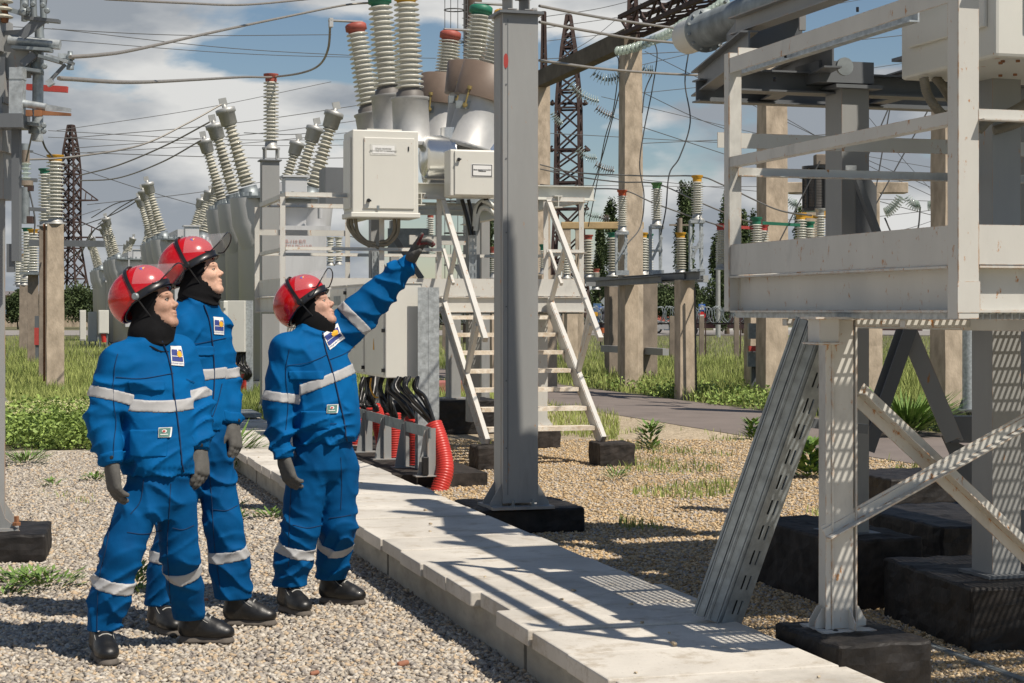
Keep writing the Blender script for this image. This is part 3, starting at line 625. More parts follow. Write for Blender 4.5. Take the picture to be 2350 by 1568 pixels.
# ================================================================= lattice towers
def lattice(name_label, u, Y, levels, arms, m, extra=None, t_=.16, name='lattice_tower', rz=.5):
    """levels: list of (v, half width in px); arms: list of (v, half length px, drop px)"""
    base = at(u, 0, Y); base.z = 0; t = thing(name, name_label, 'pylon', base, 0); k = Y/F
    def pt(v, hw, i):
        a = rz+PI/2*i; z = CH+(HV-v)*k; return Vector((base.x+math.cos(a)*hw*k*1.05, base.y+math.sin(a)*hw*k*1.05, z))
    mb = MB(); br = MB()
    for j in range(len(levels)-1):
        (v0, w0), (v1, w1) = levels[j:j+2]
        for i in range(4):
            mb.bar(pt(v0, w0, i), pt(v1, w1, i), t_, t_)
        nn = max(1, round((v1-v0)/(.62*(w0+w1)+3)))
        for s_ in range(nn):
            f0, f1 = s_/nn, (s_+1)/nn; va, vb = v0+(v1-v0)*f0, v0+(v1-v0)*f1; wa, wb = w0+(w1-w0)*f0, w0+(w1-w0)*f1
            for i in range(4):
                br.bar(pt(va, wa, i), pt(vb, wb, i+1), t_*.6, t_*.6); br.bar(pt(va, wa, i+1), pt(vb, wb, i), t_*.6, t_*.6)
                if s_ == 0: br.bar(pt(va, wa, i), pt(va, wa, i+1), t_*.7, t_*.7)
    mb.build('leg', m, t); br.build('bracing', m, t)
    for (v, hl, drop, hw) in arms:
        am = MB(); z = CH+(HV-v)*k
        for sx in (-1, 1):
            tip = Vector((base.x+sx*hl*k, base.y, z)); r0 = Vector((base.x+sx*hw*k, base.y-hw*k*.7, z)); r1 = Vector((base.x+sx*hw*k, base.y+hw*k*.7, z)); up_ = Vector((base.x+sx*hw*k, base.y, z+drop*k))
            for r_ in (r0, r1, up_): am.bar(r_, tip, t_*.7, t_*.7)
            for f in (.33, .66): am.bar(r0.lerp(tip, f), r1.lerp(tip, f), t_*.5, t_*.5); am.bar(r0.lerp(tip, f), up_.lerp(tip, f), t_*.5, t_*.5)
        am.bar(Vector((base.x-hw*k, base.y, z)), Vector((base.x+hw*k, base.y, z)), t_*.8, t_*.8)
        am.build('crossarm', m, t)
    return t
lattice('rusty brown lattice tower with long cross arms behind the left concrete post', 163, 200, [(288, 7), (345, 17), (400, 22), (460, 21), (510, 21), (570, 23), (640, 34), (712, 50)], [(460, 62, 30, 21), (545, 100, 36, 22)], M_rusty, t_=.2)
lattice('rusty brown lattice tower rising right of the tall grey column', 1305, 150, [(36, 6), (110, 20), (210, 32), (250, 35), (345, 36), (420, 38), (480, 39), (600, 46), (728, 62)], [(238, 42, 8, 36), (345, 48, 10, 37), (480, 45, 10, 38)], M_rusty, t_=.24, rz=.62)
lattice('narrow dark lattice spike seen just right of the tall grey column', 1248, 60, [(28, 4), (100, 5), (230, 9)], [], M_rusty, t_=.07)
lattice('narrow lattice mast standing on the concrete portal post', 1452, 41, [(-60, 8), (40, 12), (108, 19)], [], M_rusty, t_=.06)
lattice('distant thin lattice pylon seen past the tanks above the right worker', 733, 170, [(505, 3), (560, 6), (640, 9), (718, 18)], [(536, 40, 14, 5)], M_rusty, t_=.14)

# ================================================================= concrete portal and glass insulator strings
PD = Vector((-.288, 1, 0)).normalized()
def portal_post(u, Y, vtop, label, w=.46):
    t, c, zt = conc_post(u, Y, w, vtop, label, M_conc, zlow=-.1, taper=.9)
    mb = MB(); mb.box(c+B*(w*.50)+ZUP*zt/2, (.02, w*.5, zt*.96), X=B); mb.build('groove_shade_strip', M_concd, t)  # darker strip laid on the face for the shade of the groove
    return c, zt
pA, zA = portal_post(1447, 39.8, 112, 'tall concrete portal post rising right of the lattice tower')
pB, zB = portal_post(1772, 32.5, 60, 'tall concrete portal post behind the empty rail opening of the right platform')
pC, zC = portal_post(2182, 26.4, -40, 'tall concrete portal post behind the platform corner post')
pD, zD = portal_post(1240, 47.2, 180, 'tall concrete portal post half hidden by the nearest grey column')
tch = thing('chimney_mast', 'tall brown round mast with a caged ladder behind the ribbed bushings', 'mast', (at(1086, 0, 90).x, 90, 0), 0)
mb = MB(); p = Vector((at(1086, 0, 90).x, 90, 0)); mb.lathe(p, p+ZUP, [(0, .55), (24, .42)], 20); mb.build('shaft', mat('brown_mast', (.13, .09, .065), .7, 0, .1, 1), tch)
mb = MB(); o = Vector((at(1043, 0, 89).x, 88.6, 0))
for dx in (-.48, -.18, .18, .48): mb.bar(o+Vector((dx, .2*abs(dx), 3)), o+Vector((dx, .2*abs(dx), 22)), .035, .035)
mb.bar(o+Vector((.52, .3, 3)), o+Vector((.52, .3, 22)), .09, .06); mb.bar(o+Vector((.66, .5, 3)), o+Vector((.66, .5, 22)), .06, .06)
for i in range(12):
    z = 4+i*1.62; mb.tube([o+Vector((math.cos(a)*.5, math.sin(a)*.45, z)) for a in [2*PI*k/16 for k in range(17)]], .035, 5, False)
for i in range(50): mb.bar(o+Vector((.40, .3, 4+i*.35)), o+Vector((.66, .5, 4+i*.35)), .03, .03)
mb.build('ladder', M_wired, tch)
mb = MB(); mb.bar(Vector((pD.x, pD.y, zD-.05))-PD*(-1.2), Vector((pA.x, pA.y, zA+.25)), .3, .42); tag(mb.build('portal_beam', mat('concrete_beam_dark', (.12, .10, .075), .9, 0, .25, 3, .004, 30, dirt=.5)), 'dark weathered concrete beam joining the portal posts', 'beam')
tr = thing('portal_truss', 'rusty steel lattice truss continuing the portal beam to the upper right', 'truss', (pA.x, pA.y, zA), 0)
mb = MB(); E0 = Vector((pA.x, pA.y, zA+.3)); E1 = E0-PD*7.4
for dx in (-.25, .25):
    for dz in (0, .42): mb.bar(E0+Vector((dx, 0, dz)), E1+Vector((dx, 0, dz)), .09, .09)
bsplit(mb, 'chord', M_rusty, tr); mb = MB()
for i in range(12):
    a = E0-PD*(i*.6); b = E0-PD*((i+1)*.6)
    for dx in (-.25, .25): mb.bar(a+Vector((dx, 0, 0 if i % 2 else .42)), b+Vector((dx, 0, .42 if i % 2 else 0)), .05, .05)
    mb.bar(a+Vector((-.25, 0, 0)), b+Vector((.25, 0, 0)), .04, .04); mb.bar(a+Vector((-.25, 0, .42)), a+Vector((.25, 0, .42)), .04, .04)
mb.build('web', M_rusty, tr)
def string(p0, p1, n, label, sag=.1, r=.13, m=None, mcap=None):
    p0 = Vector(p0); p1 = Vector(p1); t = thing('insulator_string', label, 'insulator', p0, 0); d = MB(); c = MB()
    for i in range(n):
        f = (i+.5)/n; p = p0.lerp(p1, f)-ZUP*(sag*4*f*(1-f)); f2 = f+.3/n; q_ = p0.lerp(p1, f2)-ZUP*(sag*4*f2*(1-f2)); ax = (q_-p).normalized(); st = (p1-p0).length/n
        d.lathe(p, p+ax, [(0, r*.35), (st*.06, r*.8), (st*.16, r), (st*.26, r*.95), (st*.34, r*.3)], 14); c.lathe(p+ax*st*.3, p+ax, [(0, r*.33), (st*.5, r*.28)], 8)
    bsplit(d, 'glass_disc', m or M_glass, t, 3); c.build('metal_cap', mcap or M_galvd, t); return t
string(at(1413, 118, 38), at(1500, 92, 36.6), 9, 'short green glass insulator string in front of the portal beam joint', .04, .105)
string(at(1500, 92, 36.6), at(1568, 55, 33.5), 9, 'middle green glass insulator string running up along the rusty truss', .04, .105)
string(at(1568, 55, 33.5), at(1665, 4, 31), 11, 'upper green glass insulator string running up along the rusty truss', .04, .105)
string(at(1358, 165, 40), at(1425, 173, 40), 10, 'green glass insulator string hanging left of the portal post', .14, .14)
string(at(1472, 156, 38), at(1498, 164, 38), 5, 'short green glass insulator string just right of the portal post', .02, .14)
string(at(1306, 192, 48), at(1372, 232, 48), 12, 'green glass insulator string across the upper part of the lattice tower', .1, .15)
string(at(1324, 340, 60), at(1368, 363, 60), 10, 'green glass insulator string at mid height of the lattice tower', .12, .16)
string(at(1366, 246, 60), at(1408, 268, 60), 8, 'dark insulator string on the upper right of the lattice tower', .05, .16, M_porcb)
string(at(1364, 376, 60), at(1408, 392, 60), 9, 'dark insulator string on the right side of the lattice tower at mid height', .05, .16, M_porcb)
string(at(1334, 478, 60), at(1375, 497, 60), 9, 'green glass insulator string at the lower waist of the lattice tower', .1, .16)
string(at(1375, 497, 60), at(1398, 503, 60), 6, 'dark insulator string just above the far poplar tops', .03, .16, M_porcb)
string(at(1264, 258, 60), at(1290, 283, 60), 8, 'small pale insulator string on the left flank of the lattice tower', .08, .14)
string(at(2030, 490, 40), at(2068, 452, 40), 10, 'bright glass insulator string slanting up to the far concrete beam end', .06, .13)
string(at(2078, 450, 40), at(2110, 472, 40), 9, 'drooping green glass insulator string right of the far concrete beam end', .08, .13)
string(at(2128, 473, 40), at(2152, 462, 40), 6, 'small glass insulator string beside the post behind the platform corner', .03, .12)
string(at(1798, 445, 40), at(1830, 470, 40), 9, 'green glass insulator string left of the line trap', .08, .13)
string(at(1748, 672-0, 80), at(1760, 690, 80), 3, 'tiny far insulator string behind the white platform edge', .03, .15)
string(at(1316, 678-40, 46)+Vector((0, 0, -.9)), at(1330, 668-10, 46), 5, 'small pale glass string left of the far wooden beam', .03, .1)

# ================================================================= wires
wire([at(135, 180, 12), at(300, 189, 15), at(450, 183, 20), at(560, 177, 24), at(622, 177, 27.2), at(690, 168, 26), at(732, 150, 25), at(753, 112, 24), at(758, 56, 23.6)], .017, 'thick sagging conductor from the left disconnector over the red capped insulator')
wire([at(161, 131, 11.3), at(230, 126, 12), at(310, 114, 14), at(480, 76, 17), at(650, 40, 20), at(790, 12, 22), at(862, 6, 22.1)], .014, 'thick conductor rising from the left disconnector to the green terminal')
wire([at(240, -2, 14), at(420, 7, 16), at(560, 11, 18), at(720, -3, 20)], .012, 'thick conductor crossing the very top left of the sky')
wire([at(50, 367, 30), at(160, 361, 31), at(320, 334, 33), at(430, 283, 34), at(508, 240, 34.6)], .018, 'lead curving up to the tallest left bushing of the nearest oil breaker')
wire([at(185, 402, 40), at(270, 380, 38), at(380, 334, 37), at(482, 280, 36)], .018, 'lead curving up to the second bushing of the nearest oil breaker')
wire([at(182, 415, 44), at(270, 409, 42), at(370, 373, 39), at(462, 322, 38)], .018, 'lead curving up to the third bushing of the nearest oil breaker')
for i, (a_, b_, c_) in enumerate([((210, 500), (260, 470), (305, 458)), ((225, 515), (270, 480), (318, 452)), ((180, 520), (260, 492), (340, 446)), ((185, 590), (205, 540), (238, 512)), ((190, 575), (215, 530), (245, 508)), ((120, 612), (170, 585), (215, 545))]):
    wire([at(*a_, 90), at(*b_, 80), at(*c_, 70)], .026, ['upper', 'second', 'third', 'fourth', 'fifth', 'lowest'][i]+' dark lead sweeping down from the middle oil breaker bushings to the left', M_wired)
far = [((0, 60), (760, 80)), ((120, 66), (900, 132)), ((130, 92), (1000, 134)), ((110, 300), (900, 320)), ((110, 315), (1000, 330)), ((160, 350), (1140, 352)), ((150, 318), (900, 230)), ((170, 340), (930, 262)), ((200, 350), (960, 285)), ((130, 300), (760, 188)), ((560, 305), (760, 300)), ((60, 345), (560, 500)), ((200, 470), (700, 400)), ((240, 600), (720, 560)), ((730, 560), (800, 568)), ((720, 520), (1020, 585)), ((90, 510), (230, 480)), ((60, 545), (350, 565)),
       ((1242, 66), (1700, -20)), ((1242, 96), (2300, -60)), ((1242, 136), (2500, 30)), ((1480, 118), (2350, 520)), ((1470, 150), (1780, 60)), ((1480, 213), (2400, 90)), ((1380, 222), (2350, 420)), ((1400, 268), (2400, 560)), ((1460, 330), (2350, 260)), ((1240, 305), (2350, 330)), ((1240, 388), (2350, 470)), ((1240, 425), (2350, 400)), ((1470, 210), (1720, 315)), ((1800, 270), (2160, 460)), ((1990, 265), (2170, 470)), ((1800, 505), (2160, 480)), ((2000, 540), (2160, 500)), ((1290, 130), (1420, 40)), ((1470, 8), (1620, 60)), ((1240, 40), (1500, -12))]
for i, (a_, b_) in enumerate(far):
    Y0 = 85+7*(i % 5); p0 = at(*a_, Y0); p1 = at(*b_, Y0+12); mid = (p0+p1)/2-ZUP*(p1-p0).length*.012
    wire([p0, mid, p1], .020, 'thin distant overhead line crossing the sky', M_wired, group='thin distant overhead lines', n=4)
for i, (pts) in enumerate([[(1238, 14, 12.9), (1330, 32, 13.5), (1420, 47, 15), (1562, 66, 17), (1700, 78, 18)], [(1238, 51, 12.9), (1340, 70, 13.5), (1480, 92, 15), (1691, 109, 17), (1800, 112, 18)], [(1238, 139, 13.4), (1380, 158, 15), (1520, 169, 16), (1668, 175, 17), (1740, 176, 17.5)]]):
    wire([at(*p) for p in pts], .012, ['topmost', 'middle', 'lowest'][i]+' of the three thick bare conductors leaving the tall column to the right')
wire([at(1240, 378, 38), at(1320, 396, 37), at(1480, 404, 35), at(1600, 405, 33.3), at(1660, 425, 32), at(1780, 480, 30), at(1862, 495, 28)], .015, 'conductor passing over the yellow capped insulator of the stand')
wire([at(1240, 388, 39), at(1320, 405, 38), at(1420, 418, 36), at(1507, 422, 34.5), at(1600, 462, 33), at(1700, 503, 32), at(1740, 512, 31)], .015, 'conductor passing over the green capped insulator of the stand')
wire([at(1240, 424, 40), at(1330, 433, 39), at(1427, 436, 36.5), at(1500, 466, 35), at(1600, 502, 33.5), at(1665, 522, 32)], .015, 'conductor passing over the red capped insulator of the stand')
wire([at(1581, 115, 34), at(1572, 190, 34), at(1584, 280, 34), at(1560, 360, 34), at(1536, 400, 34), at(1528, 480, 34), at(1516, 540, 34)], .014, 'long loose dropper wire hanging in the sky right of the portal post', M_wired)
wire([at(1502, 96, 37), at(1508, 130, 37), at(1496, 210, 37), at(1478, 300, 37), at(1468, 380, 37), at(1478, 450, 37), at(1470, 520, 37), at(1440, 560, 36)], .014, 'dropper wire hanging close beside the tall portal post', M_wired)
wire([at(1413, 124, 40), at(1420, 150, 40), at(1408, 250, 42), at(1388, 320, 44), at(1370, 420, 46), at(1350, 520, 48)], .014, 'dropper wire left of the portal post reaching toward the lattice tower', M_wired)
wire([at(1424, 200, 40), at(1385, 350, 42), at(1340, 500, 44), at(1320, 640, 46)], .014, 'slanting stay wire left of the portal post', M_wired)
wire([at(1498, 166, 38), at(1480, 210, 38), at(1474, 260, 38)], .014, 'short curved jumper wire right of the portal post', M_wired)
for i, (a_, b_) in enumerate([((1882, 370), (1786, 560)), ((1990, 205), (1960, 420)), ((2058, 205), (1965, 420)), ((2140, 235), (1960, 560)), ((2042, 250), (1995, 520))]): wire([at(*a_, 30), at(*b_, 30)], .012, ['leftmost', 'second', 'third', 'fourth', 'rightmost'][i]+' slanting wire seen through the upper opening of the right platform', M_wired)
wire([at(2030, 500, 40), at(2050, 540, 40), at(2080, 555, 40), at(2105, 530, 40), at(2112, 475, 40)], .02, 'hanging loop of wire under the far glass strings', M_wired)
wire([at(105, 0, 12), at(95, 95, 13), at(92, 160, 14), at(85, 250, 16), at(60, 370, 20)], .01, 'thin vertical lead dropping past the disconnector pipe', M_wired)
wire([at(80, 240, 30), at(100, 330, 34), at(122, 362, 36)], .02, 'thin lead slanting down to the yellow capped insulator', M_wired)
wire([at(68, 440, 30), at(80, 500, 30), at(78, 540, 30)], .015, 'short dropper wire beside the small disconnector stack', M_wired)
# ================================================================= dead tank oil breakers (three tanks in a row, two bushings each)
def oil_breaker(u, Y, label, scale=1.0, seg=24, near=True):
    c = at(u, 0, Y); c.z = 0; t = thing('oil_breaker', label, 'oil breaker', c, ANG, 'three tank oil breakers')
    def w(x, y, z): return c+B*(x*scale)+A*(y*scale)+ZUP*(z*scale)
    sp = 2.15; rt = .70
    for k in range(3):
        y = k*sp; mb = MB(); m2 = MB()
        # oval tank: two round ends and flat sides
        n = 28; vs = []; hh = [0.25, 3.55, 3.75, 3.9]; rr = [.92, 1, 1.12, 1.16]
        for h, r_ in zip(hh, rr):
            for i in range(n):
                a = 2*PI*i/n; ex = .20*math.copysign(1, math.cos(a)) if abs(math.cos(a)) > .01 else 0
                vs.append(w(ex+math.cos(a)*rt*r_*.95, y+math.sin(a)*rt*r_*.82, h))
        fs = [(j*n+i, j*n+(i+1) % n, (j+1)*n+(i+1) % n, (j+1)*n+i) for j in range(3) for i in range(n)]+[tuple(range(n))[::-1], tuple(range(3*n, 4*n))]
        mb._add(vs, fs, True)
        for sx in (-1, 1):       # flared pods below the bushings
            mb.lathe(w(sx*.66, y-.22, 3.93), w(sx*.56, y-.2, 2.2), [(0, .40*scale), (.55*scale, .37*scale), (.95*scale, .24*scale), (1.25*scale, .08*scale)], 16)
        mb.build('tank', M_tank, t)
        mb = MB(); mb.lathe(w(0, y, 3.90), w(0, y, 5), [(0, .98*scale), (.05, .98*scale)], 28)
        for i in range(26):
            a = 2*PI*i/26; mb.lathe(w(math.cos(a)*.92, y+math.sin(a)*.92, 3.9), w(math.cos(a)*.92, y+math.sin(a)*.92, 5), [(0, .035), (.13, .035)], 6, False)
        mb.build('cover_flange', M_galvd, t)
        for sx, tilt in ((-1, .28), (1, .28)):
            ax = (B*sx*math.sin(tilt)+ZUP*math.cos(tilt)).normalized(); p0 = w(sx*.60, y, 3.93); S_ = scale
            mb = MB(); mb.lathe(p0-ax*.05, p0+ax, [(0, .30*S_), (.08*S_, .30*S_), (.09*S_, .2*S_), (.3*S_, .19*S_)], 16); mb.build('bushing_flange', M_galvd, t)
            mb = MB(); S_ *= (1, .95, .88)[k]; sheds(mb, p0+ax*.28*S_, p0+ax*1.55*S_, 15, .12*S_, .20*S_, 14 if near else 10, .72, True); mb.build('bushing', M_porco, t)
            mb = MB(); q0 = p0+ax*1.53*S_; mb.lathe(q0, q0+ax, [(0, .12*S_), (.03, .165*S_), (.25*S_, .175*S_), (.265*S_, .205*S_), (.35*S_, .205*S_), (.365*S_, .18*S_), (.372*S_, .05*S_), (.45*S_, .04*S_)], 16)
            mb.box(q0+ax*.50*S_, (.15*S_, .06, .15*S_), X=B*.9+ZUP*.2); mb.build('bushing_cap', M_alud, t)
    mb = MB()
    for k in range(3): mb.box(w(0, k*sp, .12), (1.7*scale, 1.2*scale, .24*scale), X=B)
    mb.build('base_frame', M_steel_d, t)
    mb = MB(); mb.box(w(.22, -.45, 4.13), (.45*scale, .4*scale, .42*scale), X=B, bev=.02); mb.box(w(.22, -.45, 4.36), (.54*scale, .48*scale, .04), X=B); mb.bar(w(0, .2, 4.15), w(0, 2*sp, 4.15), .3*scale, .28*scale); mb.build('drive_box', M_tank, t)
    mb = MB(); mb.box(w(.22, -.74, 2.1), (1.15*scale, .35*scale, 2.3*scale), X=B, bev=.02); mb.box(w(.22, -.74, 3.3), (1.3*scale, .45*scale, .1), X=B); mb.build('drive_cabinet', M_tank, t)
    mb = MB(); mb.bar(w(-.2, -.99, 3.3), w(-.2, -.99, 3.9), .05, .05); mb.lathe(w(.66, -.92, 3.5), w(.66, -.92, 4.2), [(0, .05), (.5*scale, .05)], 8); mb.build('oil_pipe', M_tank, t)
    return t, c, w
M_tank = mat('tank_paint', (.52, .525, .53), .4, .1, .07, 1.5, .001, 10, dirt=.35, streak=5, rust=.1)
tO, cO, wO = oil_breaker(643, 35.6, 'nearest of the grey three tank oil breakers, directly behind the middle worker', 1.0)
oil_breaker(420, 56, 'second grey oil breaker with six bushings, seen just left of the raised visor', 1.0, near=False)
oil_breaker(303, 77, 'third grey oil breaker, its six bushings left of the front helmet', 1.0, near=False)
oil_breaker(258, 97, 'farthest and smallest grey oil breaker, nearest to the left lattice tower', 1.0, near=False)
def text_mesh(s_, size, m, name='lettering', parent=None, place=None, extrude=.001, align='CENTER', bold=0):
    cu = bpy.data.curves.new(name, 'FONT'); cu.body = s_; cu.size = size; cu.align_x = align; cu.align_y = 'CENTER'; cu.extrude = extrude; cu.offset = bold; cu.resolution_u = 2
    o = bpy.data.objects.new(name, cu); dg = bpy.context.evaluated_depsgraph_get(); me = bpy.data.meshes.new_from_object(o.evaluated_get(dg) if False else o)
    bpy.data.objects.remove(o)
    V = np.array([v.co[:] for v in me.vertices]); Fs = [tuple(p.vertices) for p in me.polygons]; bpy.data.meshes.remove(me)
    return V, Fs
def sign_text(s_, size, m, parent, origin, X, Yv, name='lettering', bold=0):
    V, Fs = text_mesh(s_, size, m, bold=bold); mb = MB(); X = Vector(X).normalized(); Yv = Vector(Yv).normalized(); N_ = X.cross(Yv)
    mb._add([Vector(origin)+X*p[0]+Yv*p[1]+N_*(p[2]+.001) for p in V], Fs); return mb.build(name, m, parent)
sign_text('МВ-110 ВЛ\nЦЕНТРАЛЬНАЯ', .10, mat('faded_red_paint', (.48, .27, .24), .7, 0, .1, 9), tO, wO(.12, -.925, 2.98), B, ZUP)

# ================================================================= small cabinets far left
def far_cab(u0, u1, v0, v1, Y, label, m=M_cab, ang=0):
    p = at((u0+u1)/2, v1, Y); p.z = 0; t = thing('control_cabinet', label, 'cabinet', p, ANG, 'far control cabinets'); w_ = (u1-u0)/F*Y; h_ = (v1-v0)/F*Y; z0 = CH+(HV-v1)/F*Y
    mb = MB(); mb.box(Vector((p.x, Y, z0+h_/2)), (w_, w_*.8, h_), X=B, bev=.01); mb.build('case', m, t)
    mb = MB(); mb.box(Vector((p.x, Y, z0+h_/2))-A*(w_*.4+.01), (w_*.86, .02, h_*.92), X=B); mb.build('door', m, t)
    mb = MB()
    for k in (-1, 1): mb.bar(Vector((p.x+k*w_*.35, Y, 0)), Vector((p.x+k*w_*.35, Y, z0)), .06, .06)
    mb.build('leg', M_galvd, t); return t
far_cab(183, 197, 712, 782, 84, 'leftmost tall narrow cabinet standing in the grass'); far_cab(202, 222, 716, 784, 80, 'tall white cabinet second from left in the grass'); far_cab(226, 249, 712, 766, 76, 'raised white cabinet nearest the front helmet, with red conduit under it')
mb = MB(); mb.tube([at(238, 766, 76), at(239, 786, 76)], .12, 8); tag(mb.build('conduit', M_rubred), 'tiny red conduit under the far raised white cabinet', 'conduit')

# cabinet behind the middle worker, with channel post, cables and red conduit
YC = 33.0
tc1 = thing('control_cabinet', 'pale slim cabinet on a galvanised post directly right of the middle worker', 'cabinet', at(530, 0, YC).xy.to_3d(), ANG)
mb = MB(); p = at(541, 749, YC); mb.box(p, (.40, .36, .97), X=Vector((1, 0, 0)), bev=.01); mb.build('case', M_cab, tc1)
mb = MB(); mb.box(at(516, 749, YC-.05), (.12, .3, .95), X=Vector((1, .4, 0)), bev=.01); mb.build('side', M_cab, tc1)
mb = MB(); mb.chan(at(580, 915, YC), at(580, 690, YC), .12, .12, .01, up=Vector((0, 1, 0))); mb.build('post', M_galv, tc1)
mb = MB(); mb.box(at(515, 710, YC-.26), (.04, .01, .05)); mb.build('vent', M_galvd, tc1)
rgc = random.Random(5); tcb = thing('cable_bundle', 'black cable bundle dropping from the slim cabinet into a red conduit', 'cables', at(560, 860, YC), 0)
mb = MB()
for i in range(12):
    x0 = 530+rgc.random()*38; x1 = 556+rgc.random()*12; mb.tube(smooth_pts([at(x0, 808, YC), at(x0-3+rgc.uniform(-6, 4), 835, YC-.05), at(x1+8, 848+rgc.random()*10, YC-.1), at(x1, 872, YC-.05)], 4), .022, 5)
mb.build('cable', M_cable, tcb)
mb = MB(); mb.tube([at(534, 812, YC-.2), at(541, 835, YC-.2), at(539, 850, YC-.2)], .012, 5); mb.build('earth_wire', M_yel, tcb)
def corrugated(pts, r, label, m=M_rubred, pitch=.024, n=14, parent=None, name='red_conduit', group=None, cat='conduit', amp=.11):
    sp = smooth_pts(pts, 10); L_ = [0]
    for i in range(1, len(sp)): L_.append(L_[-1]+(sp[i]-sp[i-1]).length)
    tot = L_[-1]; N_ = max(8, int(tot/pitch*3)); out = []; rs = []; j = 0
    for i in range(N_+1):
        d = tot*i/N_
        while j < len(L_)-2 and L_[j+1] < d: j += 1
        f = (d-L_[j])/max(1e-6, L_[j+1]-L_[j]); out.append(sp[j].lerp(sp[j+1], min(1, max(0, f)))); rs.append(r*(1 if i % 3 else 1-amp))
    mb = MB(); mb.tube(out, rs, n)
    o = mb.build(name, m, parent)
    return o if parent is not None else tag(o, label, cat, group)
corrugated([at(562, 858, YC), at(562, 890, YC), at(561, 918, YC)], .075, 'faded red corrugated conduit behind the middle worker, below the slim cabinet')

# ================================================================= service platform of the middle breaker
PO = at(655, 0, 19.6); PO.z = 0
tpf = thing('service_platform', 'cream steel service platform with railings and stairs in the middle distance', 'platform', PO, ANG)
def w(x, y, z): return PO+B*x+A*y+ZUP*z
PX, PY = 3.54, 2.05; SX0, SX1 = 1.84, 3.08
mb = MB()
for (a_, b_) in (((0, 0), (PX, 0)), ((0, 0), (0, PY)), ((0, PY), (PX, PY)), ((PX, 0), (PX, PY))):
    mb.bar(w(*a_, 1.92), w(*b_, 1.92), .012, .20); mb.ibeam(w(*a_, 1.72)+A*.0, w(*b_, 1.72), .08, .18, .009)
bsplit(mb, 'edge_beam', M_cream, tpf, 2)
mb = MB()
for i in range(118): mb.bar(w(.02+i*.03, .02, 1.625), w(.02+i*.03, PY-.02, 1.625), .004, .028)
for i in range(40): mb.bar(w(.02, .03+i*.05, 1.64), w(PX-.02, .03+i*.05, 1.64), .006, .006)
mb.build('grating', M_galvd, tpf)
mb = MB()
for (x, y) in ((0, 0), (1.135, 0), (SX0-.03, 0), (SX1+.02, 0), (PX, 0), (0, PY), (1.135, PY), (2.3, PY), (PX, PY)):
    mb.angle(w(x, y, 1.62), w(x, y, 2.93), .06, .007, up=A)
bsplit(mb, 'rail_post', M_cream, tpf)
mb = MB()
for z, t_ in ((2.93, .055), (2.33, .04)):
    mb.angle(w(0, 0, z), w(SX0, 0, z), t_, .006); mb.angle(w(SX1, 0, z), w(PX, 0, z), t_, .006); mb.angle(w(0, 0, z), w(0, PY, z), t_, .006); mb.angle(w(0, PY, z), w(PX, PY, z), t_, .006); mb.angle(w(PX, 0, z), w(PX, PY, z), t_, .006)
bsplit(mb, 'handrail', M_cream, tpf)
mb = MB(); mb.bar(w(0, PY+.02, 2.62), w(1.1, PY+.02, 2.62), .008, .07); mb.bar(w(1.9, PY+.02, 2.55), w(2.8, PY+.02, 2.55), .04, .12); bsplit(mb, 'flat_rail', M_cream, tpf)
st0 = (0, -.02, 1.64); st1 = (0, -1.92, .26)
mb = MB()
for x in (SX0, SX1): mb.chan(w(x, st0[1], st0[2]+.10), w(x, st1[1], st1[2]-.02), .05 if x == SX0 else -.05, .17, .008)
bsplit(mb, 'stringer', M_cream, tpf)
for i in range(7):
    f = (i+.25)/7.0; y = st0[1]+(st1[1]-st0[1])*f; z = st0[2]+(st1[2]-st0[2])*f-.02
    mb = MB(); mb.box(w((SX0+SX1)/2, y, z), (SX1-SX0-.06, .20, .045), X=B); mb.build('tread', M_tread if 'M_tread' in globals() else globals().setdefault('M_tread', mat('tread_plate', (.62, .50, .36), .6, .0, .2, 14, .003, 80, rust=.95, rustcol=(.62, .36, .14), col2=(.66, .62, .54))), tpf)
mb = MB()
for x in (SX0-.02, SX1+.02):
    mb.bar(w(x, 0, 2.93), w(x, -1.86, 1.34), .055, .06, up=ZUP); mb.bar(w(x, -.05, 2.35), w(x, -.5, 1.95), .03, .04)
    mb.bar(w(x, -.62, 2.35), w(x, -.05, 1.70), .045, .05); mb.bar(w(x, -1.5, 1.62), w(x, -1.0, .82), .045, .05); mb.bar(w(x, -1.55, 1.50), w(x, -1.05, .9), .045, .05)
bsplit(mb, 'stair_rail', M_cream, tpf)
mb = MB()
for (x, y) in ((3.18, .55), (.36, .55), (3.18, 1.7), (.36, 1.7)):
    mb.box(w(x, y, .93), (.13, .12, 1.36), X=B); mb.box(w(x, y, .26), (.24, .24, .015), X=B)
    for k in (-1, 1): mb.poly([w(x+k*.065, y-.05, .27), w(x+k*.14, y-.05, .27), w(x+k*.065, y-.05, .36)], .008, A)
bsplit(mb, 'leg', M_cream, tpf, 4)
footing(w(3.18, .5, 0), (.36, .36, .25), 'dark square footing behind the stairs, right of the tall grey column', M_bitumb)
footing(w(.36, .6, 0), (.36, .36, .25), 'dark square footing of the middle platform hidden behind the marshalling cabinets', M_bitumb)
footing(w(SX0-.02, -2.06, 0), (.38, .36, .25), 'square footing under the left stair stringer', M_bitumb); footing(w(SX1+.09, -2.02, 0), (.40, .38, .25), 'square footing under the right stair stringer', M_bitumb)

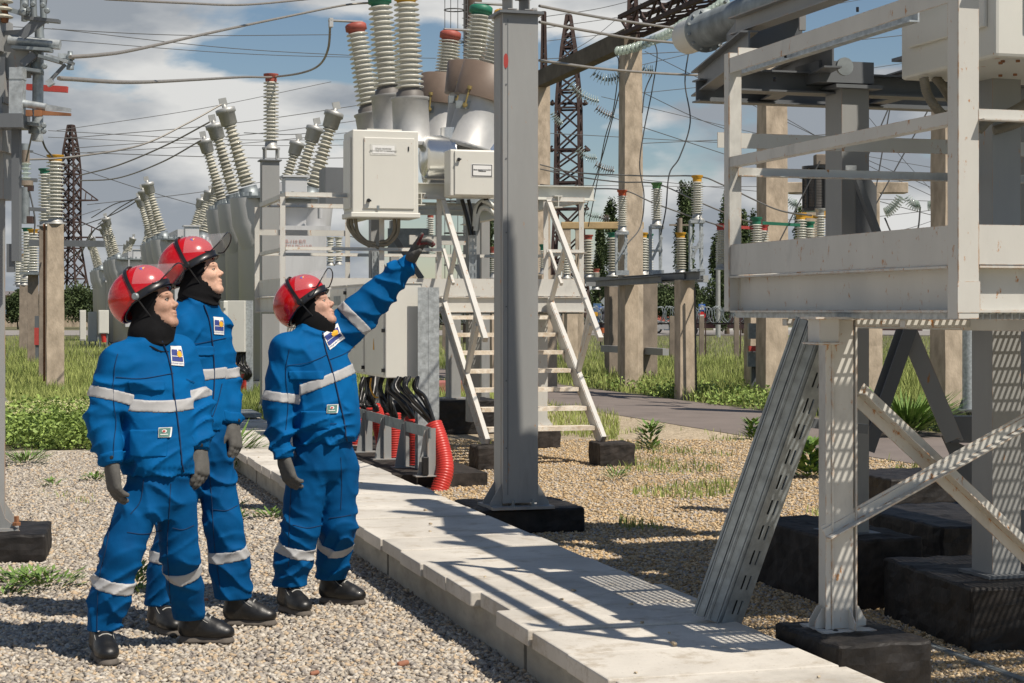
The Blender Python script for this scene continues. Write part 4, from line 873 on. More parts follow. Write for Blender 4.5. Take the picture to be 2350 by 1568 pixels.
# ================================================================= the middle circuit breaker
def breaker(label, Y0=20.6, du=0):
    """built from its own axes: x along b, y along a, z up, origin under the first tank"""
    Ob = at(1045, 0, Y0); Ob.z = 0; t = thing('circuit_breaker', label, 'circuit breaker', Ob, ANG)
    def P_(u, v, Y): return at(u, v, Y)
    phases = [(20.6, (932, 0, 941, 228), (1158, 45, 1118, 190), 'y'), (22.1, (872, 8, 892, 222), (1103, 30, 1088, 180), 'g'), (23.6, (818, 70, 851, 262), (1033, 88, 1022, 205), 'r')]
    cm = {'y': M_yel, 'g': M_green, 'r': M_red}
    for Y, lf, rt, c in phases:
        k = Y/F
        for side, (ut, vt, ub, vb) in ((0, lf), (1, rt)):
            top = P_(ut, vt, Y); bot = P_(ub, vb, Y)+Vector((0, 0, 0)); ax = (top-bot).normalized(); ln = (top-bot).length
            if side == 1: bot = bot-ax*.12; ln += .12
            rs = 34*k if Y < 21 else (33 if Y < 23 else 30)*k
            if side == 0:
                mb = MB(); mb.lathe(bot-ax*.02, bot+ax, [(0, rs*.97), (.10, rs*.92), (.115, rs*.80), (.14, rs*.78)], 24); mb.build('grey_collar', M_brown2, t)
                mb = MB(); b0 = bot-ax*.56; mb.lathe(b0, b0+ax, [(0, rs*1.25), (.03, rs*1.3), (.05, rs*1.3), (.06, rs*1.25), (.54, rs*1.22), (.55, rs*1.3), (.575, rs*1.3)], 28)
                mb.build('transformer_can', M_alu, t)
            else:
                mb = MB(); b0 = bot-ax*.10; mb.lathe(b0, b0+ax, [(0, rs*1.95), (.40, rs*1.95), (.41, rs*1.8), (.41, rs*1.25), (.30, rs*1.2)], 32); mb.build('transformer_ring', M_brown, t)
                mb = MB(); b0 = bot-ax*.70; mb.lathe(b0, b0+ax, [(0, rs*1.6), (.04, rs*1.8), (.06, rs*1.62), (.60, rs*1.6)], 28); mb.build('turret', M_alu, t)
                mb = MB(); mb.bar(b0+ax*.52-B*.35-A*.18, b0+ax*.50+B*.42-A*.22, .05, .09, up=ax); mb.build('clamp_beam', M_galvd, t)
                mb = MB()
                for s_ in (-.25, .3): q_ = b0+ax*.48+B*s_-A*.24; mb.lathe(q_, q_+ax, [(0, .012), (.02, .03), (.05, .03), (.051, .012), (.22, .012), (.222, .03), (.26, .03)], 8, False)
                mb.build('clamp_bolt', M_brass, t)
            mb = MB(); sheds(mb, bot+ax*.12, bot+ax*(ln-.02), 17 if Y < 21 else 16, rs*.62, rs, 24, .86); mb.build('bushing', M_porc, t)
            mb = MB(); mb.lathe(top-ax*.06, top+ax, [(0, rs*.6), (.05, rs*.66), (.06, rs*.82), (.13, rs*.82), (.15, rs*.7), (.16, rs*.5)], 20); mb.build('bushing_cap', cm[c], t)
            mb = MB(); q_ = top+ax*.12; sgn = -1 if side == 0 else 1; mb.bar(q_-B*sgn*.1, q_+B*(sgn*.36), .10, .018); mb.box(q_+B*(sgn*.33)-ZUP*.03, (.05, .1, .12), X=B); mb.build('terminal', M_alu, t)
        # horizontal tank of this phase
        z = 3.45; O_ = P_(1045, 0, Y); O_.z = z; Lh = .85
        mb = MB(); mb.lathe(O_-B*.42, O_+B*1.2, [(0, .05), (.02, .20), (.06, .26), (.34, .265), (.35, .29), (.37, .29), (.38, .265), (1.05, .265), (1.10, .2), (1.13, .05)], 32)
        mb.lathe(O_-B*.02+ZUP*.1, O_-B*.0+ZUP*1, [(0, .17), (.25, .17)], 20); mb.build('tank', M_aluB, t)
        mb = MB(); mb.box(O_+B*.02-A*.27+ZUP*(-.02), (.30, .05, .05), X=B); mb.box(O_-B*.05-A*.27-ZUP*.02, (.02, .07, .07), X=B); mb.box(O_+B*.10-A*.27-ZUP*.02, (.02, .07, .07), X=B); mb.build('flange_clamp', M_alu, t)
        mb = MB(); mb.box(O_+B*.3-ZUP*.30, (.5, .3, .1), X=B); mb.build('saddle', M_galvd, t)
    # frame
    f0 = P_(1045, 0, 20.3)
    mb = MB()
    for dy in (0, 3.5):
        o = Vector((f0.x, f0.y, 3.04))+A*dy; mb.chan(o-B*.5, o+B*1.7, .08, .17, .01)
    for dx in (-.45, 1.2): o = Vector((f0.x, f0.y, 2.93))+B*dx; mb.ibeam(o-A*.2, o+A*4.2, .1, .14, .01)
    bsplit(mb, 'frame_beam', M_creamc, t)
    mb = MB()
    for (u_, Y_, wd) in ((862, 20.9, .14), (1085, 20.9, .14), (1112, 24.6, .12), (905, 24.6, .12)):
        p = P_(u_, 0, Y_); mb.box(Vector((p.x, p.y, 1.62)), (wd, wd, 2.6), X=B)
    bsplit(mb, 'leg', M_steel, t)
    mb = MB(); mb.bar(P_(905, 545, 21), P_(968, 640, 21), .10, .07); mb.bar(P_(1048, 610, 22), P_(1098, 700, 22), .10, .07); mb.bar(P_(895, 640, 22), P_(850, 560, 22), .08, .06); bsplit(mb, 'brace', M_steel_d, t)
    mb = MB(); mb.box(P_(938, 555, 22.4), (.52, .3, .33)); mb.build('junction_box', M_galvd, t)
    # perforated riser trays
    for uu, v0, v1, Y_ in ((1085, 495, 640, 20.55), (862, 575, 640, 20.6)):
        perf_tray(P_(uu, v1, Y_), P_(uu, v0, Y_), .085, t)
    # near drive mechanism on the far side (dark grey box with a round cream end)
    mb = MB(); mb.box(P_(768, 430, 23.8), (.34, .5, .5), X=B); mb.build('drive_box', M_steel_d, t)
    mb = MB(); mb.lathe(P_(742, 408, 23.8), P_(790, 414, 23.8), [(0, .06), (.02, .10), (.22, .10), (.23, .14), (.25, .14), (.26, .11), (.3, .11)], 18); mb.build('drive_pipe', M_creamc, t)
    return t
def perf_tray(p0, p1, w_, parent, m=None, face=Vector((0, -1, 0))):
    p0 = Vector(p0); p1 = Vector(p1); d = (p1-p0).normalized(); n = face.normalized(); sx = d.cross(n).normalized(); L_ = (p1-p0).length
    mb = MB(); k = int(L_/.075); rowsx = [(-.5, -.30), (-.20, .20), (.30, .5)]
    for a_, b_ in rowsx: c_ = (p0+p1)/2+sx*w_*(a_+b_)/2; mb.box(c_, (w_*(b_-a_), .003, L_), X=sx, Zv=d)
    for i in range(k+1):
        z = i*L_/k; h = .035
        for a_ in (-.25, .25): mb.box(p0+d*z+sx*w_*a_, (w_*.10+.002, .0026, h), X=sx, Zv=d)
    for s_ in (-1, 1): mb.box((p0+p1)/2+sx*(s_*w_/2)-n*.02, (.003, .04, L_), X=sx, Zv=d)
    return mb.build('riser_tray', m or M_galv, parent)
M_brass = mat('brass_bolt', (.34, .26, .10), .45, .5, .2, 20); M_brown2 = mat('grey_brown_collar', (.12, .11, .10), .55, 0, .1, 8)
M_aluB = mat('polished_tank', (.80, .80, .78), .22, .9, .08, 4, dirt=.15)
tb1 = breaker('grey and silver circuit breaker with six ribbed bushings above the pointing worker')
# drive cabinet on the left of the breaker, door at the front and side
def cabinet(name, label, o, size, dirx, parts=(), m=M_cab, hinges=True):
    pass
YB = 19.75
tcb = thing('drive_cabinet', 'large cream cabinet with a worn paper notice, hanging above the pointing hand', 'cabinet', at(865, 500, YB), ANG)
mb = MB(); o = at(874, 398, YB+.16); mb.box(o, (.76, .52, .93), X=B, bev=.012); mb.box(o+ZUP*.475, (.40, .4, .02), X=B); mb.box(o-ZUP*.49-B*.0, (.80, .55, .06), X=B, bev=.01); mb.build('case', M_cab, tcb)
mb = MB(); mb.box(o-A*.268-ZUP*.02+B*.04, (.58, .018, .80), X=B, bev=.006); mb.build('door', M_cab, tcb)
mb = MB(); mb.box(o-B*.389-ZUP*.02, (.018, .40, .80), X=B, bev=.006); mb.build('side_door', M_cab, tcb)
mb = MB(); ln = o-A*.279; mb.lathe(ln-B*.20-ZUP*.33, ln-B*.20-ZUP*.33-A, [(0, .022), (.012, .022), (.014, .012), (.03, .012)], 12); mb.box(ln-B*.20-ZUP*.335-A*.03, (.05, .015, .018), X=B); mb.box(ln+B*.26+ZUP*.26, (.012, .012, .05), X=B)
bsplit(mb, 'handle', M_black, tcb)
mb = MB(); mb.box(ln-B*.03+ZUP*.245, (.30, .003, .125), X=B); mb.build('notice', M_paperw, tcb) if 'M_paperw' in globals() else mb.build('notice', globals().setdefault('M_paperw', mat('worn_paper', (.58, .58, .54), .7, 0, .1, 30)), tcb)
mb = MB(); mb.box(ln-B*.03+ZUP*.245-A*.003, (.255, .002, .09), X=B); mb.build('notice_sheet', M_white, tcb)
M_faded = mat('faded_print', (.38, .38, .36), .8, 0, .1, 5)
sign_text('Шкаф привода\nЭВ-110кВ ВЛ Славянская', .026, M_faded, tcb, ln-B*.03+ZUP*.245-A*.006, B, ZUP)
mb = MB(); mb.box(ln-B*.09-ZUP*.41, (.03, .003, .05), X=B); mb.build('small_plate', M_galvd, tcb)
for i, pts in enumerate([[(805, 500), (812, 530), (835, 552), (862, 560)], [(815, 500), (822, 535), (848, 560), (870, 570)], [(800, 500), (800, 520), (820, 548), (850, 566)], [(905, 500), (905, 530), (890, 552), (872, 556)], [(915, 500), (912, 535), (890, 560), (870, 562)]]):
    corrugated([at(a_, b_, YB+.15) for a_, b_ in pts], .022, ['first', 'second', 'third', 'fourth', 'fifth'][i]+' grey flexible hose from the left under the big cream cabinet', M_flex, .012, 8, name='flexible_hose', cat='hose')
tcc = thing('control_cabinet', 'cream control cabinet with a framed white label left of the tall grey column', 'cabinet', at(1085, 455, 19.9), ANG)
mb = MB(); o = at(1094, 400, 20.0); mb.box(o, (.70, .28, .53), X=B, bev=.012); mb.build('case', M_cab, tcc)
mb = MB(); mb.box(o-A*.149+B*.02, (.64, .018, .50), X=B, bev=.006); mb.build('door', M_cab, tcc)
ln = o-A*.16
mb = MB(); mb.box(ln+B*.02+ZUP*.03, (.25, .004, .15), X=B); mb.build('label_border', M_white, tcc)
mb = MB(); mb.box(ln+B*.02+ZUP*.03-A*.003, (.235, .003, .135), X=B); mb.build('label_frame', M_ink, tcc)
mb = MB(); mb.box(ln+B*.02+ZUP*.03-A*.005, (.215, .003, .115), X=B); mb.build('label_sheet', M_white, tcc)
sign_text('Шкаф зажимов В-110 кВ ВЛ\nСлавянская', .0155, M_ink, tcc, ln+B*.02+ZUP*.03-A*.008, B, ZUP, bold=.0004)
mb = MB(); mb.lathe(ln-B*.255+ZUP*.15, ln-B*.255+ZUP*.15-A, [(0, .02), (.012, .02), (.014, .01), (.03, .01)], 10); mb.box(ln-B*.255+ZUP*.15-A*.03, (.045, .014, .016), X=B); bsplit(mb, 'handle', M_black, tcc)
for i, (pts, m_, r_) in enumerate([([(1060, 458), (1072, 500), (1080, 540)], M_cable, .025), ([(1075, 458), (1084, 500), (1088, 540)], M_cable, .022), ([(1140, 478), (1110, 462), (1092, 480), (1088, 520)], M_flexw if 'M_flexw' in globals() else globals().setdefault('M_flexw', mat('pale_hose', (.5, .52, .5), .5, 0, .1, 9)), .03), ([(1146, 500), (1112, 476), (1096, 492), (1090, 530)], globals()['M_flexw'], .03), ([(1120, 456), (1100, 470), (1094, 500)], M_cable, .028)]):
    wire([at(a_, b_, 20.35) for a_, b_ in pts], r_, ['leftmost black', 'second black', 'upper pale', 'lower pale', 'thick curved black'][i]+' cable under the framed label cabinet', m_, 'cable', 'cable', n=8)
wire([at(1140, 455, 20.4), at(1130, 480, 20.4), at(1146, 500, 20.4)], .012, 'thin yellow lead beside the pale hoses under the label cabinet', M_yel, 'cable', 'cable')

# breaker foundation seen below the stairs
footing(at(1048, 0, 23.6).xy.to_3d(), (.95, .9, .46), 'large black foundation block left of the stairs under the breaker', M_bitum); footing(at(905, 0, 24).xy.to_3d(), (.8, .9, .4), 'black foundation block behind the marshalling cabinets', M_bitum)
mb = MB(); p = at(1040, 0, 23.5); mb.box(Vector((p.x, p.y, 1.2)), (.17, .17, 1.5), X=B); mb.box(Vector((p.x, p.y, .47)), (.34, .3, .02), X=B)
tag(mb.build('steel_post', M_steel), 'short grey steel post standing on the big black foundation block', 'post')
mb = MB(); mb.box(gnd(1025, 905)+ZUP*.12, (1.0, .5, .30), X=B, bev=.03); tag(mb.build('red_crate', mat('faded_red', (.38, .14, .12), .8, 0, .2, 4)), 'faded reddish box lying in the grass behind the conduits', 'box')

# ================================================================= marshalling cabinets with cables and red conduits by the walkway
YM = 16.6
def marsh(u0, u1, u2, v0, v1, Y, label, win=False):
    t = thing('marshalling_cabinet', label, 'cabinet', (at(u1, 0, Y)+A*(.97*u0)).xy.to_3d(), ANG, 'marshalling cabinets by the walkway')
    c0 = at(u1, v1, Y); z0 = c0.z; h = (v1-v0)/F*Y
    wd = (u2-u1)/F*Y/B.x*.98; dp = .93
    o = Vector((c0.x, c0.y, z0+h/2))+B*(wd/2)+A*(dp/2+.97*u0)
    mb = MB(); mb.box(o, (wd, dp, h), X=B, bev=.008); mb.box(o+ZUP*(h/2+.004), (wd+.02, dp+.02, .012), X=B); mb.build('case', M_cab, t)
    mb = MB(); mb.box(o-B*(wd/2+.009), (.018, dp*.94, h*.95), X=B, bev=.004); mb.build('door', M_cab, t)
    mb = MB(); dl = o-B*(wd/2+.02)
    for f in (.42, -.42, 0): mb.box(dl-A*(dp*.47)+ZUP*h*f, (.03, .02, .035), X=B)
    bsplit(mb, 'hinge', M_black, t)
    mb = MB(); q_ = dl-ZUP*h*.18; mb.poly([q_-A*.03-ZUP*.03, q_+A*.03-ZUP*.03, q_+ZUP*.08], .002, -B); mb.build('warning_triangle', M_yel, t)
    if win:
        mb = MB(); mb.box(dl+ZUP*h*.33, (.006, dp*.4, .10), X=B); mb.build('vent', M_galvd, t)
        mb = MB(); mb.box(dl+ZUP*h*.12, (.006, dp*.5, .14), X=B); mb.build('window', M_white, t)
    return t, o, wd, dp, h
tm1, om, wd, dp, h = marsh(0, 885, 967, 650, 868, YM, 'nearest white marshalling cabinet beside the conduits, right of the pointing worker')
marsh(1, 885, 967, 650, 868, YM, 'second marshalling cabinet with a small vent, behind the pointing worker shoulder', True)
marsh(2, 885, 967, 650, 868, YM, 'third marshalling cabinet with a small vent, next to the raised visor', True)
tps = thing('mounting_post', 'galvanised angle post carrying the nearest marshalling cabinet', 'post', at(992, 0, YM).xy.to_3d(), ANG)
mb = MB(); b0 = at(992, 0, YM+.08); b0.z = .08; t0 = Vector(b0); t0.z = CH+(HV-660)/F*(YM+.08); mb.chan(b0-B*.05, t0-B*.05, .105, .12, .006, up=A)
mb.box((b0+t0)/2-A*.06, (.105, .006, (t0-b0).length), X=B); mb.build('post', M_galv, tps)
mb = MB()
for v in (675, 862): mb.bar(at(960, v, YM+.22), at(1004, v, YM+.2), .06, .04)
bsplit(mb, 'bracket', M_galvd, tps)
# slab under the conduits
tsl = thing('equipment_slab', 'low black painted concrete slab under the red conduits', 'slab', gnd(1000, 1110), ANG)
mb = MB(); s0 = gnd(900, 1122); s1 = gnd(1128, 1122); cc = (s0+s1)/2+A*2.4
e1 = Vector((xR(16.0)+.02, 16.0, 0)); wd_ = 1.16
mb.poly([e1+ZUP*.0, e1+B*wd_, e1+B*wd_+A*5, e1+A*5], .13, ZUP); mb.build('slab', M_bitumb, tsl)
# support brackets
YR = [15.35+.95*i for i in range(5)]
tbk = thing('conduit_rack', 'grey bracket rack with tapered gussets holding the red conduits', 'rack', e1, ANG)
def rk(i): # position of rack post i, nearest first
    p = at(985, 0, 15.98)+A*(.95*i); p.z = .13; return p
for i in range(5):
    p = rk(i); mb = MB(); mb.poly([p-B*.115, p-B*.02, p-B*.02+ZUP*.42, p-B*.045+ZUP*.42], .008, A); mb.box(p+B*.02+ZUP*.22, (.08, .012, .44), X=B); mb.box(p-B*.02+ZUP*.22, (.010, .08, .44), X=B); mb.box(p-B*.02+ZUP*.005, (.24, .13, .01), X=B)
    mb.build('gusset_bracket', M_steel, tbk)
mb = MB(); mb.bar(rk(0)+ZUP*.40-A*.10-B*.01, rk(4)+ZUP*.40-A*.10-B*.01, .012, .10); mb.build('cross_strip', M_galvd, tbk)
mb = MB(); mb.box(rk(0)+ZUP*.10-B*.05-A*.05, (.06, .05, .17), X=B, bev=.01); mb.build('clamp', M_black, tbk)
cond = [[(994, 972, 16.15), (1008, 1010, 16.1), (1018, 1050, 16.05), (1020, 1085, 16.0), (1006, 1132, 15.95)], [(946, 958, 16.9), (952, 985, 16.95), (955, 1020, 16.95), (955, 1066, 16.95)], [(902, 948, 17.9), (903, 985, 17.9), (903, 1050, 17.9)], [(858, 932, 18.9), (868, 965, 18.95), (878, 1005, 19), (880, 1030, 19)], [(828, 935, 19.4), (822, 970, 19.4), (815, 1020, 19.4)]]
for i, c_ in enumerate(cond):
    corrugated([at(*p) for p in c_], .084, ['nearest long bending red corrugated conduit ending in the gravel', 'second red corrugated conduit from the right, standing on the slab', 'third red corrugated conduit, in the middle of the rack', 'fourth red conduit, leaning, in the shade behind the rack strip', 'fifth red conduit just right of the pointing worker jacket'][i], group='red conduits in the rack', n=20)
tcb2 = thing('cable_bundle', 'thick black cables fanning from the nearest marshalling cabinet into the red conduits', 'cables', at(920, 870, YM), 0)
rgc = random.Random(11)
for (us, tgt, n_) in (((905, 960), (992, 972, 16.15), 7), ((892, 935), (945, 958, 16.9), 7), ((875, 905), (902, 948, 17.6), 6), ((838, 870), (860, 932, 18.6), 7), ((828, 850), (832, 930, 19.2), 5)):
    mb = MB()
    for i in range(n_):
        u0 = rgc.uniform(*us); Yk = tgt[2]; off = rgc.uniform(-7, 7)
        mb.tube(smooth_pts([at(u0, 866, Yk+.1), at(u0-4+rgc.uniform(-4, 4), 890+rgc.uniform(-4, 8), Yk+.05+rgc.uniform(-.1, .1)), at((u0+tgt[0])/2-6+off, 925+rgc.uniform(-12, 6), Yk+rgc.uniform(-.1, .1)), at(tgt[0]+off*.8, tgt[1], Yk+rgc.uniform(-.03, .03)), at(tgt[0]+off*.8+3, tgt[1]+12, Yk)], 5), .019, 7)
    mb.build('cable', M_cable, tcb2)
mb = MB(); mb.tube(smooth_pts([at(852, 868, 18), at(850, 890, 18), at(862, 912, 18), at(880, 905, 18)], 6), .010, 6); mb.build('earth_wire', M_yel, tcb2)
mb = MB()
for k in range(3): mb.poly([at(1032, 705+k, 24), at(1052, 705+k, 24), at(1052, 720+k, 24), at(1032, 720+k, 24)], .01) if k == 0 else None
tag(mb.build('cable_duct', M_galvd), 'small grey duct piece behind the marshalling cabinet post', 'duct')
# low grate and lids of the far walkway end
mb = MB(); mb.box(wpt(WW/2, 13.6, .31), (.9, 1.0, .05), X=B2); tag(mb.build('duct_cover', M_galvd), 'weathered grey duct cover across the far end of the walkway', 'cover')
# ================================================================= near platform on the right
QO = at(2200, 0, 7.2); QO.z = 0; QA = math.atan(.300); QAv = Vector((-math.sin(QA), math.cos(QA), 0)); QBv = Vector((math.cos(QA), math.sin(QA), 0)); QD = 2.33
def k_(x, y, z): return QO+QBv*x+QAv*y+ZUP*z
tq = thing('service_platform', 'rust speckled cream steel platform looming in the near right foreground', 'platform', QO, QA)
mb = MB(); mb.box(k_(.045, 0, 2.4), (.095, .008, 1.58), X=QBv); mb.box(k_(-.0, .04, 2.4), (.008, .08, 1.58), X=QBv); mb.build('rail_post', M_cream, tq)
mb = MB(); mb.box(k_(.035, QD, 2.34), (.07, .007, 1.40), X=QBv); mb.box(k_(-.0, QD+.03, 2.34), (.007, .06, 1.40), X=QBv); mb.build('rail_post', M_cream, tq)
mb = MB(); mb.box(k_(3.4, 0, 2.3), (.095, .008, 1.38), X=QBv); mb.box(k_(3.4, QD, 2.3), (.06, .06, 1.38), X=QBv); bsplit(mb, 'rail_post', M_cream, tq)
mb = MB(); mb.box(k_(.012, QD/2+.04, 1.918), (.010, QD-.08, .165), X=QBv); mb.box(k_(1.75, .012, 1.918), (3.3, .010, .165), X=QBv); mb.box(k_(1.75, QD, 1.918), (3.4, .010, .165), X=QBv); bsplit(mb, 'toe_plate', M_cream, tq)
mb = MB()
mb.chan(k_(.070, .09, 1.733), k_(.070, QD-.01, 1.733), .070, .195, .009, sx=-1)
mb.chan(k_(.10, .070, 1.733), k_(3.4, .070, 1.733), .070, .195, .009, sx=1)
mb.ibeam(k_(0.05, QD, 1.735), k_(3.4, QD, 1.735), .08, .19, .009)
bsplit(mb, 'edge_channel', M_cream, tq)
mb = MB(); mb.box(k_(.045, -.0035, 1.70), (.105, .006, .13), X=QBv); mb.build('corner_plate', M_cream, tq)
mb = MB()
mb.angle(k_(-.0, .08, 2.42), k_(-.0, QD, 2.42), .055, .006, sx=1, sy=1); mb.angle(k_(.09, 0, 2.43), k_(3.4, 0, 2.43), .05, .006); mb.angle(k_(.05, QD, 2.37), k_(3.4, QD, 2.37), .05, .006)
bsplit(mb, 'middle_rail', M_cream, tq)
mb = MB(); mb.angle(k_(0, .04, 3.01), k_(0, QD+.02, 3.01), .08, .008, sx=1, sy=-1); mb.angle(k_(.05, 0, 3.01), k_(3.4, 0, 3.01), .07, .008); mb.angle(k_(.05, QD, 3.01), k_(.2, QD, 3.01), .06, .008); bsplit(mb, 'top_rail', M_cream, tq)
mb = MB(); mb.box(k_(.02+1.2, QD+.32, 2.60), (2.3, .008, .085), X=QBv); mb.build('flat_rail', M_cream, tq)
# serrated grating: long bars along the platform, twisted rods across
mb = MB()
nb = 98
for i in range(nb): x = .03+i*.0345; mb.bar(k_(x, .03, 1.622), k_(x, QD-.02, 1.622), .0045, .030)
for i in range(46): y = .04+i*.05; mb.bar(k_(.03, y, 1.632), k_(3.38, y, 1.632), .006, .008)
o = mb.build('grating', M_galv, tq)
mb = MB(); mb.bar(k_(.4, .02, 1.58), k_(.4, QD, 1.58), .05, .05); 
for y in (.55, 1.15, 1.75): mb.bar(k_(.05, y, 1.585), k_(3.3, y, 1.585), .05, .035)
bsplit(mb, 'grating_bearer', M_cream, tq)
# leg with its base plate
Pg = at(1923, 0, 8.22)
mb = MB(); lz0, lz1 = .155, 1.60
mb.ibeam(Vector((Pg.x, Pg.y, lz0)), Vector((Pg.x, Pg.y, lz1)), .14, .13, .009, up=QBv)
mb.box(Vector((Pg.x-.005, Pg.y-.062, (lz0+lz1)/2)), (.142, .007, lz1-lz0), X=QBv); mb.build('leg', M_cream, tq)
mb = MB(); mb.box(Vector((Pg.x, Pg.y, .148)), (.27, .26, .012), X=QBv)
mb.box(Vector((Pg.x, Pg.y, 1.607)), (.2, .18, .01), X=QBv)
for k in (-1, 1):
    for yy in (-1, 1):
        o = Vector((Pg.x, Pg.y, .156))+QBv*(k*.073)+QAv*(yy*.03); mb.poly([o, o+QBv*(k*.06), o+QBv*(k*.06)+ZUP*.03, o+QBv*(k*.02)+ZUP*.095, o+ZUP*.1], .007, QAv)
o = Vector((Pg.x, Pg.y, .156))-QAv*.07+QBv*.02; mb.poly([o, o-QAv*.06, o-QAv*.06+ZUP*.03, o+ZUP*.1], .007, QBv); bsplit(mb, 'base_plate', M_cream, tq)
mb = MB(); mb.box(at(1890, 762, 8.1), (.10, .12, .12), X=QBv); mb.box(at(1890, 730, 8.1), (.16, .16, .01), X=QBv); mb.box(at(1890, 788, 8.1), (.15, .14, .008), X=QBv); mb.build('beam_stub', M_cream, tq)
mb = MB(); mb.angle(at(1966, 905, 8.28), at(2375, 1290, 8.75), .065, .006, sx=1); mb.bar(at(1966, 915, 8.28), at(2375, 1300, 8.75), .006, .065, up=ZUP); mb.build('brace', M_cream, tq)
mb = MB(); mb.angle(at(1893, 1235, 8.14), at(2385, 960, 8.5), .06, .006); mb.bar(at(1893, 1230, 8.13), at(2385, 955, 8.49), .006, .065, up=ZUP); mb.build('brace', M_cream, tq)
mb = MB(); mb.bar(at(1850, 970, 9.4), at(1990, 985, 9.4), .05, .05); mb.build('tie', M_steel_d, tq)

# footings
def block(near_corner, wx, wy, h, label, m=M_bitum, rz=QA):
    X = Vector((math.cos(rz), math.sin(rz), 0)); Yv = Vector((-X.y, X.x, 0)); p = Vector(near_corner); mb = MB(); mb.box(p+X*wx/2+Yv*wy/2+ZUP*h/2, (wx, wy, h), X=X, bev=.015)
    return tag(rough_block(mb, m), label, 'footing')
    return tag(mb.build('footing', m), label, 'footing')
block((1.305, 6.98, 0), .44, .56, .30, 'low black footing under the near cream platform leg', rz=.32)
block((1.78, 9.48, 0), .52, 1.15, .39, 'wide dark footing behind the near platform leg, lit on its front', M_bitumb)
block((2.19, 8.32, 0), 1.2, 1.05, .32, 'large black footing at the right edge with grating shadow on it', rz=.19)
block((2.55, 10.35, 0), .9, 1.2, .36, 'black footing behind the larger one near the right edge')
block((3.02, 13.9, 0), .9, .9, .3, 'small black footing under the pipe at far right')
# the platform is a little smaller than first drawn
QS = .9; tq.scale = (QS, QS, QS); tq.location = (QO.x*QS, QO.y*QS, 1.64*(1-QS))
# grey columns of the near breaker
def gcol(u, Y, z0, z1, wx, wy, label, hp=True):
    p = at(u, 0, Y); t = thing('steel_column', label, 'column', (p.x, p.y, z0), QA)
    mb = MB(); mb.box(Vector((p.x, p.y, (z0+z1)/2)), (wx, wy, z1-z0), X=QBv); mb.build('shaft', M_steel, t)
    mb = MB(); mb.box(Vector((p.x, p.y, z0+.008)), (wx*1.6, wy*1.5, .016), X=QBv)
    if hp: mb.box(Vector((p.x, p.y, z1)), (wx*1.7, wy*1.5, .02), X=QBv)
    bsplit(mb, 'base_plate', M_steel_d, t); return t, p
tk, pk = gcol(1944, 9.9, .38, 2.90, .17, .20, 'grey column with a head plate behind the near platform, dark in the shade')
mb = MB(); mb.poly([at(1965, 400, 9.8), at(1990, 400, 9.8), at(2012, 430, 9.8), at(2012, 545, 9.8), at(1965, 545, 9.8)], .02, Vector((0, 1, 0))); mb.bar(at(1962, 400, 9.7), at(2022, 560, 9.7), .10, .03); bsplit(mb, 'gusset', M_steel_d, tk)
mb = MB(); mb.box(at(1953, 388, 9.68), (.06, .01, .04)); mb.build('small_plate', M_galv, tk)
tk2, pk2 = gcol(2286, 8.75, .32, 2.95, .16, .19, 'grey column on the big black footing at the right edge')
mb = MB(); mb.poly([at(2350, 850, 8.75), at(2330, 1010, 8.75), at(2330, 1170, 8.75), at(2420, 1170, 8.75), at(2420, 850, 8.75)], .012, Vector((0, 1, 0))); mb.build('gusset', M_steel, tk2)
gcol(2370, 9.8, .32, 2.9, .16, .19, 'grey column cut by the right edge of the photograph')
gcol(2300, 11.6, .36, 2.9, .24, .2, 'rear grey column between the corner post and the right edge')
# inverted V braces behind
tv = thing('cross_brace', 'dark grey inverted V brace seen below the near platform', 'brace', at(2085, 900, 10.4), 0)
mb = MB(); mb.angle(at(2085, 742, 10.4), at(1982, 1035, 10.4), .06, .008, up=Vector((0, -1, 0))); mb.bar(at(2092, 748, 10.35), at(1992, 1035, 10.35), .075, .03, up=Vector((0, -1, 0))); mb.build('bar', M_steel_d, tv)
mb = MB(); mb.bar(at(2072, 735, 10.4), at(2188, 1010, 10.4), .10, .012, up=Vector((0, -1, 0))); mb.bar(at(2090, 735, 10.45), at(2205, 1010, 10.45), .012, .09, up=Vector((0, -1, 0))); mb.build('bar', M_steel, tv)
mb = MB(); mb.box(at(2210, 985, 10.6), (.16, .1, .16)); mb.poly([at(2160, 1000, 10.6), at(2255, 1040, 10.6), at(2255, 1190, 10.6), at(2210, 1110, 10.6)], .012, Vector((0, 1, 0))); mb.build('foot_plate', M_steel_d, tv)
mb = MB(); mb.bar(gnd(1998, 1430, .02), gnd(2400, 1580, .02), .045, .012); tag(mb.build('earthing_strip', M_galvd), 'flat dark metal strip lying on the ground between the near footings', 'strip')
# perforated riser trays right of the corner post
tt_ = thing('riser_tray', 'vertical slotted galvanised tray right of the corner post', 'cable tray', at(2254, 660, 9.2), 0); perf_tray(at(2254, 655, 9.2), at(2256, 320, 9.2), .11, tt_)
# galvanised pipe post at far right
tpp = thing('pipe_post', 'round galvanised pipe post on a bolted plate below the near platform', 'post', gnd(2223, 948, .3), 0)
mb = MB(); p = gnd(2223, 940, .3); mb.lathe(p, p+ZUP, [(0, .085), (1.9, .085)], 18); mb.build('pipe', M_galv, tpp); mb = MB(); mb.box(p, (.34, .34, .02)); 
for sx in (-1, 1): mb.poly([p+Vector((sx*.085, 0, 0)), p+Vector((sx*.15, 0, 0)), p+Vector((sx*.085, 0, .15))], .01, Vector((0, 1, 0)))
mb.build('base_plate', M_steel_d, tpp)
tpf2 = footing((p.x, p.y+.1, 0), (.62, .62, .29), 'black footing carrying the round galvanised pipe post', rz=0)

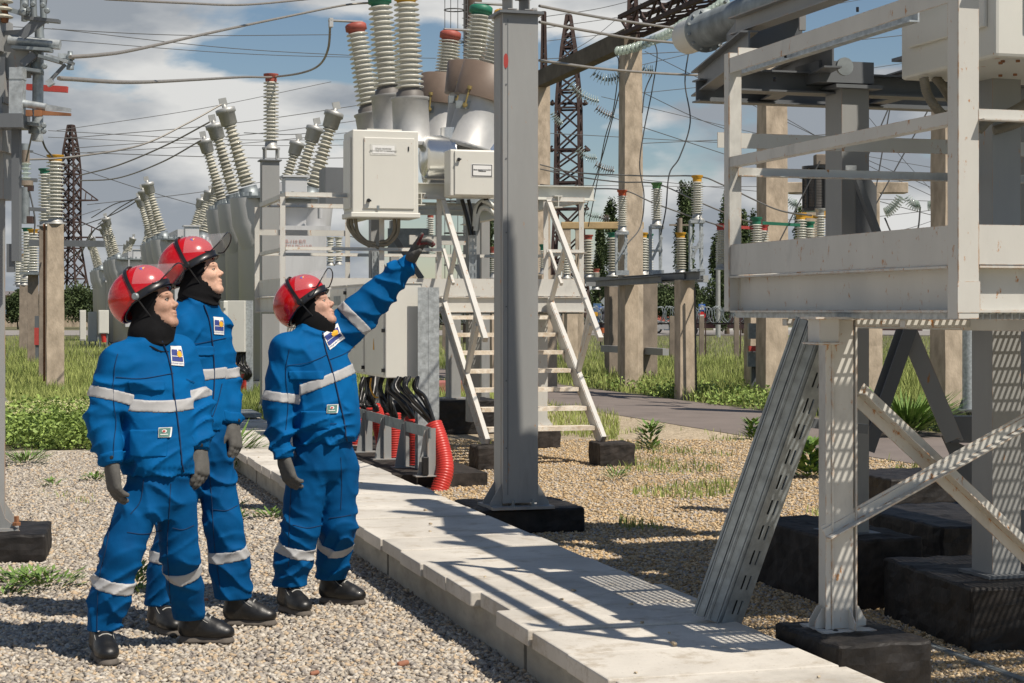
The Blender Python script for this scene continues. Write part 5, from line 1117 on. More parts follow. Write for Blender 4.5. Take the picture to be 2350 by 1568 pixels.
# ================================================================= near breaker frame above
tf = thing('circuit_breaker', 'grey steel frame and pipe of the near circuit breaker filling the top right corner', 'circuit breaker', (3.0, 9.5, 0), QA)
mb = MB()
mb.chan(at(1694, 157, 9.60), at(2110, 24, 7.78), .05, .105, .008, sx=1); mb.build('galvanised_channel', M_galv, tf)
mb = MB(); mb.ibeam(at(1690, 62, 9.9), at(2130, -95, 8.1), .1, .10, .008); mb.bar(at(1841, -10, 9.6), at(1841, 70, 9.6), .035, .035); mb.build('upper_beam', M_steel, tf)
mb = MB(); mb.poly([at(1697, 40, 9.95), at(1840, 30, 9.95), at(1842, 90, 9.95), at(1697, 135, 9.95)], .6, Vector((0, 1, 0))); mb.build('drive_box', M_steel_d, tf)
mb = MB(); zf = 2.93
fr0 = at(1700, 186, 9.55)
mb.ibeam(Vector((1.25, 9.75, 2.93)), Vector((1.25, 9.75, 2.93))+QBv*3.6, .14, .12, .01); mb.ibeam(Vector((1.15, 10.9, 3.02)), Vector((1.15, 10.9, 3.02))+QBv*3.6, .12, .14, .01)
mb.ibeam(Vector((1.75, 9.5, 3.05)), Vector((1.60, 11.2, 3.05)), .10, .16, .01); mb.ibeam(Vector((1.30, 9.55, 3.10)), Vector((1.2, 11.2, 3.10)), .10, .16, .01); mb.ibeam(Vector((2.75, 9.5, 3.05)), Vector((2.3, 11.4, 3.05)), .10, .16, .01)
mb.box(Vector((1.83, 9.9, 2.98)), (.34, .3, .12), X=QBv); bsplit(mb, 'frame_beam', M_steel_d, tf)
mb = MB(); mb.box(Vector((3.45, 9.8, 3.20)), (1.5, 2.6, .02), X=QBv); mb.build('shade_plate', M_steel_d, tf)  # unseen plate, added and placed to cast shade on the gravel
mb = MB(); q0 = at(1582, 84, 11.4); q1 = at(1700, 40, 10.6); ax = (q1-q0).normalized(); mb.lathe(q0-ax*.06, q0+ax, [(0, .03), (.008, .10), (.03, .112), (.33, .112)], 28); mb.build('pipe_end', M_creamc, tf)
mb = MB(); mb.lathe(q0+ax*.26, q0+ax, [(0, .14), (.02, .14), (.022, .11), (1.5, .11)], 28); mb.build('pipe', M_galvd, tf)
mb = MB()
for i in range(12):
    a = 2*PI*i/12; sx = ax.orthogonal().normalized(); sy = ax.cross(sx); o = q0+ax*.245+(sx*math.cos(a)+sy*math.sin(a))*.125; mb.lathe(o, o+ax, [(0, .009), (.05, .009)], 6, False)
bsplit(mb, 'flange_bolt', M_galv, tf)
mb = MB()
for (u, v, Y) in ((1886, 90, 8.9), (1965, 22, 8.3), (1965, 60, 8.3), (1775, 182, 9.2), (1800, 128, 9.1), (2062, 25, 8.0)):
    p = at(u, v, Y-.12); mb.lathe(p, p+Vector((1, -.3, 0)), [(0, .012), (.012, .012)], 8, False)
bsplit(mb, 'bolt_hole', M_black, tf)
mb = MB(); mb.poly([at(1889, 72, 8.68), at(1919, 62, 8.54), at(1919, 86, 8.54), at(1889, 99, 8.68)], .003, Vector((-.9, -.3, 0)).normalized()); mb.build('nameplate', M_white, tf)
for i in range(4):
    mb = MB(); a_ = at(1892, 77+i*5.5, 8.675); b_ = at(1915, 68.5+i*5.4, 8.56); mb.bar(a_+Vector((-.006, -.004, 0)), b_+Vector((-.006, -.004, 0)), .002, .003); mb.build('nameplate_line', M_ink, tf)
mb = MB(); o = Vector((1.83, 9.62, 2.99)); mb.lathe(o, o-QAv, [(0, .05), (.02, .05)], 16); mb.lathe(Vector((1.62, 9.6, 3.12)), Vector((1.62, 9.6, 3.12))-QAv, [(0, .04), (.03, .04)], 16); bsplit(mb, 'end_ring', M_galvd, tf)
# tanks and bushings over the frame, mostly above the picture: they throw the big soft shade on the gravel
for i, (x, y) in enumerate(((3.6, 8.0), (3.2, 9.6), (2.79, 11.2))):
    o = Vector((x, y, 3.95)); mb = MB(); mb.lathe(o-QBv*.6, o+QBv, [(0, .05), (.02, .2), (.06, .27), (1.25, .27), (1.3, .2), (1.32, .05)], 28); mb.build('tank', M_aluB, tf)
    for sx in (-1, 1):
        ax = (QBv*sx*.03+ZUP).normalized(); b0 = o+QBv*(sx*.46)+ZUP*.0
        mb = MB(); mb.lathe(b0, b0+ax, [(0, .21), (.50, .21), (.51, .23), (.56, .23)], 24); mb.build('transformer_can', M_alu, tf)
        mb = MB(); sheds(mb, b0+ax*.56, b0+ax*2.3, 24, .06, .095, 20, .9); mb.build('bushing', M_porc, tf)
        mb = MB(); mb.lathe(b0+ax*2.28, b0+ax*3, [(0, .07), (.12, .075), (.14, .05)], 16); mb.build('bushing_cap', (M_yel, M_green, M_red)[i], tf)
# near drive cabinet, upper right
tn = thing('drive_cabinet', 'big cream cabinet cut off by the top right corner of the picture', 'cabinet', (2.4, 7.7, 2.7), QA)
cn = at(2294, 130, 7.9); zc = cn.z; H_ = 1.05; Wc, Dc = .92, .86
o = Vector((cn.x, cn.y, zc+H_/2))+QBv*(Wc/2-.02)+QAv*(Dc/2)
mb = MB(); mb.box(o, (Wc, Dc, H_), X=QBv, bev=.016); mb.build('case', M_cab, tn)
mb = MB(); mb.box(o-QBv*(Wc/2+.011)+ZUP*.07-QAv*.02, (.022, Dc*.80, H_*.86), X=QBv, bev=.006); mb.build('side_door', M_cab, tn)
mb = MB(); mb.box(o-QAv*(Dc/2+.011)+ZUP*.07+QBv*.06, (Wc*.8, .022, H_*.88), X=QBv, bev=.006); mb.build('door', M_cab, tn)
mb = MB()
for (x, y) in ((-.36, -.33), (-.30, -.36), (-.34, -.28), (-.1, .1), (-.05, .05), (-.38, .33)): mb.lathe(o+QBv*x+QAv*y-ZUP*(H_/2), o+QBv*x+QAv*y-ZUP*3, [(0, .010), (.01, .010)], 8, False)
bsplit(mb, 'bolt', M_rust, tn)
for i, pts in enumerate([[(2120, 178, 8.5), (2128, 215, 8.5), (2150, 250, 8.5), (2185, 285, 8.6)], [(2145, 176, 8.6), (2165, 200, 8.6), (2180, 225, 8.65), (2200, 262, 8.7)], [(2375, 225, 8.4), (2320, 258, 8.4), (2275, 272, 8.4), (2245, 300, 8.4)], [(2375, 262, 8.6), (2330, 285, 8.6), (2280, 300, 8.6)]]):
    corrugated([at(*p) for p in pts], .024, ['left of the two ribbed hoses under the near cabinet, by the corner post', 'right of the two ribbed hoses under the near cabinet, by the corner post', 'upper ribbed hose crossing to the right edge of the picture', 'lower ribbed hose crossing to the right edge of the picture'][i], M_flex, .011, 16, name='flexible_hose', cat='hose')
post_insulator(at(2247, 285, 13), .5, 'white ribbed insulator glimpsed between corner post and rear column', M_alud, n=5, r=.13, legs=False)

# ================================================================= the two perforated trays leaning on the platform
M_tray = mat('tray_galvanised', (.33, .37, .39), .42, .35, .25, 18, .0004, 30, dirt=.3)
tl = thing('leaning_trays', 'long galvanised slotted cable trays leaning from the walkway onto the near platform', 'cable tray', at(1640, 1425, 7.75), 0)
b0 = at(1655, 1432, 7.74); b1 = at(1895, 750, 7.55)                # foot and head of the slotted face
d = (b1-b0).normalized(); L_ = (b1-b0).length
fn = Vector((.62, -.75, .18)); fn = (fn-d*fn.dot(d)).normalized(); sx = fn.cross(d).normalized()
if sx.x < 0: sx = -sx
wd = .125
mb = MB()
def strip(a_, c_, z0, z1): mb.box(b0+d*((z0+z1)/2)+sx*((a_+c_)/2), (c_-a_, .0025, z1-z0), X=sx, Zv=d)
strip(0, .040, 0, L_); strip(.052, .075, 0, L_); strip(.087, wd, 0, L_)
z = .05
while z < L_: 
    for a_ in (.040, .075): strip(a_, a_+.012, z-.052, z)
    z += .12
mb.box(b0+d*L_/2+sx*wd-fn*.02, (.0025, .04, L_), X=sx, Zv=d); mb.build('slotted_face', M_tray, tl)
mb = MB(); e = b0-sx*.0
sv = (-sx*.75-fn*.62).normalized(); sn = sv.cross(d).normalized()
def strip2(a_, c_, off=0.0): mb.box(e+d*L_/2+sv*((a_+c_)/2)+sn*off, (c_-a_, .0025, L_), X=sv, Zv=d)
strip2(.0, .014, .014); strip2(.022, .054, .0); strip2(.064, .074, -.016); strip2(.084, .114, .0); strip2(.124, .134, .014)
for a_ in (.018, .060, .078, .120): mb.bar(e+sv*a_-sn*.004, e+sv*a_-sn*.004+d*L_, .004, .022, up=sn)
mb.build('folded_side', M_tray, tl)
back = -sn if sn.dot(Vector((0, -1, 0))) > 0 else sn
mb = MB(); mb.box(e+d*L_/2+sv*.067+back*.024, (.128, .003, L_), X=sv, Zv=d); mb.build('gap_shade_strip', M_steel_d, tl)  # dark backing added to give the gaps between folds their shade
mb = MB(); mb.box(b0+d*L_/2-fn*.035+sx*.06, (.12, .003, L_), X=sx, Zv=d); mb.build('slot_shade_sheet', M_black, tl)  # black sheet added behind the slots so they look shaded
# ================================================================= insulator stands on the right
ts = thing('insulator_stand', 'concrete and steel stand carrying three tall white insulators right of the portal post', 'stand', gnd(1571, 916), ANG)
sA = at(1444, 0, 36.2); sB = at(1571, 0, 32.6); zt = CH+(HV-645)/F*34
for p, wd in ((sA, .31), (sB, .30)):
    mb = MB(); mb.box(Vector((p.x, p.y, zt/2-.1)), (wd, wd, zt+.2), X=B, bev=.015); mb.build('post', M_conc, ts)
dv = (sB-sA); dv.z = 0; dv.normalize()
mb = MB(); a_ = Vector((sA.x, sA.y, zt+.06))-dv*.5; b_ = Vector((sB.x, sB.y, zt+.06))+dv*.9; mb.ibeam(a_, b_, .16, .16, .014); mb.ibeam(a_+Vector((-.5, 1.2, -.05)), b_+Vector((-.6, 1.2, -.05)), .14, .14, .014)
for f in (.2, .5, .8): p = a_.lerp(b_, f); mb.bar(p-A*.2, p+A*1.4, .1, .1)
mb.build('beam', M_steel_d, ts)
for u, Y, vt, vb, vs, cm, nm in ((1428, 36.3, 437, 527, 632, M_red2 if 'M_red2' in globals() else globals().setdefault('M_red2', mat('cap_bright_red', (.50, .09, .03), .5, 0, .1, 9)), 'red'), (1507, 34.4, 420, 513, 632, M_green2 if 'M_green2' in globals() else globals().setdefault('M_green2', mat('cap_leaf_green', (.10, .24, .08), .5, 0, .1, 9)), 'green'), (1600, 32.5, 404, 500, 630, M_yel, 'yellow')):
    h_ = (vb-vt)/F*Y; post_insulator(at(u, vb+6, Y), h_+.05, nm+' capped white insulator on the long stand right of the portal post', cm, n=14, r=.115, legs=False)
    mb = MB(); b_ = at(u, vb+6, Y); z1 = b_.z; z0 = CH+(HV-vs)/F*Y
    for sx in (-.10, .10):
        for sy in (-.10, .10): mb.angle(Vector((b_.x+sx, b_.y+sy, z0)), Vector((b_.x+sx, b_.y+sy, z1)), .05, .012, up=A)
    mb.box(Vector((b_.x, b_.y, z1-.03)), (.27, .27, .05)); mb.box(Vector((b_.x, b_.y, z0+.05)), (.27, .27, .1)); mb.bar(Vector((b_.x-.1, b_.y-.1, z0+.3)), Vector((b_.x+.1, b_.y-.1, z0+.75)), .03, .05); mb.box(Vector((b_.x, b_.y, (z0+z1)/2)), (.22, .22, .04))
    mb.build('frame', M_galv, ts)
# rear stand with more insulators, darker posts
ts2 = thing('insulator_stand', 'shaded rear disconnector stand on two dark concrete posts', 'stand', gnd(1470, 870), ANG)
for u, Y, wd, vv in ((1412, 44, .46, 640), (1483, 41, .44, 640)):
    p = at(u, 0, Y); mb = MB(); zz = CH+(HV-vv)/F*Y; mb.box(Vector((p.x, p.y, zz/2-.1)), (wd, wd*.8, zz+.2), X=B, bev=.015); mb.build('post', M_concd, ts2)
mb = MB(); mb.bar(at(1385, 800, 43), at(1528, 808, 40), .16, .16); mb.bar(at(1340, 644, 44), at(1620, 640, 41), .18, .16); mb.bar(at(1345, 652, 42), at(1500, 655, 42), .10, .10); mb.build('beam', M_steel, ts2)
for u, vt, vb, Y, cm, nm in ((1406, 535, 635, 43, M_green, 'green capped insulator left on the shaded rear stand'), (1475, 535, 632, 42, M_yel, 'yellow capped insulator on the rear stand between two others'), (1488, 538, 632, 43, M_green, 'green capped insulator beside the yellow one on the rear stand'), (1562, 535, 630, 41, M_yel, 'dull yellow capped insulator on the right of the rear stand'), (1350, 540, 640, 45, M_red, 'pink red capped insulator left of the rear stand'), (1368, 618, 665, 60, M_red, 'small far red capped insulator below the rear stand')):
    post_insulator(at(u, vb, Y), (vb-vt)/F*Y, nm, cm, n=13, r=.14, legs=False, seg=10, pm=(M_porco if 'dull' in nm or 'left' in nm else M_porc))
# insulators further right, seen through the near railing
for u, vt, vb, Y, cm, nm in ((1655, 515, 620, 33, M_mred, 'red capped insulator hidden half behind the platform left post'), (1736, 500, 640, 29, M_green, 'green capped insulator seen over the platform toe plate'), (1752, 515, 640, 30, M_mred, 'red capped insulator tucked behind the green capped one'),
                             (1838, 490, 640, 31, M_yel, 'bright yellow capped insulator left of the grey column behind the railing'), (1857, 510, 640, 33, M_green, 'green capped insulator tucked behind the bright yellow one'), (1883, 480, 640, 31, M_alud, 'thick white insulator under the dark line trap'), (1984, 470, 640, 28, M_alud, 'white insulator partly hidden by the grey gusset'),
                             (1133, 568, 640, 34, M_red, 'red capped insulator just left of the tall grey column'), (988, 490, 560, 45, M_red, 'small red capped insulator directly behind the pointing hand'), (1247, 562, 630, 34, M_green, 'green capped insulator just right of the tall grey column'), (1075, 505, 550, 48, M_yel, 'small yellow insulator behind the stair rail'),
                             (758, 545, 610, 62, M_porco, 'hanging far insulator left of the pair above the visor'), (777, 545, 608, 62, M_porco, 'hanging far insulator right of the pair above the visor'), (905, 560, 625, 48, M_red, 'far insulator behind the raised sleeve'), (1300, 560, 640, 50, M_porco, 'pale far insulator behind the right stair rail')):
    post_insulator(at(u, vb, Y), (vb-vt)/F*Y, nm, cm, n=max(8, int((vb-vt)/7)), r=(14 if u > 1600 else 10)/F*Y, legs=False, seg=12)
mb = MB(); mb.bar(at(1740, 524, 29), at(1660, 520, 29), .05, .05); tag(mb.build('red_busbar', M_mred), 'red busbar between the capped insulators behind the railing', 'busbar')
mb = MB(); mb.bar(at(1750, 512, 29), at(1836, 517, 29), .05, .05); tag(mb.build('green_busbar', M_green), 'green busbar between the capped insulators behind the railing', 'busbar')
mb = MB(); mb.bar(at(1842, 497, 31), at(1900, 499, 31), .05, .05); mb.box(at(1893, 490, 31), (.1, .1, .1)); tag(mb.build('yellow_busbar', M_yel), 'yellow busbar beside the line trap behind the railing', 'busbar')
# line trap
tt = thing('line_trap', 'dark cylindrical line trap coil with a grey box on top behind the railing', 'line trap', at(1880, 470, 31), 0)
mb = MB(); c0 = at(1876, 478, 31.3); 
for i in range(24): mb.lathe(c0+ZUP*(i*.028), c0+ZUP*9, [(0, .24), (.016, .24)], 20)
mb.lathe(c0, c0+ZUP, [(0, .2), (.68, .2)], 16); mb.build('coil', M_alud2 if 'M_alud2' in globals() else globals().setdefault('M_alud2', mat('coil_grey', (.16, .15, .14), .7, 0, .2, 9)), tt)
mb = MB()
for i in range(10): a = 2*PI*i/10; o = c0+Vector((math.cos(a)*.26, math.sin(a)*.26, -.03)); mb.bar(o, o+ZUP*.76, .03, .03)
mb.lathe(c0-ZUP*.06, c0+ZUP, [(0, .28), (.05, .28)], 16); mb.lathe(c0+ZUP*.70, c0+ZUP*2, [(0, .28), (.05, .28)], 16); mb.build('cage', M_black, tt)
mb = MB(); mb.box(at(1887, 368, 31.3), (.28, .28, .2), bev=.02); mb.build('tuning_box', M_concd, tt)
tfb = thing('far_gantry', 'far T shaped concrete beam on a post behind the railing', 'gantry', at(1970, 440, 42), 0)
mb = MB(); mb.box(at(1940, 432, 42), (2.95, .4, .26), bev=.02); mb.build('beam', M_conc, tfb); mb = MB(); mb.box(at(1866, 600, 42), (.42, .4, 3.3), bev=.02); mb.box(at(2006, 600, 42), (.2, .4, 3.3), bev=.02); mb.build('post', M_conc, tfb)
tfb = thing('wooden_frame', 'far ochre beam on thin posts below the lattice tower', 'frame', at(1380, 518, 55), 0)
mb = MB(); mb.box(at(1382, 518, 55), (2.6, .3, .22), bev=.02); mb.build('beam', mat('ochre_concrete', (.46, .33, .17), .85, 0, .15, 4), tfb)
mb = MB()
for u in (1300, 1330): mb.box(at(u, 690, 55), (.26, .25, 4.6)); 
mb.build('post', M_conc, tfb)
# thin dark rod, junction boxes on posts at right
tj = thing('junction_box', 'grey junction boxes bolted to a low post below the near platform', 'box', gnd(1735, 890), 0)
mb = MB(); mb.box(at(1735, 860, 34), (.2, .15, 1.0)); mb.bar(at(1745, 808, 34), at(1830, 806, 34), .1, .1); mb.build('post', M_steel_d, tj)
mb = MB(); mb.box(at(1733, 825, 33.8), (.30, .2, .28)); mb.box(at(1732, 760, 33.8), (.25, .2, .3)); mb.build('case', M_galvd, tj); mb = MB(); mb.box(at(1735, 800, 33.7), (.28, .2, .1)); mb.build('red_clamp', M_mred, tj)
mb = MB(); mb.bar(at(1594, 660, 32.3), at(1598, 915, 32.3), .035, .035); tag(mb.build('earthing_rod', M_black), 'thin black rod beside the right post of the insulator stand', 'rod')
for u0, Y, vt, lab in ((1732, 35, 640, 'concrete post carrying the red and green capped insulators'), (1847, 33, 640, 'concrete post under the line trap insulators'), (1995, 30, 640, 'pale concrete post seen right of the platform leg'), (940, 47, 560, 'pale concrete post behind the middle breaker cabinet'), (1142, 36, 640, 'concrete post hidden by the tall grey column'), (1255, 36, 632, 'concrete post just right of the tall grey column'), (1310, 52, 640, 'thin far concrete post behind the right stair rail'), (1160-55, 45, 640, 'thin concrete post between stairs and breaker leg')):
    conc_post(u0, Y, .34, vt, lab)
# ================================================================= perimeter: fence posts, razor wire, signs, cars, houses
mfp = M_concd
for i, (u, Y) in enumerate(((1542, 62), (1610, 61), (1690, 60), (1775, 59), (1900, 58), (2010, 57), (1470, 64), (1392, 66), (1290, 68), (1112, 70), (1020, 71))):
    c = at(u, 0, Y); t = thing('fence_post', 'weathered concrete post of the far perimeter fence', 'fence post', (c.x, c.y, 0), 0, 'perimeter fence posts')
    mb = MB(); mb.box(Vector((c.x, c.y, .72)), (.17, .15, 1.5), bev=.01); mb.build('post', mfp, t)
    mb = MB(); mb.bar(Vector((c.x+.14, c.y, 0)), Vector((c.x+.14, c.y, 1.3)), .04, .04); mb.build('pipe', M_rusty, t)
mb = MB(); mb.bar(at(900, 745, 71), at(2200, 741, 56), .05, .05); tag(mb.build('fence_rail', M_rusty), 'rusty horizontal rail of the far perimeter fence', 'fence rail')
mb = MB(); rr = random.Random(4); P0 = at(980, 724, 71); P1 = at(2200, 722, 56); pts = []
for i in range(1600):
    f = i/1600; a = i*.62+rr.uniform(-.1, .1); r_ = .32+rr.uniform(-.06, .06); pts.append(P0.lerp(P1, f)+Vector((math.sin(a*.3)*.15+math.cos(a)*.2, 0, math.sin(a)*r_)))
mb.tube(pts, .014, 4, False); tag(mb.build('razor_wire', M_galvd), 'coiled razor wire running along the far perimeter fence', 'razor wire')
def tri_sign(u, v, Y, lab, stop=False):
    t = thing('road_sign', lab, 'road sign', at(u, v, Y).xy.to_3d(), 0); k = Y/F
    mb = MB(); mb.bar(Vector((at(u, v, Y).x, Y+.06, 0)), at(u, v-12, Y+.06), .06, .06); mb.build('pole', M_galv, t)
    mb = MB(); mb.box(at(u, v, Y), (15*k, .02, 16*k)); mb.build('plate', mat('sign_blue', (.03, .12, .45), .5, 0, .05, 3), t)
    mb = MB(); mb.poly([at(u-5.5, v+5, Y-.02), at(u+5.5, v+5, Y-.02), at(u, v-6, Y-.02)], .01, Vector((0, -1, 0))); mb.build('triangle', M_white, t)
    mb = MB(); mb.box(at(u, v-1.5, Y-.04), (1.6*k, .01, 1.6*k)); mb.bar(at(u, v, Y-.04), at(u-1.8, v+4, Y-.04), .7*k, .01); mb.bar(at(u, v, Y-.04), at(u+1.8, v+4, Y-.04), .7*k, .01); mb.build('walking_figure', M_ink, t)
    if stop:
        mb = MB(); p = at(u, v+18, Y); mb.lathe(p, p-Vector((0, 1, 0)), [(0, 8.3*k), (.02, 8.3*k)], 24); mb.build('red_disc', mat('sign_red', (.55, .02, .02), .5, 0, .05, 3), t)
        mb = MB(); mb.box(p-Vector((0, .03, 0)), (10*k, .01, 2.8*k)); mb.build('white_bar', M_white, t)
    return t
tri_sign(1611, 706, 112, 'blue crossing sign above a red no entry disc by the far road', True); tri_sign(1379, 711, 110, 'blue crossing sign by the far road left of the insulator stand')
td_ = thing('road_sign', 'pale diamond shaped sign seen from behind by the far road', 'road sign', at(1387, 692, 116).xy.to_3d(), 0); mb = MB(); mb.poly([at(1387, 682, 115), at(1396, 692, 115), at(1387, 702, 115), at(1378, 692, 115)], .03, Vector((0, 1, 0))); mb.build('plate', M_galv, td_); mb = MB(); mb.bar(Vector((at(1387, 0, 115.2).x, 115.2, 0)), at(1387, 700, 115.2), .07, .07); mb.build('pole', M_galv, td_)
tb_ = thing('billboard', 'small blue and yellow notice board beside the far crossing sign', 'notice board', at(1371, 720, 118).xy.to_3d(), 0)
mb = MB(); mb.box(at(1371, 722, 118), (.55, .05, 1.5)); mb.build('board', mat('board_blue', (.08, .16, .3), .6, 0, .2, 6), tb_); mb = MB(); mb.box(at(1371, 721, 117.9), (.53, .04, .3)); mb.build('yellow_band', M_yel, tb_)
def car(u, Y, col, lab, L_=4.4, H=1.45, rz=0.0, name='parked_car', cat='car'):
    c = at(u, 0, Y); t = thing(name, lab, cat, (c.x, Y, 0), rz); X = Vector((math.cos(rz), math.sin(rz), 0)); Yv = Vector((-X.y, X.x, 0)); W_ = 1.75; c.z = 0
    m = mat('car_'+lab.split()[0], col, .3, .3, .05, 2, coat=.6)
    o2 = [(-.5, .25), (-.5, .58), (-.44, .64), (-.30, .66), (-.20, .97), (.16, 1.0), (.32, .68), (.47, .60), (.5, .42), (.5, .22)]
    mb = MB(); mb.poly([c+X*(a*L_)-Yv*W_/2+ZUP*(b*H) for a, b in o2], W_, Yv); mb.build('body', m, t)
    mb = MB(); g2 = [(-.27, .68), (-.185, .93), (.145, .955), (.27, .70)]; mb.poly([c+X*(a*L_)-Yv*(W_/2+.01)+ZUP*(b*H) for a, b in g2], W_+.02, Yv); mb.build('window', M_black, t)
    for a in (-.31, .31):
        mb = MB(); 
        for s_ in (-1, 1): mb.lathe(c+X*(a*L_)+Yv*(s_*W_*.44-.1)+ZUP*.32, c+X*(a*L_)+Yv*(s_*W_*.44+.5)+ZUP*.32, [(0, .32), (.2, .32)], 18)
        bsplit(mb, 'wheel', M_black, t)
        mb = MB(); q_ = c+X*(a*L_)-Yv*(W_*.44+.12)+ZUP*.32; mb.lathe(q_, q_-Yv, [(0, .17), (.02, .17)], 12); mb.build('rim', M_alu, t)
    return t
car(1662, 121, (.05, .025, .03), 'maroon dark long car or van on the far road near the signs', 7.2, 2.0, 0, 'passenger_van', 'van'); car(1466, 130, (.5, .5, .5), 'silver car on the far road between the dark concrete posts', 4.3); car(2040, 120, (.06, .025, .03), 'dark red car on the far road below the near platform', 4.2, 1.45)
car(2295, 125, (.3, .3, .32), 'grey far car behind the columns at the right', 4.2)
tpn = thing('person', 'distant person in dark clothes and orange shorts walking on the far verge', 'person', gnd(1383, 793), 0)
mb = MB(); p = at(1384, 0, 84.0); p.z = 0
mb.lathe(p+Vector((-.09, 0, 0)), p+Vector((-.09, 0, 2)), [(0, .06), (.45, .07), (.85, .1)], 8); mb.lathe(p+Vector((.1, .05, 0)), p+Vector((.1, .05, 2)), [(0, .06), (.45, .07), (.85, .1)], 8); mb.lathe(p+ZUP*.8, p+ZUP*2, [(0, .14), (.2, .18), (.6, .22), (.68, .08), (.74, .07), (.78, .1), (.9, .11), (.98, .05)], 10)
mb.build('body', mat('far_person_dark', (.03, .03, .04), .8, 0, .1, 4), tpn); mb = MB(); mb.lathe(p+ZUP*.6, p+ZUP*2, [(0, .2), (.25, .2)], 10); mb.build('shorts', mat('far_person_orange', (.45, .12, .04), .8, 0, .1, 4), tpn)
def house(u, Y, w_, h_, rh, wall, roof, lab, rz=0.0, nwin=3, hip=False):
    c = at(u, 0, Y); c.z = 0; t = thing('house', lab, 'house', c, rz); X = Vector((math.cos(rz), math.sin(rz), 0)); Yv = Vector((-X.y, X.x, 0)); D = 8
    mb = MB(); mb.box(c+Yv*D/2+ZUP*h_/2, (w_, D, h_), X=X); mb.build('wall', wall, t)
    mb = MB(); e = .5; a0 = c-X*(w_/2+e)-Yv*e+ZUP*h_; a1 = c+X*(w_/2+e)-Yv*e+ZUP*h_; a2 = a1+Yv*(D+2*e); a3 = a0+Yv*(D+2*e); k = 3 if hip else .0; r0 = c-X*(w_/2+e-k)+Yv*D/2+ZUP*(h_+rh); r1 = c+X*(w_/2+e-k)+Yv*D/2+ZUP*(h_+rh)
    mb._add([a0, a1, a2, a3, r0, r1], [(0, 1, 5, 4), (2, 3, 4, 5), (1, 2, 5), (3, 0, 4), (3, 2, 1, 0)]); mb.build('roof', roof, t)
    for i in range(nwin):
        mb = MB(); mb.box(c+X*(w_*((i+.5)/nwin-.5))-Yv*.02+ZUP*h_*.55, (1.1, .06, 1.2), X=X); mb.build('window', M_winb, t)
    return t
M_winb = mat('window_blue_glass', (.12, .2, .28), .2, 0, .1, 2); M_wallg = mat('plaster_grey', (.34, .31, .29), .9, 0, .1, .6); M_roofg = mat('roof_slate_grey', (.17, .15, .145), .8, 0, .15, .8); M_bricko = mat('brick_wall_orange', (.30, .12, .07), .9, 0, .2, .8); M_roofr = mat('roof_red', (.23, .06, .04), .8, 0, .2, .8); M_roofw = mat('roof_pale', (.45, .47, .50), .7, 0, .1, .8)
house(1505, 185, 10, 3.1, 2.1, M_wallg, M_roofg, 'grey hip roofed house behind the insulator stand', 0, 4, True)
house(1500, 165, 6.5, .7, 1.4, M_wallg, M_roofr, 'low red roof in front of the grey hip roofed house', 0, 2)
house(20, 190, 10, 3.4, .5, M_bricko, M_roofg, 'low orange brick building at the far left edge', 0, 1)
house(-10, 230, 14, 2.4, 1.2, M_bricko, M_roofr, 'brick shed behind the orange building at the far left', 0, 1)
house(255, 210, 7, 1.6, .7, M_wallg, M_roofw, 'pale roofed shed far behind the small white cabinets', 0, 2)
house(150, 220, 5, 1.2, .5, M_wallg, M_roofw, 'low white roofed shed behind the left lattice tower', 0, 1)
house(1275, 170, 6, 1.8, 1.4, M_wallg, M_roofw, 'pale gabled house far behind the stairs', .3, 2)
mb = MB(); mb.box(Vector((at(150, 0, 175).x, 175, .9)), (26, .2, .9)); mb.box(Vector((at(150, 0, 175).x, 175, .35)), (26, .3, .5)); tag(mb.build('boundary_wall', M_conc), 'long low pale concrete wall at the far left horizon', 'wall')
tpo = thing('lamp_pole', 'tall pale grey pole rising behind the far poplars', 'pole', gnd(1648, 760), 0); mb = MB(); p = at(1648, 0, 110); p.z = 0; mb.lathe(p, p+ZUP, [(0, .17), (6, .13)], 10); mb.build('pole', M_alud, tpo)
tpo = thing('lamp_pole', 'brown utility pole between the two far poplars', 'pole', gnd(1537, 760), 0); mb = MB(); p = at(1560, 0, 100); p.z = 0; mb.lathe(p, p+ZUP, [(0, .2), (7.0, .15)], 10); mb.bar(p+ZUP*6.6-Vector((.6, 0, 0)), p+ZUP*6.6+Vector((.6, 0, 0)), .1, .1); mb.build('pole', M_concd, tpo)

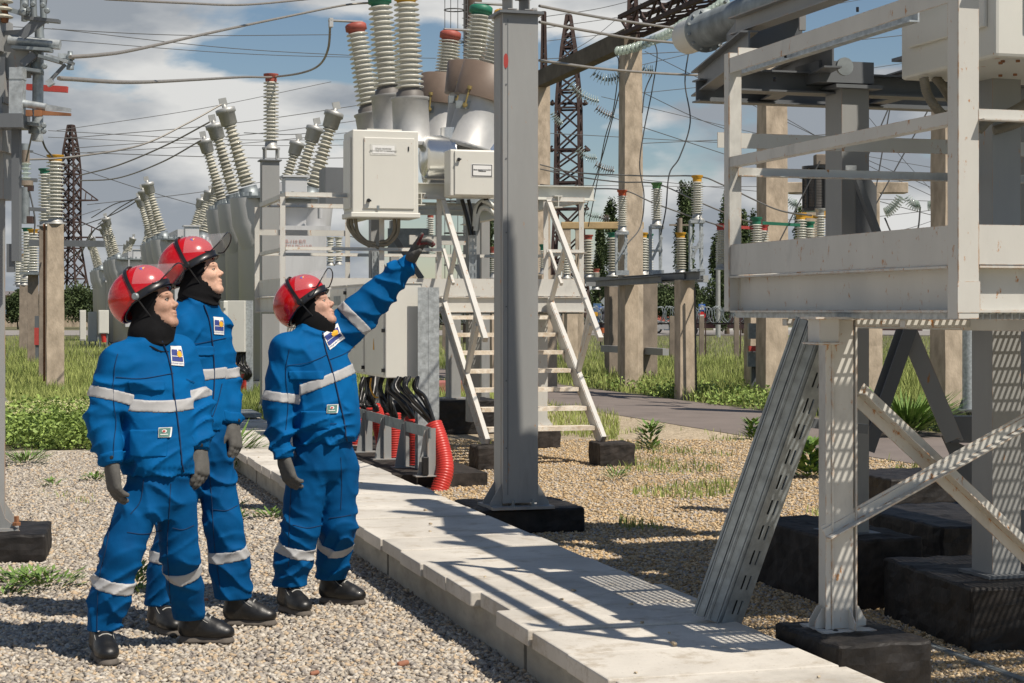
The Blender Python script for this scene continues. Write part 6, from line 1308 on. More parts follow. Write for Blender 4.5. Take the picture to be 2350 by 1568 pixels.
# ================================================================= trees
M_leafd = mat('leaves_dark', (.025, .042, .016), .7, attr=True, var=.2, col2=(.10, .135, .055), spec=.2); M_bark = mat('bark', (.10, .075, .05), .9, 0, .2, 4, .02, 6)
def tree(u, Y, vt, wpx, lab, kind='poplar', n=9500, vb=745, name='poplar_tree'):
    c = at(u, 0, Y); c.z = 0; H_ = CH+(HV-vt)/F*Y; rw = wpx/2/F*Y; t = thing(name, lab, 'tree', c, 0, 'trees along the far road'); rg_ = np.random.default_rng(int(u*3+vt))
    mb = MB(); mb.tube([c+ZUP*(H_*f)+Vector((math.sin(f*5+u)*.08, 0, 0)) for f in (0, .3, .6, .95)], [H_*.02, H_*.015, H_*.009, H_*.002], 7)
    nl = 26
    cl = []
    for i in range(nl):
        f = .12+.84*(i+.5)/nl if kind == 'poplar' else .25+.6*rg_.random(); a = rg_.uniform(0, 2*PI)
        if kind == 'poplar':
            rr_ = rw*(math.sin(PI*min(1, f*1.02+.02))**.6)*(.95 if f < .6 else .8)*rg_.uniform(.2, .85); p = c+Vector((math.cos(a)*rr_, math.sin(a)*rr_, H_*f)); b0 = c+ZUP*(H_*max(.05, f-.18)); sz = (rw*.46, H_*.085)
        else:
            rr_ = rw*rg_.uniform(.1, .8); p = c+Vector((math.cos(a)*rr_, math.sin(a)*rr_, H_*(.30+.55*rg_.random()*(1-.45*(rr_/rw)**2)))); b0 = c+ZUP*(H_*.3); sz = (rw*.36, H_*.16)
        mb.tube([b0, b0.lerp(p, .6)+Vector((0, 0, -.1)), p], [H_*.006, H_*.004, H_*.0015], 5); cl.append((p, sz, rg_.random()))
    mb.build('trunk', M_bark, t)
    per = n//nl; V = []; at_ = []
    for p, sz, sh in cl:
        g_ = rg_.normal(0, 1, (per, 3)); g_ /= np.linalg.norm(g_, axis=1)[:, None]; g_ *= rg_.random((per, 1))**.4
        P = np.array(p)[None]+g_*np.array([sz[0], sz[0], sz[1]])*1.15
        d = rg_.normal(0, 1, (per, 3)); d /= np.linalg.norm(d, axis=1)[:, None]; e = np.cross(d, rg_.normal(0, 1, (per, 3))); e /= np.linalg.norm(e, axis=1)[:, None]
        s_ = (Y/F*6.0*rg_.uniform(.5, 1.3, (per, 1)))
        V.append(np.stack([P, P+d*s_*.5+e*s_*.3, P+d*s_, P+d*s_*.5-e*s_*.3], 1).reshape(-1, 3)); at_.append(np.repeat(np.clip(sh*.6+rg_.normal(.2, .18, per), 0, 1), 4))
    V = np.concatenate(V)-np.array(c)[None]; q_ = (np.arange(len(V)//4)*4)[:, None]+np.array([[0, 1, 2, 3]])
    fastmesh('crown', V, q_, M_leafd, parent=t, attr=np.concatenate(at_))
    return t
tree(1566, 125, 424, 46, 'tall dark poplar directly right of the green capped insulator'); tree(1585, 135, 428, 34, 'slimmer poplar behind the yellow capped insulator'); tree(1402, 125, 462, 46, 'poplar left of the portal post, behind the red capped insulator'); tree(1378, 130, 520, 40, 'shorter thin poplar left of its taller neighbour')
tree(1668, 125, 450, 46, 'poplar half hidden by the left post of the near platform'); tree(1705, 128, 490, 40, 'poplar seen through the lower rail opening of the near platform'); tree(1728, 132, 485, 26, 'narrow poplar against the left side of the concrete portal post', n=3600); tree(1650, 118, 540, 60, 'broad short poplar left of the near platform post'); tree(1835, 130, 480, 40, 'poplar behind the bright yellow capped insulator'); tree(1118, 110, 470, 50, 'dark tree between the stair rail and the tall grey column')
for (u, Y, vt, w_, lab) in ((1530, 160, 640, 130, 'round dark tree behind the grey house'), (1600, 150, 655, 110, 'round tree left of the crossing and no entry signs'), (1420, 170, 668, 120, 'bushy tree behind the left end of the insulator stand'), (1720, 160, 640, 150, 'bushy dark tree behind the near platform left edge'), (1330, 165, 660, 110, 'bushy tree behind the right stair rail'), (1215, 170, 676, 120, 'low round tree behind the tall grey column'), (1130, 180, 680, 130, 'low dark tree left of the tall grey column'),
                            (185, 165, 642, 110, 'round brown green tree behind the left lattice tower'), (120, 175, 660, 90, 'bushy tree left of the lattice tower base'), (40, 160, 655, 60, 'dark bush tree above the brick building'), (262, 180, 672, 100, 'low dark tree right of the left lattice tower'), (1850, 155, 660, 130, 'bushy tree seen under the near platform'), (1960, 160, 668, 130, 'bushy tree seen under the near platform right of its leg'), (2100, 160, 670, 150, 'bushy tree seen under the near platform behind the braces'), (1010, 175, 690, 130, 'low far tree behind the stair stringer')):
    tree(u, Y, vt, w_, lab, 'round', 7000, name='broadleaf_tree')
# ragged far tree line that reads as one mass
rgN = np.random.default_rng(2); n_ = 60000; Xs = rgN.uniform(-150, 190, n_); Hs = (2.6+1.3*np.sin(Xs*.13)+1.0*np.sin(Xs*.41+1)+.5*np.sin(Xs*1.3)); Hs = np.maximum(Hs, 1.2)
P = np.stack([Xs, 235+rgN.uniform(-4, 4, n_), Hs*rgN.random(n_)**.7*1.25], 1); d = rgN.normal(0, 1, (n_, 3)); d /= np.linalg.norm(d, axis=1)[:, None]; e = np.cross(d, rgN.normal(0, 1, (n_, 3))); e /= np.linalg.norm(e, axis=1)[:, None]
V = np.stack([P, P+d*.22+e*.14, P+d*.44, P+d*.22-e*.14], 1).reshape(-1, 3); tag(fastmesh('far_treeline', V, (np.arange(n_)*4)[:, None]+np.array([[0, 1, 2, 3]]), M_leafd, attr=np.repeat(np.clip(rgN.normal(.4, .25, n_), 0, 1), 4)), kind='stuff')
# ================================================================= people: implicit surfaces turned into meshes
def vnoise(seed):
    r = np.random.default_rng(seed); G = r.random((32, 32, 32)).astype(np.float32)
    def f(x, y, z):
        xi = np.floor(x).astype(int); yi = np.floor(y).astype(int); zi = np.floor(z).astype(int)
        a = x-xi; b = y-yi; c = z-zi; a = a*a*(3-2*a); b = b*b*(3-2*b); c = c*c*(3-2*c)
        g = lambda i, j, k: G[(xi+i) & 31, (yi+j) & 31, (zi+k) & 31]
        return ((g(0, 0, 0)*(1-a)+g(1, 0, 0)*a)*(1-b)+(g(0, 1, 0)*(1-a)+g(1, 1, 0)*a)*b)*(1-c)+((g(0, 0, 1)*(1-a)+g(1, 0, 1)*a)*(1-b)+(g(0, 1, 1)*(1-a)+g(1, 1, 1)*a)*b)*c-.5
    return f
N1, N2, N3 = vnoise(1), vnoise(2), vnoise(3)
def smin(a, b, k):
    h = np.maximum(k-np.abs(a-b), 0)/k; return np.minimum(a, b)-h*h*k*.25
class Fld:
    def __init__(s, lo, hi, h):
        s.h = h; s.lo = np.array(lo, float); s.n = np.ceil((np.array(hi)-s.lo)/h).astype(int)+1
        s.ax = [s.lo[i]+np.arange(s.n[i])*h for i in range(3)]; s.D = np.full(tuple(s.n), 9.0, np.float32)
    def sub(s, lo, hi):
        a = np.clip(((np.array(lo)-s.lo)/s.h).astype(int), 0, s.n); b = np.clip(((np.array(hi)-s.lo)/s.h).astype(int)+2, 0, s.n)
        sl_ = tuple(slice(a[i], b[i]) for i in range(3)); return sl_, s.ax[0][sl_[0]][:, None, None], s.ax[1][sl_[1]][None, :, None], s.ax[2][sl_[2]][None, None, :]
    def put(s, fn, lo, hi, k=.02, op='u', m=.06):
        sl_, X, Y, Z = s.sub(np.array(lo)-m, np.array(hi)+m)
        if 0 in s.D[sl_].shape: return
        d = fn(X, Y, Z)
        if op == 'u': s.D[sl_] = smin(s.D[sl_], d, k)
        elif op == 's': s.D[sl_] = -smin(-s.D[sl_], d, k)
    def cone(s, p0, p1, r0, r1, k=.02, op='u', sq=None, f=1.0):
        p0 = np.array(p0, float); p1 = np.array(p1, float); d = p1-p0; L2 = max((d*d).sum(), 1e-9); R_ = max(r0, r1)*max(1, f)+.02
        def fn(X, Y, Z):
            t = np.clip(((X-p0[0])*d[0]+(Y-p0[1])*d[1]+(Z-p0[2])*d[2])/L2, 0, 1)
            qx = X-p0[0]-t*d[0]; qy = Y-p0[1]-t*d[1]; qz = Z-p0[2]-t*d[2]; q2 = qx*qx+qy*qy+qz*qz
            if sq is not None: c = qx*sq[0]+qy*sq[1]+qz*sq[2]; q2 = q2+c*c*(1/f**2-1)
            return np.sqrt(q2)-(r0+(r1-r0)*t)
        s.put(fn, np.minimum(p0, p1)-R_, np.maximum(p0, p1)+R_, k, op)
    def ell(s, c, r, axes, k=.02, op='u'):
        c = np.array(c, float); Rm = max(r)+.02
        def fn(X, Y, Z):
            x, y, z = X-c[0], Y-c[1], Z-c[2]; q = 0; q1 = 0
            for a, rr in zip(axes, r):
                t = (x*a[0]+y*a[1]+z*a[2])/rr; q = q+t*t; q1 = q1+(t/rr)**2
            k0 = np.sqrt(q); k1 = np.sqrt(q1)+1e-6; return k0*(k0-1)/k1
        s.put(fn, c-Rm, c+Rm, k, op)
    def loft(s, secs, lat, fwd, k=.03, cap=.02):
        """secs: (centre xyz, half width across, half depth), from top to bottom"""
        secs = sorted(secs, key=lambda q: q[0][2]); zz = np.array([q[0][2] for q in secs]); C = np.array([q[0] for q in secs]); a = np.array([q[1] for q in secs]); b = np.array([q[2] for q in secs])
        R_ = max(a.max(), b.max())+.05
        def fn(X, Y, Z):
            z = Z.ravel(); cx = np.interp(z, zz, C[:, 0])[None, None]; cy = np.interp(z, zz, C[:, 1])[None, None]; aa = np.interp(z, zz, a)[None, None]; bb = np.interp(z, zz, b)[None, None]
            u = ((X-cx)*lat[0]+(Y-cy)*lat[1])/aa; v = ((X-cx)*fwd[0]+(Y-cy)*fwd[1])/bb; d = ((np.abs(u)**2.15+np.abs(v)**2.15)**(1/2.15)-1)*np.minimum(aa, bb)*.95
            e = np.maximum(Z-zz[-1], zz[0]-Z); return np.maximum(d, e)
        s.put(fn, [C[:, 0].min()-R_, C[:, 1].min()-R_, zz[0]], [C[:, 0].max()+R_, C[:, 1].max()+R_, zz[-1]], k)
    def sample(s, P):
        g = (np.asarray(P)-s.lo)/s.h; g = np.clip(g, 0, s.n-1.001); i = g.astype(int); f = g-i; D = s.D; r = 0
        for a in (0, 1):
            for b in (0, 1):
                for c in (0, 1):
                    w_ = (f[..., 0] if a else 1-f[..., 0])*(f[..., 1] if b else 1-f[..., 1])*(f[..., 2] if c else 1-f[..., 2]); r = r+w_*D[i[..., 0]+a, i[..., 1]+b, i[..., 2]+c]
        return r
def nets(D, lo, h):
    s = D < 0; n = D.shape; c8 = [(i, j, k) for i in (0, 1) for j in (0, 1) for k in (0, 1)]
    sl = lambda A_, o: A_[o[0]:n[0]-1+o[0], o[1]:n[1]-1+o[1], o[2]:n[2]-1+o[2]]
    cnt = sum(sl(s, o).astype(np.int8) for o in c8); act = (cnt > 0) & (cnt < 8); idx = np.full(act.shape, -1, np.int64); I = np.argwhere(act); idx[act] = np.arange(len(I))
    acc = np.zeros((len(I), 3)); w_ = np.zeros(len(I))
    for a in range(8):
        for b in range(a+1, 8):
            oa, ob = np.array(c8[a]), np.array(c8[b])
            if np.abs(oa-ob).sum() != 1: continue
            va = D[tuple((I+oa).T)]; vb = D[tuple((I+ob).T)]; m = (va < 0) != (vb < 0); t = np.where(m, va/np.where(m, va-vb, 1), 0)
            acc += np.where(m[:, None], oa+(ob-oa)*t[:, None], 0); w_ += m
    V = (I+acc/w_[:, None])*h+lo; Fs = []
    for ax in range(3):
        o = [0, 0, 0]; o[ax] = 1; a = s[tuple(slice(0, n[i]-o[i]) for i in range(3))]; b = s[tuple(slice(o[i], n[i]) for i in range(3))]
        E = np.argwhere(a != b); j, k = (ax+1) % 3, (ax+2) % 3; E = E[(E[:, j] > 0) & (E[:, k] > 0) & (E[:, j] < n[j]-1) & (E[:, k] < n[k]-1)]
        ej = np.zeros(3, int); ej[j] = 1; ek = np.zeros(3, int); ek[k] = 1
        q_ = np.stack([idx[tuple((E-ej-ek).T)], idx[tuple((E-ek).T)], idx[tuple(E.T)], idx[tuple((E-ej).T)]], 1); fl = ~s[tuple(E.T)]; q_[fl] = q_[fl][:, ::-1]; Fs.append(q_)
    return V, np.concatenate(Fs)
def mesh_fld(name, fld, m, parent, D=None, lo=None, smooth=True):
    V, Fs = nets(fld.D if D is None else D, fld.lo if lo is None else lo, fld.h)
    if len(V) == 0: return None
    V = V-np.array(LOC[parent.name].translation)[None]; o = fastmesh(name, V, Fs, m, parent=parent, smooth=smooth); LOC[o.name] = LOC[parent.name]; return o
def slab_of(name, fld, m, parent, c, nrm, half, lo, hi, grow=.004, extra=None):
    """a ring or patch lying on the surface of fld: the surface grown by a few mm, cut by two planes"""
    sl_, X, Y, Z = fld.sub(lo, hi); D = fld.D[sl_]-grow; nrm = np.array(Vector(nrm).normalized())
    D = np.maximum(D, np.abs((X-c[0])*nrm[0]+(Y-c[1])*nrm[1]+(Z-c[2])*nrm[2])-half)
    if extra is not None: D = np.maximum(D, extra(X, Y, Z))
    D = np.maximum(D, np.where(np.zeros_like(D) > 0, 0, -1)); D[0] = D[-1] = 1; D[:, 0] = 1; D[:, -1] = 1; D[:, :, 0] = 1; D[:, :, -1] = 1
    l0 = np.array([fld.ax[i][sl_[i].start] for i in range(3)])
    return mesh_fld(name, fld, m, parent, D, l0, smooth=False)
def decal(name, fld, m, parent, o, X, Yv, pts, faces, off=.004, reach=.12):
    """lay a flat outline on the surface: every point is pushed along -N until it meets the cloth"""
    X = np.array(Vector(X).normalized()); Yv = np.array(Vector(Yv).normalized()); N_ = np.cross(X, Yv); o = np.array(o)
    P = o[None]+np.array(pts)[:, :1]*X+np.array(pts)[:, 1:2]*Yv+N_*reach; t = np.zeros(len(P))
    for _ in range(40): t += np.clip(fld.sample(P-N_*t[:, None])-off, -.02, .05)*.8
    P = P-N_*t[:, None]; n = len(P); Q = P-N_*.004
    loc = np.array(LOC[parent.name].translation); me = bpy.data.meshes.new(name); me.from_pydata([tuple(p) for p in np.concatenate([P, Q])-loc], [], [tuple(f) for f in faces]+[tuple(i+n for i in f[::-1]) for f in faces]); me.materials.append(m)
    ob = bpy.data.objects.new(name, me); COL.objects.link(ob); ob.parent = parent; LOC[ob.name] = LOC[parent.name]; return ob
def gridpts(w_, h_, nx, ny, cx=0, cy=0):
    pts = [(cx+w_*(i/nx-.5), cy+h_*(j/ny-.5)) for j in range(ny+1) for i in range(nx+1)]; fs = [(j*(nx+1)+i, j*(nx+1)+i+1, (j+1)*(nx+1)+i+1, (j+1)*(nx+1)+i) for j in range(ny) for i in range(nx)]; return pts, fs

def cloth_mat(name, col, col2):
    m = mat(name, col, .76, 0, .13, 4.5, .0012, 38, col2=col2, spec=.10); nt = m.node_tree; N = nt.nodes; L = nt.links; b = N['Principled BSDF']
    # crisp little creases on top of the modelled folds
    tc = N.new('ShaderNodeTexCoord'); mp = N.new('ShaderNodeMapping'); mp.inputs['Rotation'].default_value = (.3, .5, 0); mp.inputs['Scale'].default_value = (.8, .8, 1.35); L.new(tc.outputs['Object'], mp.inputs[0])
    nz = N.new('ShaderNodeTexNoise'); nz.noise_type = 'RIDGED_MULTIFRACTAL'; nz.inputs['Scale'].default_value = 5.5; nz.inputs['Detail'].default_value = 2.5; nz.inputs['Roughness'].default_value = .45; nz.inputs['Distortion'].default_value = .8; L.new(mp.outputs[0], nz.inputs['Vector'])
    bp = N.new('ShaderNodeBump'); bp.inputs['Distance'].default_value = .014; bp.inputs['Strength'].default_value = .9; L.new(nz.outputs['Fac'], bp.inputs['Height'])
    old = b.inputs['Normal'].links[0].from_node; L.new(old.outputs[0], bp.inputs['Normal']); L.new(bp.outputs[0], b.inputs['Normal']); return m
M_jack = cloth_mat('workwear_blue', (.0004, .082, .240), (.0006, .098, .285)); M_trous = cloth_mat('workwear_trousers', (.0004, .060, .185), (.0006, .075, .22)); M_seam = mat('seam_dark_blue', (.001, .020, .07), .8, 0, .1, 9)
M_refl = mat('reflective_tape', (.40, .40, .40), .55, .0, .06, 18, .0006, 40); M_hood = mat('black_hood_knit', (.006, .006, .007), .9, 0, .2, 20, .001, 120, spec=.2)
M_glove = mat('grey_knit_glove', (.105, .102, .095), .95, 0, .12, 40, .0012, 160, spec=.15); M_rubber = mat('red_grip_dots', (.13, .02, .025), .7, 0, .3, 60)
M_shoe = mat('black_leather', (.010, .010, .010), .42, 0, .3, 12, .0014, 45, coat=.12); M_sole = mat('grey_sole', (.115, .10, .085), .85, 0, .2, 30); M_stitch = mat('pale_stitching', (.38, .37, .34), .8, 0, .1, 9)
M_helm = mat('red_helmet_shell', (.50, .004, .006), .22, 0, .06, 3, coat=.5, dirt=.15); M_brow = mat('eyebrow_hair', (.055, .03, .018), .9, 0, .2, 80)
M_eye = mat('eye_white', (.34, .30, .27), .2, 0, .02, 9); M_iris = mat('iris_dark', (.05, .035, .02), .15, 0, .1, 9); M_lip = mat('lips', (.42, .20, .15), .5, 0, .08, 60)
def skin_mat(name, c, c2):
    m = mat(name, c, .58, 0, .10, 40, .0012, 90, col2=c2, spec=.3); b = m.node_tree.nodes['Principled BSDF']; b.inputs['Subsurface Weight'].default_value = .05; b.inputs['Subsurface Radius'].default_value = (.012, .005, .003); b.inputs['Subsurface Scale'].default_value = 1.0; return m
M_skins = [skin_mat('skin_tanned', (.40, .235, .165), (.46, .275, .20)), skin_mat('skin_pale', (.56, .34, .24), (.62, .38, .28)), skin_mat('skin_ruddy', (.46, .27, .20), (.52, .31, .235))]
def npv(v): return np.array(v, float)
def folds(X, Y, Z, e, f, seed, patch=3.2, warp=.55):
    """long cloth folds: rounded drapes with sharp creases between them, running across direction e, coming and going in patches"""
    w_ = N1(X*patch+seed, Y*patch, Z*patch)*2*warp+N2(X*patch*2.3, Y*patch*2.3+seed, Z*patch*2.3)*.8*warp
    s_ = (X*e[0]+Y*e[1]+Z*e[2])*f+w_*1.7; g = (1-np.abs(np.sin(PI*s_)))**1.6
    m_ = np.clip(N3(X*patch*1.5+seed*1.7, Y*patch*1.5, Z*patch*1.5+seed)*3.2+.35, 0, 1)
    return -(g*1.25-.30)*m_
def person(spec):
    Y0 = spec['Y']; ft = spec['feet']; gx = sum(f[0][0] for f in ft)/2; gy = sum(f[0][1] for f in ft)/2
    t = thing('person', spec['label'], 'person', (gx, gy, 0), 0); LOC[t.name] = Matrix.Translation(Vector((gx, gy, 0)))
    fw = Vector((*spec['fwd'], 0)).normalized(); lat = Vector((-fw.y, fw.x, 0)); j = {k: at(v[0], v[1], Y0+v[2]) for k, v in spec['j'].items()}
    # ---------- feet
    ank = []
    for i, (heel, toe) in enumerate(ft):
        h_, o_ = Vector(heel), Vector(toe); d = (o_-h_); d.z = 0; d.normalize(); sd = Vector((-d.y, d.x, 0)); Lf = .295; h_ = h_-d*.01+ZUP*.010
        fl = Fld(npv(h_)-[.42, .42, .02], npv(h_)+[.42, .42, .26], .0055)
        fl.cone(h_+d*.055+ZUP*.065, h_+d*.20+ZUP*.055, .046, .046, .02); fl.cone(h_+d*.17+ZUP*.056, h_+d*(Lf-.058)+ZUP*.052, .050, .049, .03, sq=npv(ZUP), f=.78)
        fl.cone(h_+d*.06+ZUP*.08, h_+d*.075+ZUP*.20, .050, .056, .03); fl.cone(h_+d*.10+ZUP*.12, h_+d*.19+ZUP*.07, .046, .042, .03)
        zc = .044; fl.D = np.maximum(fl.D, zc-fl.ax[2][None, None, :]).astype(np.float32)
        mesh_fld('boot', fl, M_shoe, t)
        fs = Fld(npv(h_)-[.42, .42, .02], npv(h_)+[.42, .42, .06], .0055); fs.cone(h_+d*.05, h_+d*.17, .047, .042, .02); fs.cone(h_+d*.17, h_+d*(Lf-.058), .042, .0495, .03)
        Z_ = fs.ax[2][None, None, :]; fs.D = np.maximum(fs.D, np.abs(Z_-.029)-.017).astype(np.float32)
        fs.put(lambda X, Y, Z: np.sqrt(((X-(h_+d*.13).x)*d.x+(Y-(h_+d*.13).y)*d.y)**2*.35+(Z+.008)**2)-.018, npv(h_+d*.13)-.1, npv(h_+d*.13)+.1, .01, 's')
        mesh_fld('sole', fs, M_sole, t)
        mb = MB()
        for k in range(4):
            c_ = h_+d*(.125+.022*k)+ZUP*(.163-.018*k); 
            P = [c_+sd*(.030*s_)+ZUP*(-.010*s_*s_) for s_ in (-1, -.4, .4, 1)]; mb.tube([p+ZUP*.004 for p in P], .0036, 5)
        for s_ in (-1, 1): mb.tube(smooth_pts([h_+d*.10+sd*s_*.040+ZUP*.150, h_+d*.15+sd*s_*.043+ZUP*.11, h_+d*.21+sd*s_*.040+ZUP*.085], 4), .0018, 4)
        mb.build('laces', M_stitch, t); ank.append(h_+d*.065+ZUP*.13)
    # ---------- trousers
    hem = spec['hem']; pel = j['pelvis']; kn = [j['kneeR'], j['kneeL']]; hp = [j['hipR'], j['hipL']]; rrs = [spec['legrR'], spec['legrL']]; cuffz = spec['cuffz']
    allp = kn+hp+ank+[pel]; lo = np.min([npv(p) for p in allp], 0)-[.2, .2, .02]; hi = np.max([npv(p) for p in allp], 0)+[.2, .2, .20]; lo[2] = .05
    tr_ = Fld(lo, hi, .0075)
    pw, pd = spec['pel']
    tr_.loft([(npv(pel)+[0, 0, .16], pw*.86, pd*.9), (npv(pel)+[0, 0, .05], pw, pd), (npv(pel)+[0, 0, -.08], pw*.98, pd*1.0), (npv(pel)+[0, 0, -.15], pw*.7, pd*.7)], lat, fw, .05)
    for i in (0, 1):
        rr = rrs[i]; a, b, c = npv(hp[i]), npv(kn[i]), npv(ank[i]); tr_.cone(a, b, rr[0], rr[1], .025, sq=npv(fw), f=1.05); mid = b*.45+c*.55; tr_.cone(b, mid, rr[1], rr[2], .03, sq=npv(fw), f=1.05); tr_.cone(mid, c-npv(ZUP)*.05, rr[2], rr[3], .03, sq=npv(fw), f=1.06)
    X, Y, Z = tr_.ax[0][:, None, None], tr_.ax[1][None, :, None], tr_.ax[2][None, None, :]
    near_k = sum(np.exp(-((Z-kn[i].z+.08)/.13)**2) for i in (0,)); near_a = np.exp(-((Z-.17)/.10)**2)
    crotch = np.exp(-((Z-pel.z+.12)/.1)**2)
    tr_.D = (tr_.D+folds(X, Y, Z, (.62, -.3, .70), 9.5, spec['seed'])*(.0125+.005*crotch)+folds(X, Y, Z, (-.45, .25, .86), 13, spec['seed']+4)*(.013*near_k+.016*near_a)+folds(X, Y, Z, (.9, -.2, .25), 9, spec['seed']+5)*.006).astype(np.float32)
    for i in (0, 1):         # cut the cuffs just above the boots
        c = ank[i]; zc = cuffz[i]; m_ = ((X-c.x)**2+(Y-c.y)**2 < .16**2) & (Z > -1); tr_.D = np.where(m_, np.maximum(tr_.D, zc-Z), tr_.D).astype(np.float32)
    tr_.D = np.maximum(tr_.D, min(cuffz)-Z).astype(np.float32)
    tro = mesh_fld('trousers', tr_, M_trous, t)
    for i in (0, 1):
        bz = spec['bandz'][i]; ax = (kn[i]-ank[i]).normalized(); f_ = (bz-ank[i].z)/(kn[i].z-ank[i].z); c = ank[i].lerp(kn[i], f_)
        oth = ank[1-i].lerp(kn[1-i], f_)
        ex = lambda X, Y, Z, c=c, oth=oth: (np.sqrt((X-c.x)**2+(Y-c.y)**2+0*Z)-np.sqrt((X-oth.x)**2+(Y-oth.y)**2+0*Z))
        slab_of('reflective_band', tr_, M_refl, t, c, ax, .029, npv(c)-[.17, .17, .09], npv(c)+[.17, .17, .09], .0045, ex)
    # side seam and knee seam lines
    def tseam(p_uv, w_=.004):
        P = smooth_pts([at(u, v, Y0) for u, v in p_uv], 10); pts = []
        for p in P:
            ray = (p-Vector((0, 0, CH))).normalized(); q_ = p-ray*.4
            for _ in range(70): q_ = q_+ray*float(np.clip(tr_.sample(npv(q_)[None])[0]-.001, -.02, .03))*.85
            if (q_-p).length < .35: pts.append(q_)
        if len(pts) > 3: mb = MB(); mb.tube(pts, w_/2, 5); mb.build('seam', M_seam, t)
    for s_ in spec['tseams']: tseam(s_)
    # ---------- jacket
    T = spec['torso']; secs = [(npv(at(u, v, Y0+dy)), a, b) for (u, v, dy, a, b) in T]; arms = [[j[k+s_] for k in ('sh', 'el', 'wr')] for s_ in 'RL']; ar = spec['armr']
    allp = [npv(p) for a in arms for p in a]+[s_[0] for s_ in secs]; lo = np.min(allp, 0)-[.28, .28, .06]; hi = np.max(allp, 0)+[.28, .28, .12]
    jk = Fld(lo, hi, .0075); jk.loft(secs, lat, fw, .05)
    # shoulders
    top = secs[1][0]
    for i in (0, 1):
        sh = npv(arms[i][0]); neck = npv(secs[0][0]); jk.cone(neck*.6+sh*.4+[0, 0, -.012], sh+[0, 0, -.01], .062, ar[0]*.92, .045)
        a, b, c = [npv(p) for p in arms[i]]; ra = spec.get('armr'+'RL'[i], ar); mid = a*.5+b*.5
        jk.cone(a, mid, ra[0], ra[1], .045); jk.cone(mid, b, ra[1], ra[2], .04); jk.cone(b, b*.45+c*.55, ra[2], ra[3], .035); jk.cone(b*.45+c*.55, c, ra[3], ra[4], .02)
    X, Y, Z = jk.ax[0][:, None, None], jk.ax[1][None, :, None], jk.ax[2][None, None, :]
    el = 0
    for i in (0, 1):
        for p, s_ in ((arms[i][1], .11), (arms[i][2], .10)): el = el+np.exp(-((X-p.x)**2+(Y-p.y)**2+(Z-p.z)**2)/s_**2)
    zb = secs[-1][0][2]; wa = np.exp(-((Z-zb-.06)/.08)**2)
    jk.D = (jk.D+folds(X, Y, Z, (.55, -.3, .75), 9.5, spec['seed']+2)*.0135+folds(X, Y, Z, (-.5, .2, .85), 12, spec['seed']+6)*(.005+.020*np.minimum(el, 1)+.013*wa)+folds(X, Y, Z, (.95, -.2, .15), 8, spec['seed']+9)*.006).astype(np.float32)
    ncv = npv(secs[0][0]); jk.cone(ncv-[0, 0, .02], ncv+[0, 0, spec.get('collar', .02)], spec['hoodr']*.88, spec['hoodr']*.80, .03)
    # elastic waist: fine vertical gathers at the hem side
    jk.D = (jk.D+np.exp(-((Z-zb-.02)/.022)**2)*(.006+.004*np.sin((X*lat.x+Y*lat.y)*260))).astype(np.float32)
    for i in (0, 1):      # cuff cut square
        a, c = npv(arms[i][1]), npv(arms[i][2]); n_ = (c-a)/np.linalg.norm(c-a); pl = (X-c[0])*n_[0]+(Y-c[1])*n_[1]+(Z-c[2])*n_[2]; nr = ((X-c[0])**2+(Y-c[1])**2+(Z-c[2])**2) < .11**2
        jk.D = np.where(nr, np.maximum(jk.D, pl-.012), jk.D).astype(np.float32)
        slc = None
    mesh_fld('jacket', jk, M_jack, t)
    # cuffs: a seam ring
    for i in (0, 1):
        a, c = Vector(arms[i][1]), Vector(arms[i][2]); n_ = (c-a).normalized(); slab_of('cuff', jk, M_jack, t, c-n_*.018, n_, .026, npv(c)-.10, npv(c)+.10, .0035)
        f_ = spec['armband'][i]
        if f_ is not None:
            base = Vector(arms[i][0]).lerp(Vector(arms[i][1]), f_); n2 = (Vector(arms[i][1])-Vector(arms[i][0])).normalized()
            o2 = Vector(secs[3][0]); rad = .125
            ex = lambda X, Y, Z, b=base, rad=rad: np.sqrt((X-b.x)**2+(Y-b.y)**2+(Z-b.z)**2)-rad
            slab_of('reflective_band', jk, M_refl, t, base, n2, .027, npv(base)-.16, npv(base)+.16, .0045, ex)
    cb = at(*spec['chest'][:2], Y0); nrm = Vector(spec['chest'][2]).normalized()
    def armx(X, Y, Z):
        d = 0*X+0*Y+0*Z+9
        for i in (0, 1):
            if spec.get('armcut', (1, 1))[i]:
                a, b = npv(arms[i][0]), npv(arms[i][1]); dd = b-a; tt = np.clip(((X-a[0])*dd[0]+(Y-a[1])*dd[1]+(Z-a[2])*dd[2])/(dd*dd).sum(), 0, 1); d = np.minimum(d, np.sqrt((X-a[0]-tt*dd[0])**2+(Y-a[1]-tt*dd[1])**2+(Z-a[2]-tt*dd[2])**2)-.112)
        return -d
    c3 = secs[3][0]; slab_of('reflective_band', jk, M_refl, t, npv(cb), nrm, .028, [c3[0]-.36, c3[1]-.34, cb.z-.16], [c3[0]+.36, c3[1]+.34, cb.z+.16], .0045, armx)
    # placket seam, pocket flaps, yoke seam
    def seam(p_uv, w_=.006, m=M_seam, off=.0035, dirn=None, nm='seam'):
        P = [at(u, v, Y0) for u, v in p_uv]; P = smooth_pts(P, 8); nx = spec.get('view', Vector((0, -1, 0))); pts = []
        for p in P:
            q_ = p+nx*.45; 
            for _ in range(60): q_ = q_-nx*float(np.clip(jk.sample(npv(q_)[None])[0]-off, -.02, .04))*.85
            pts.append(q_)
        mb = MB(); mb.tube(pts, w_/2*.62, 5); return mb.build(nm, m, t)
    for s_ in spec['seams']: seam(*s_)
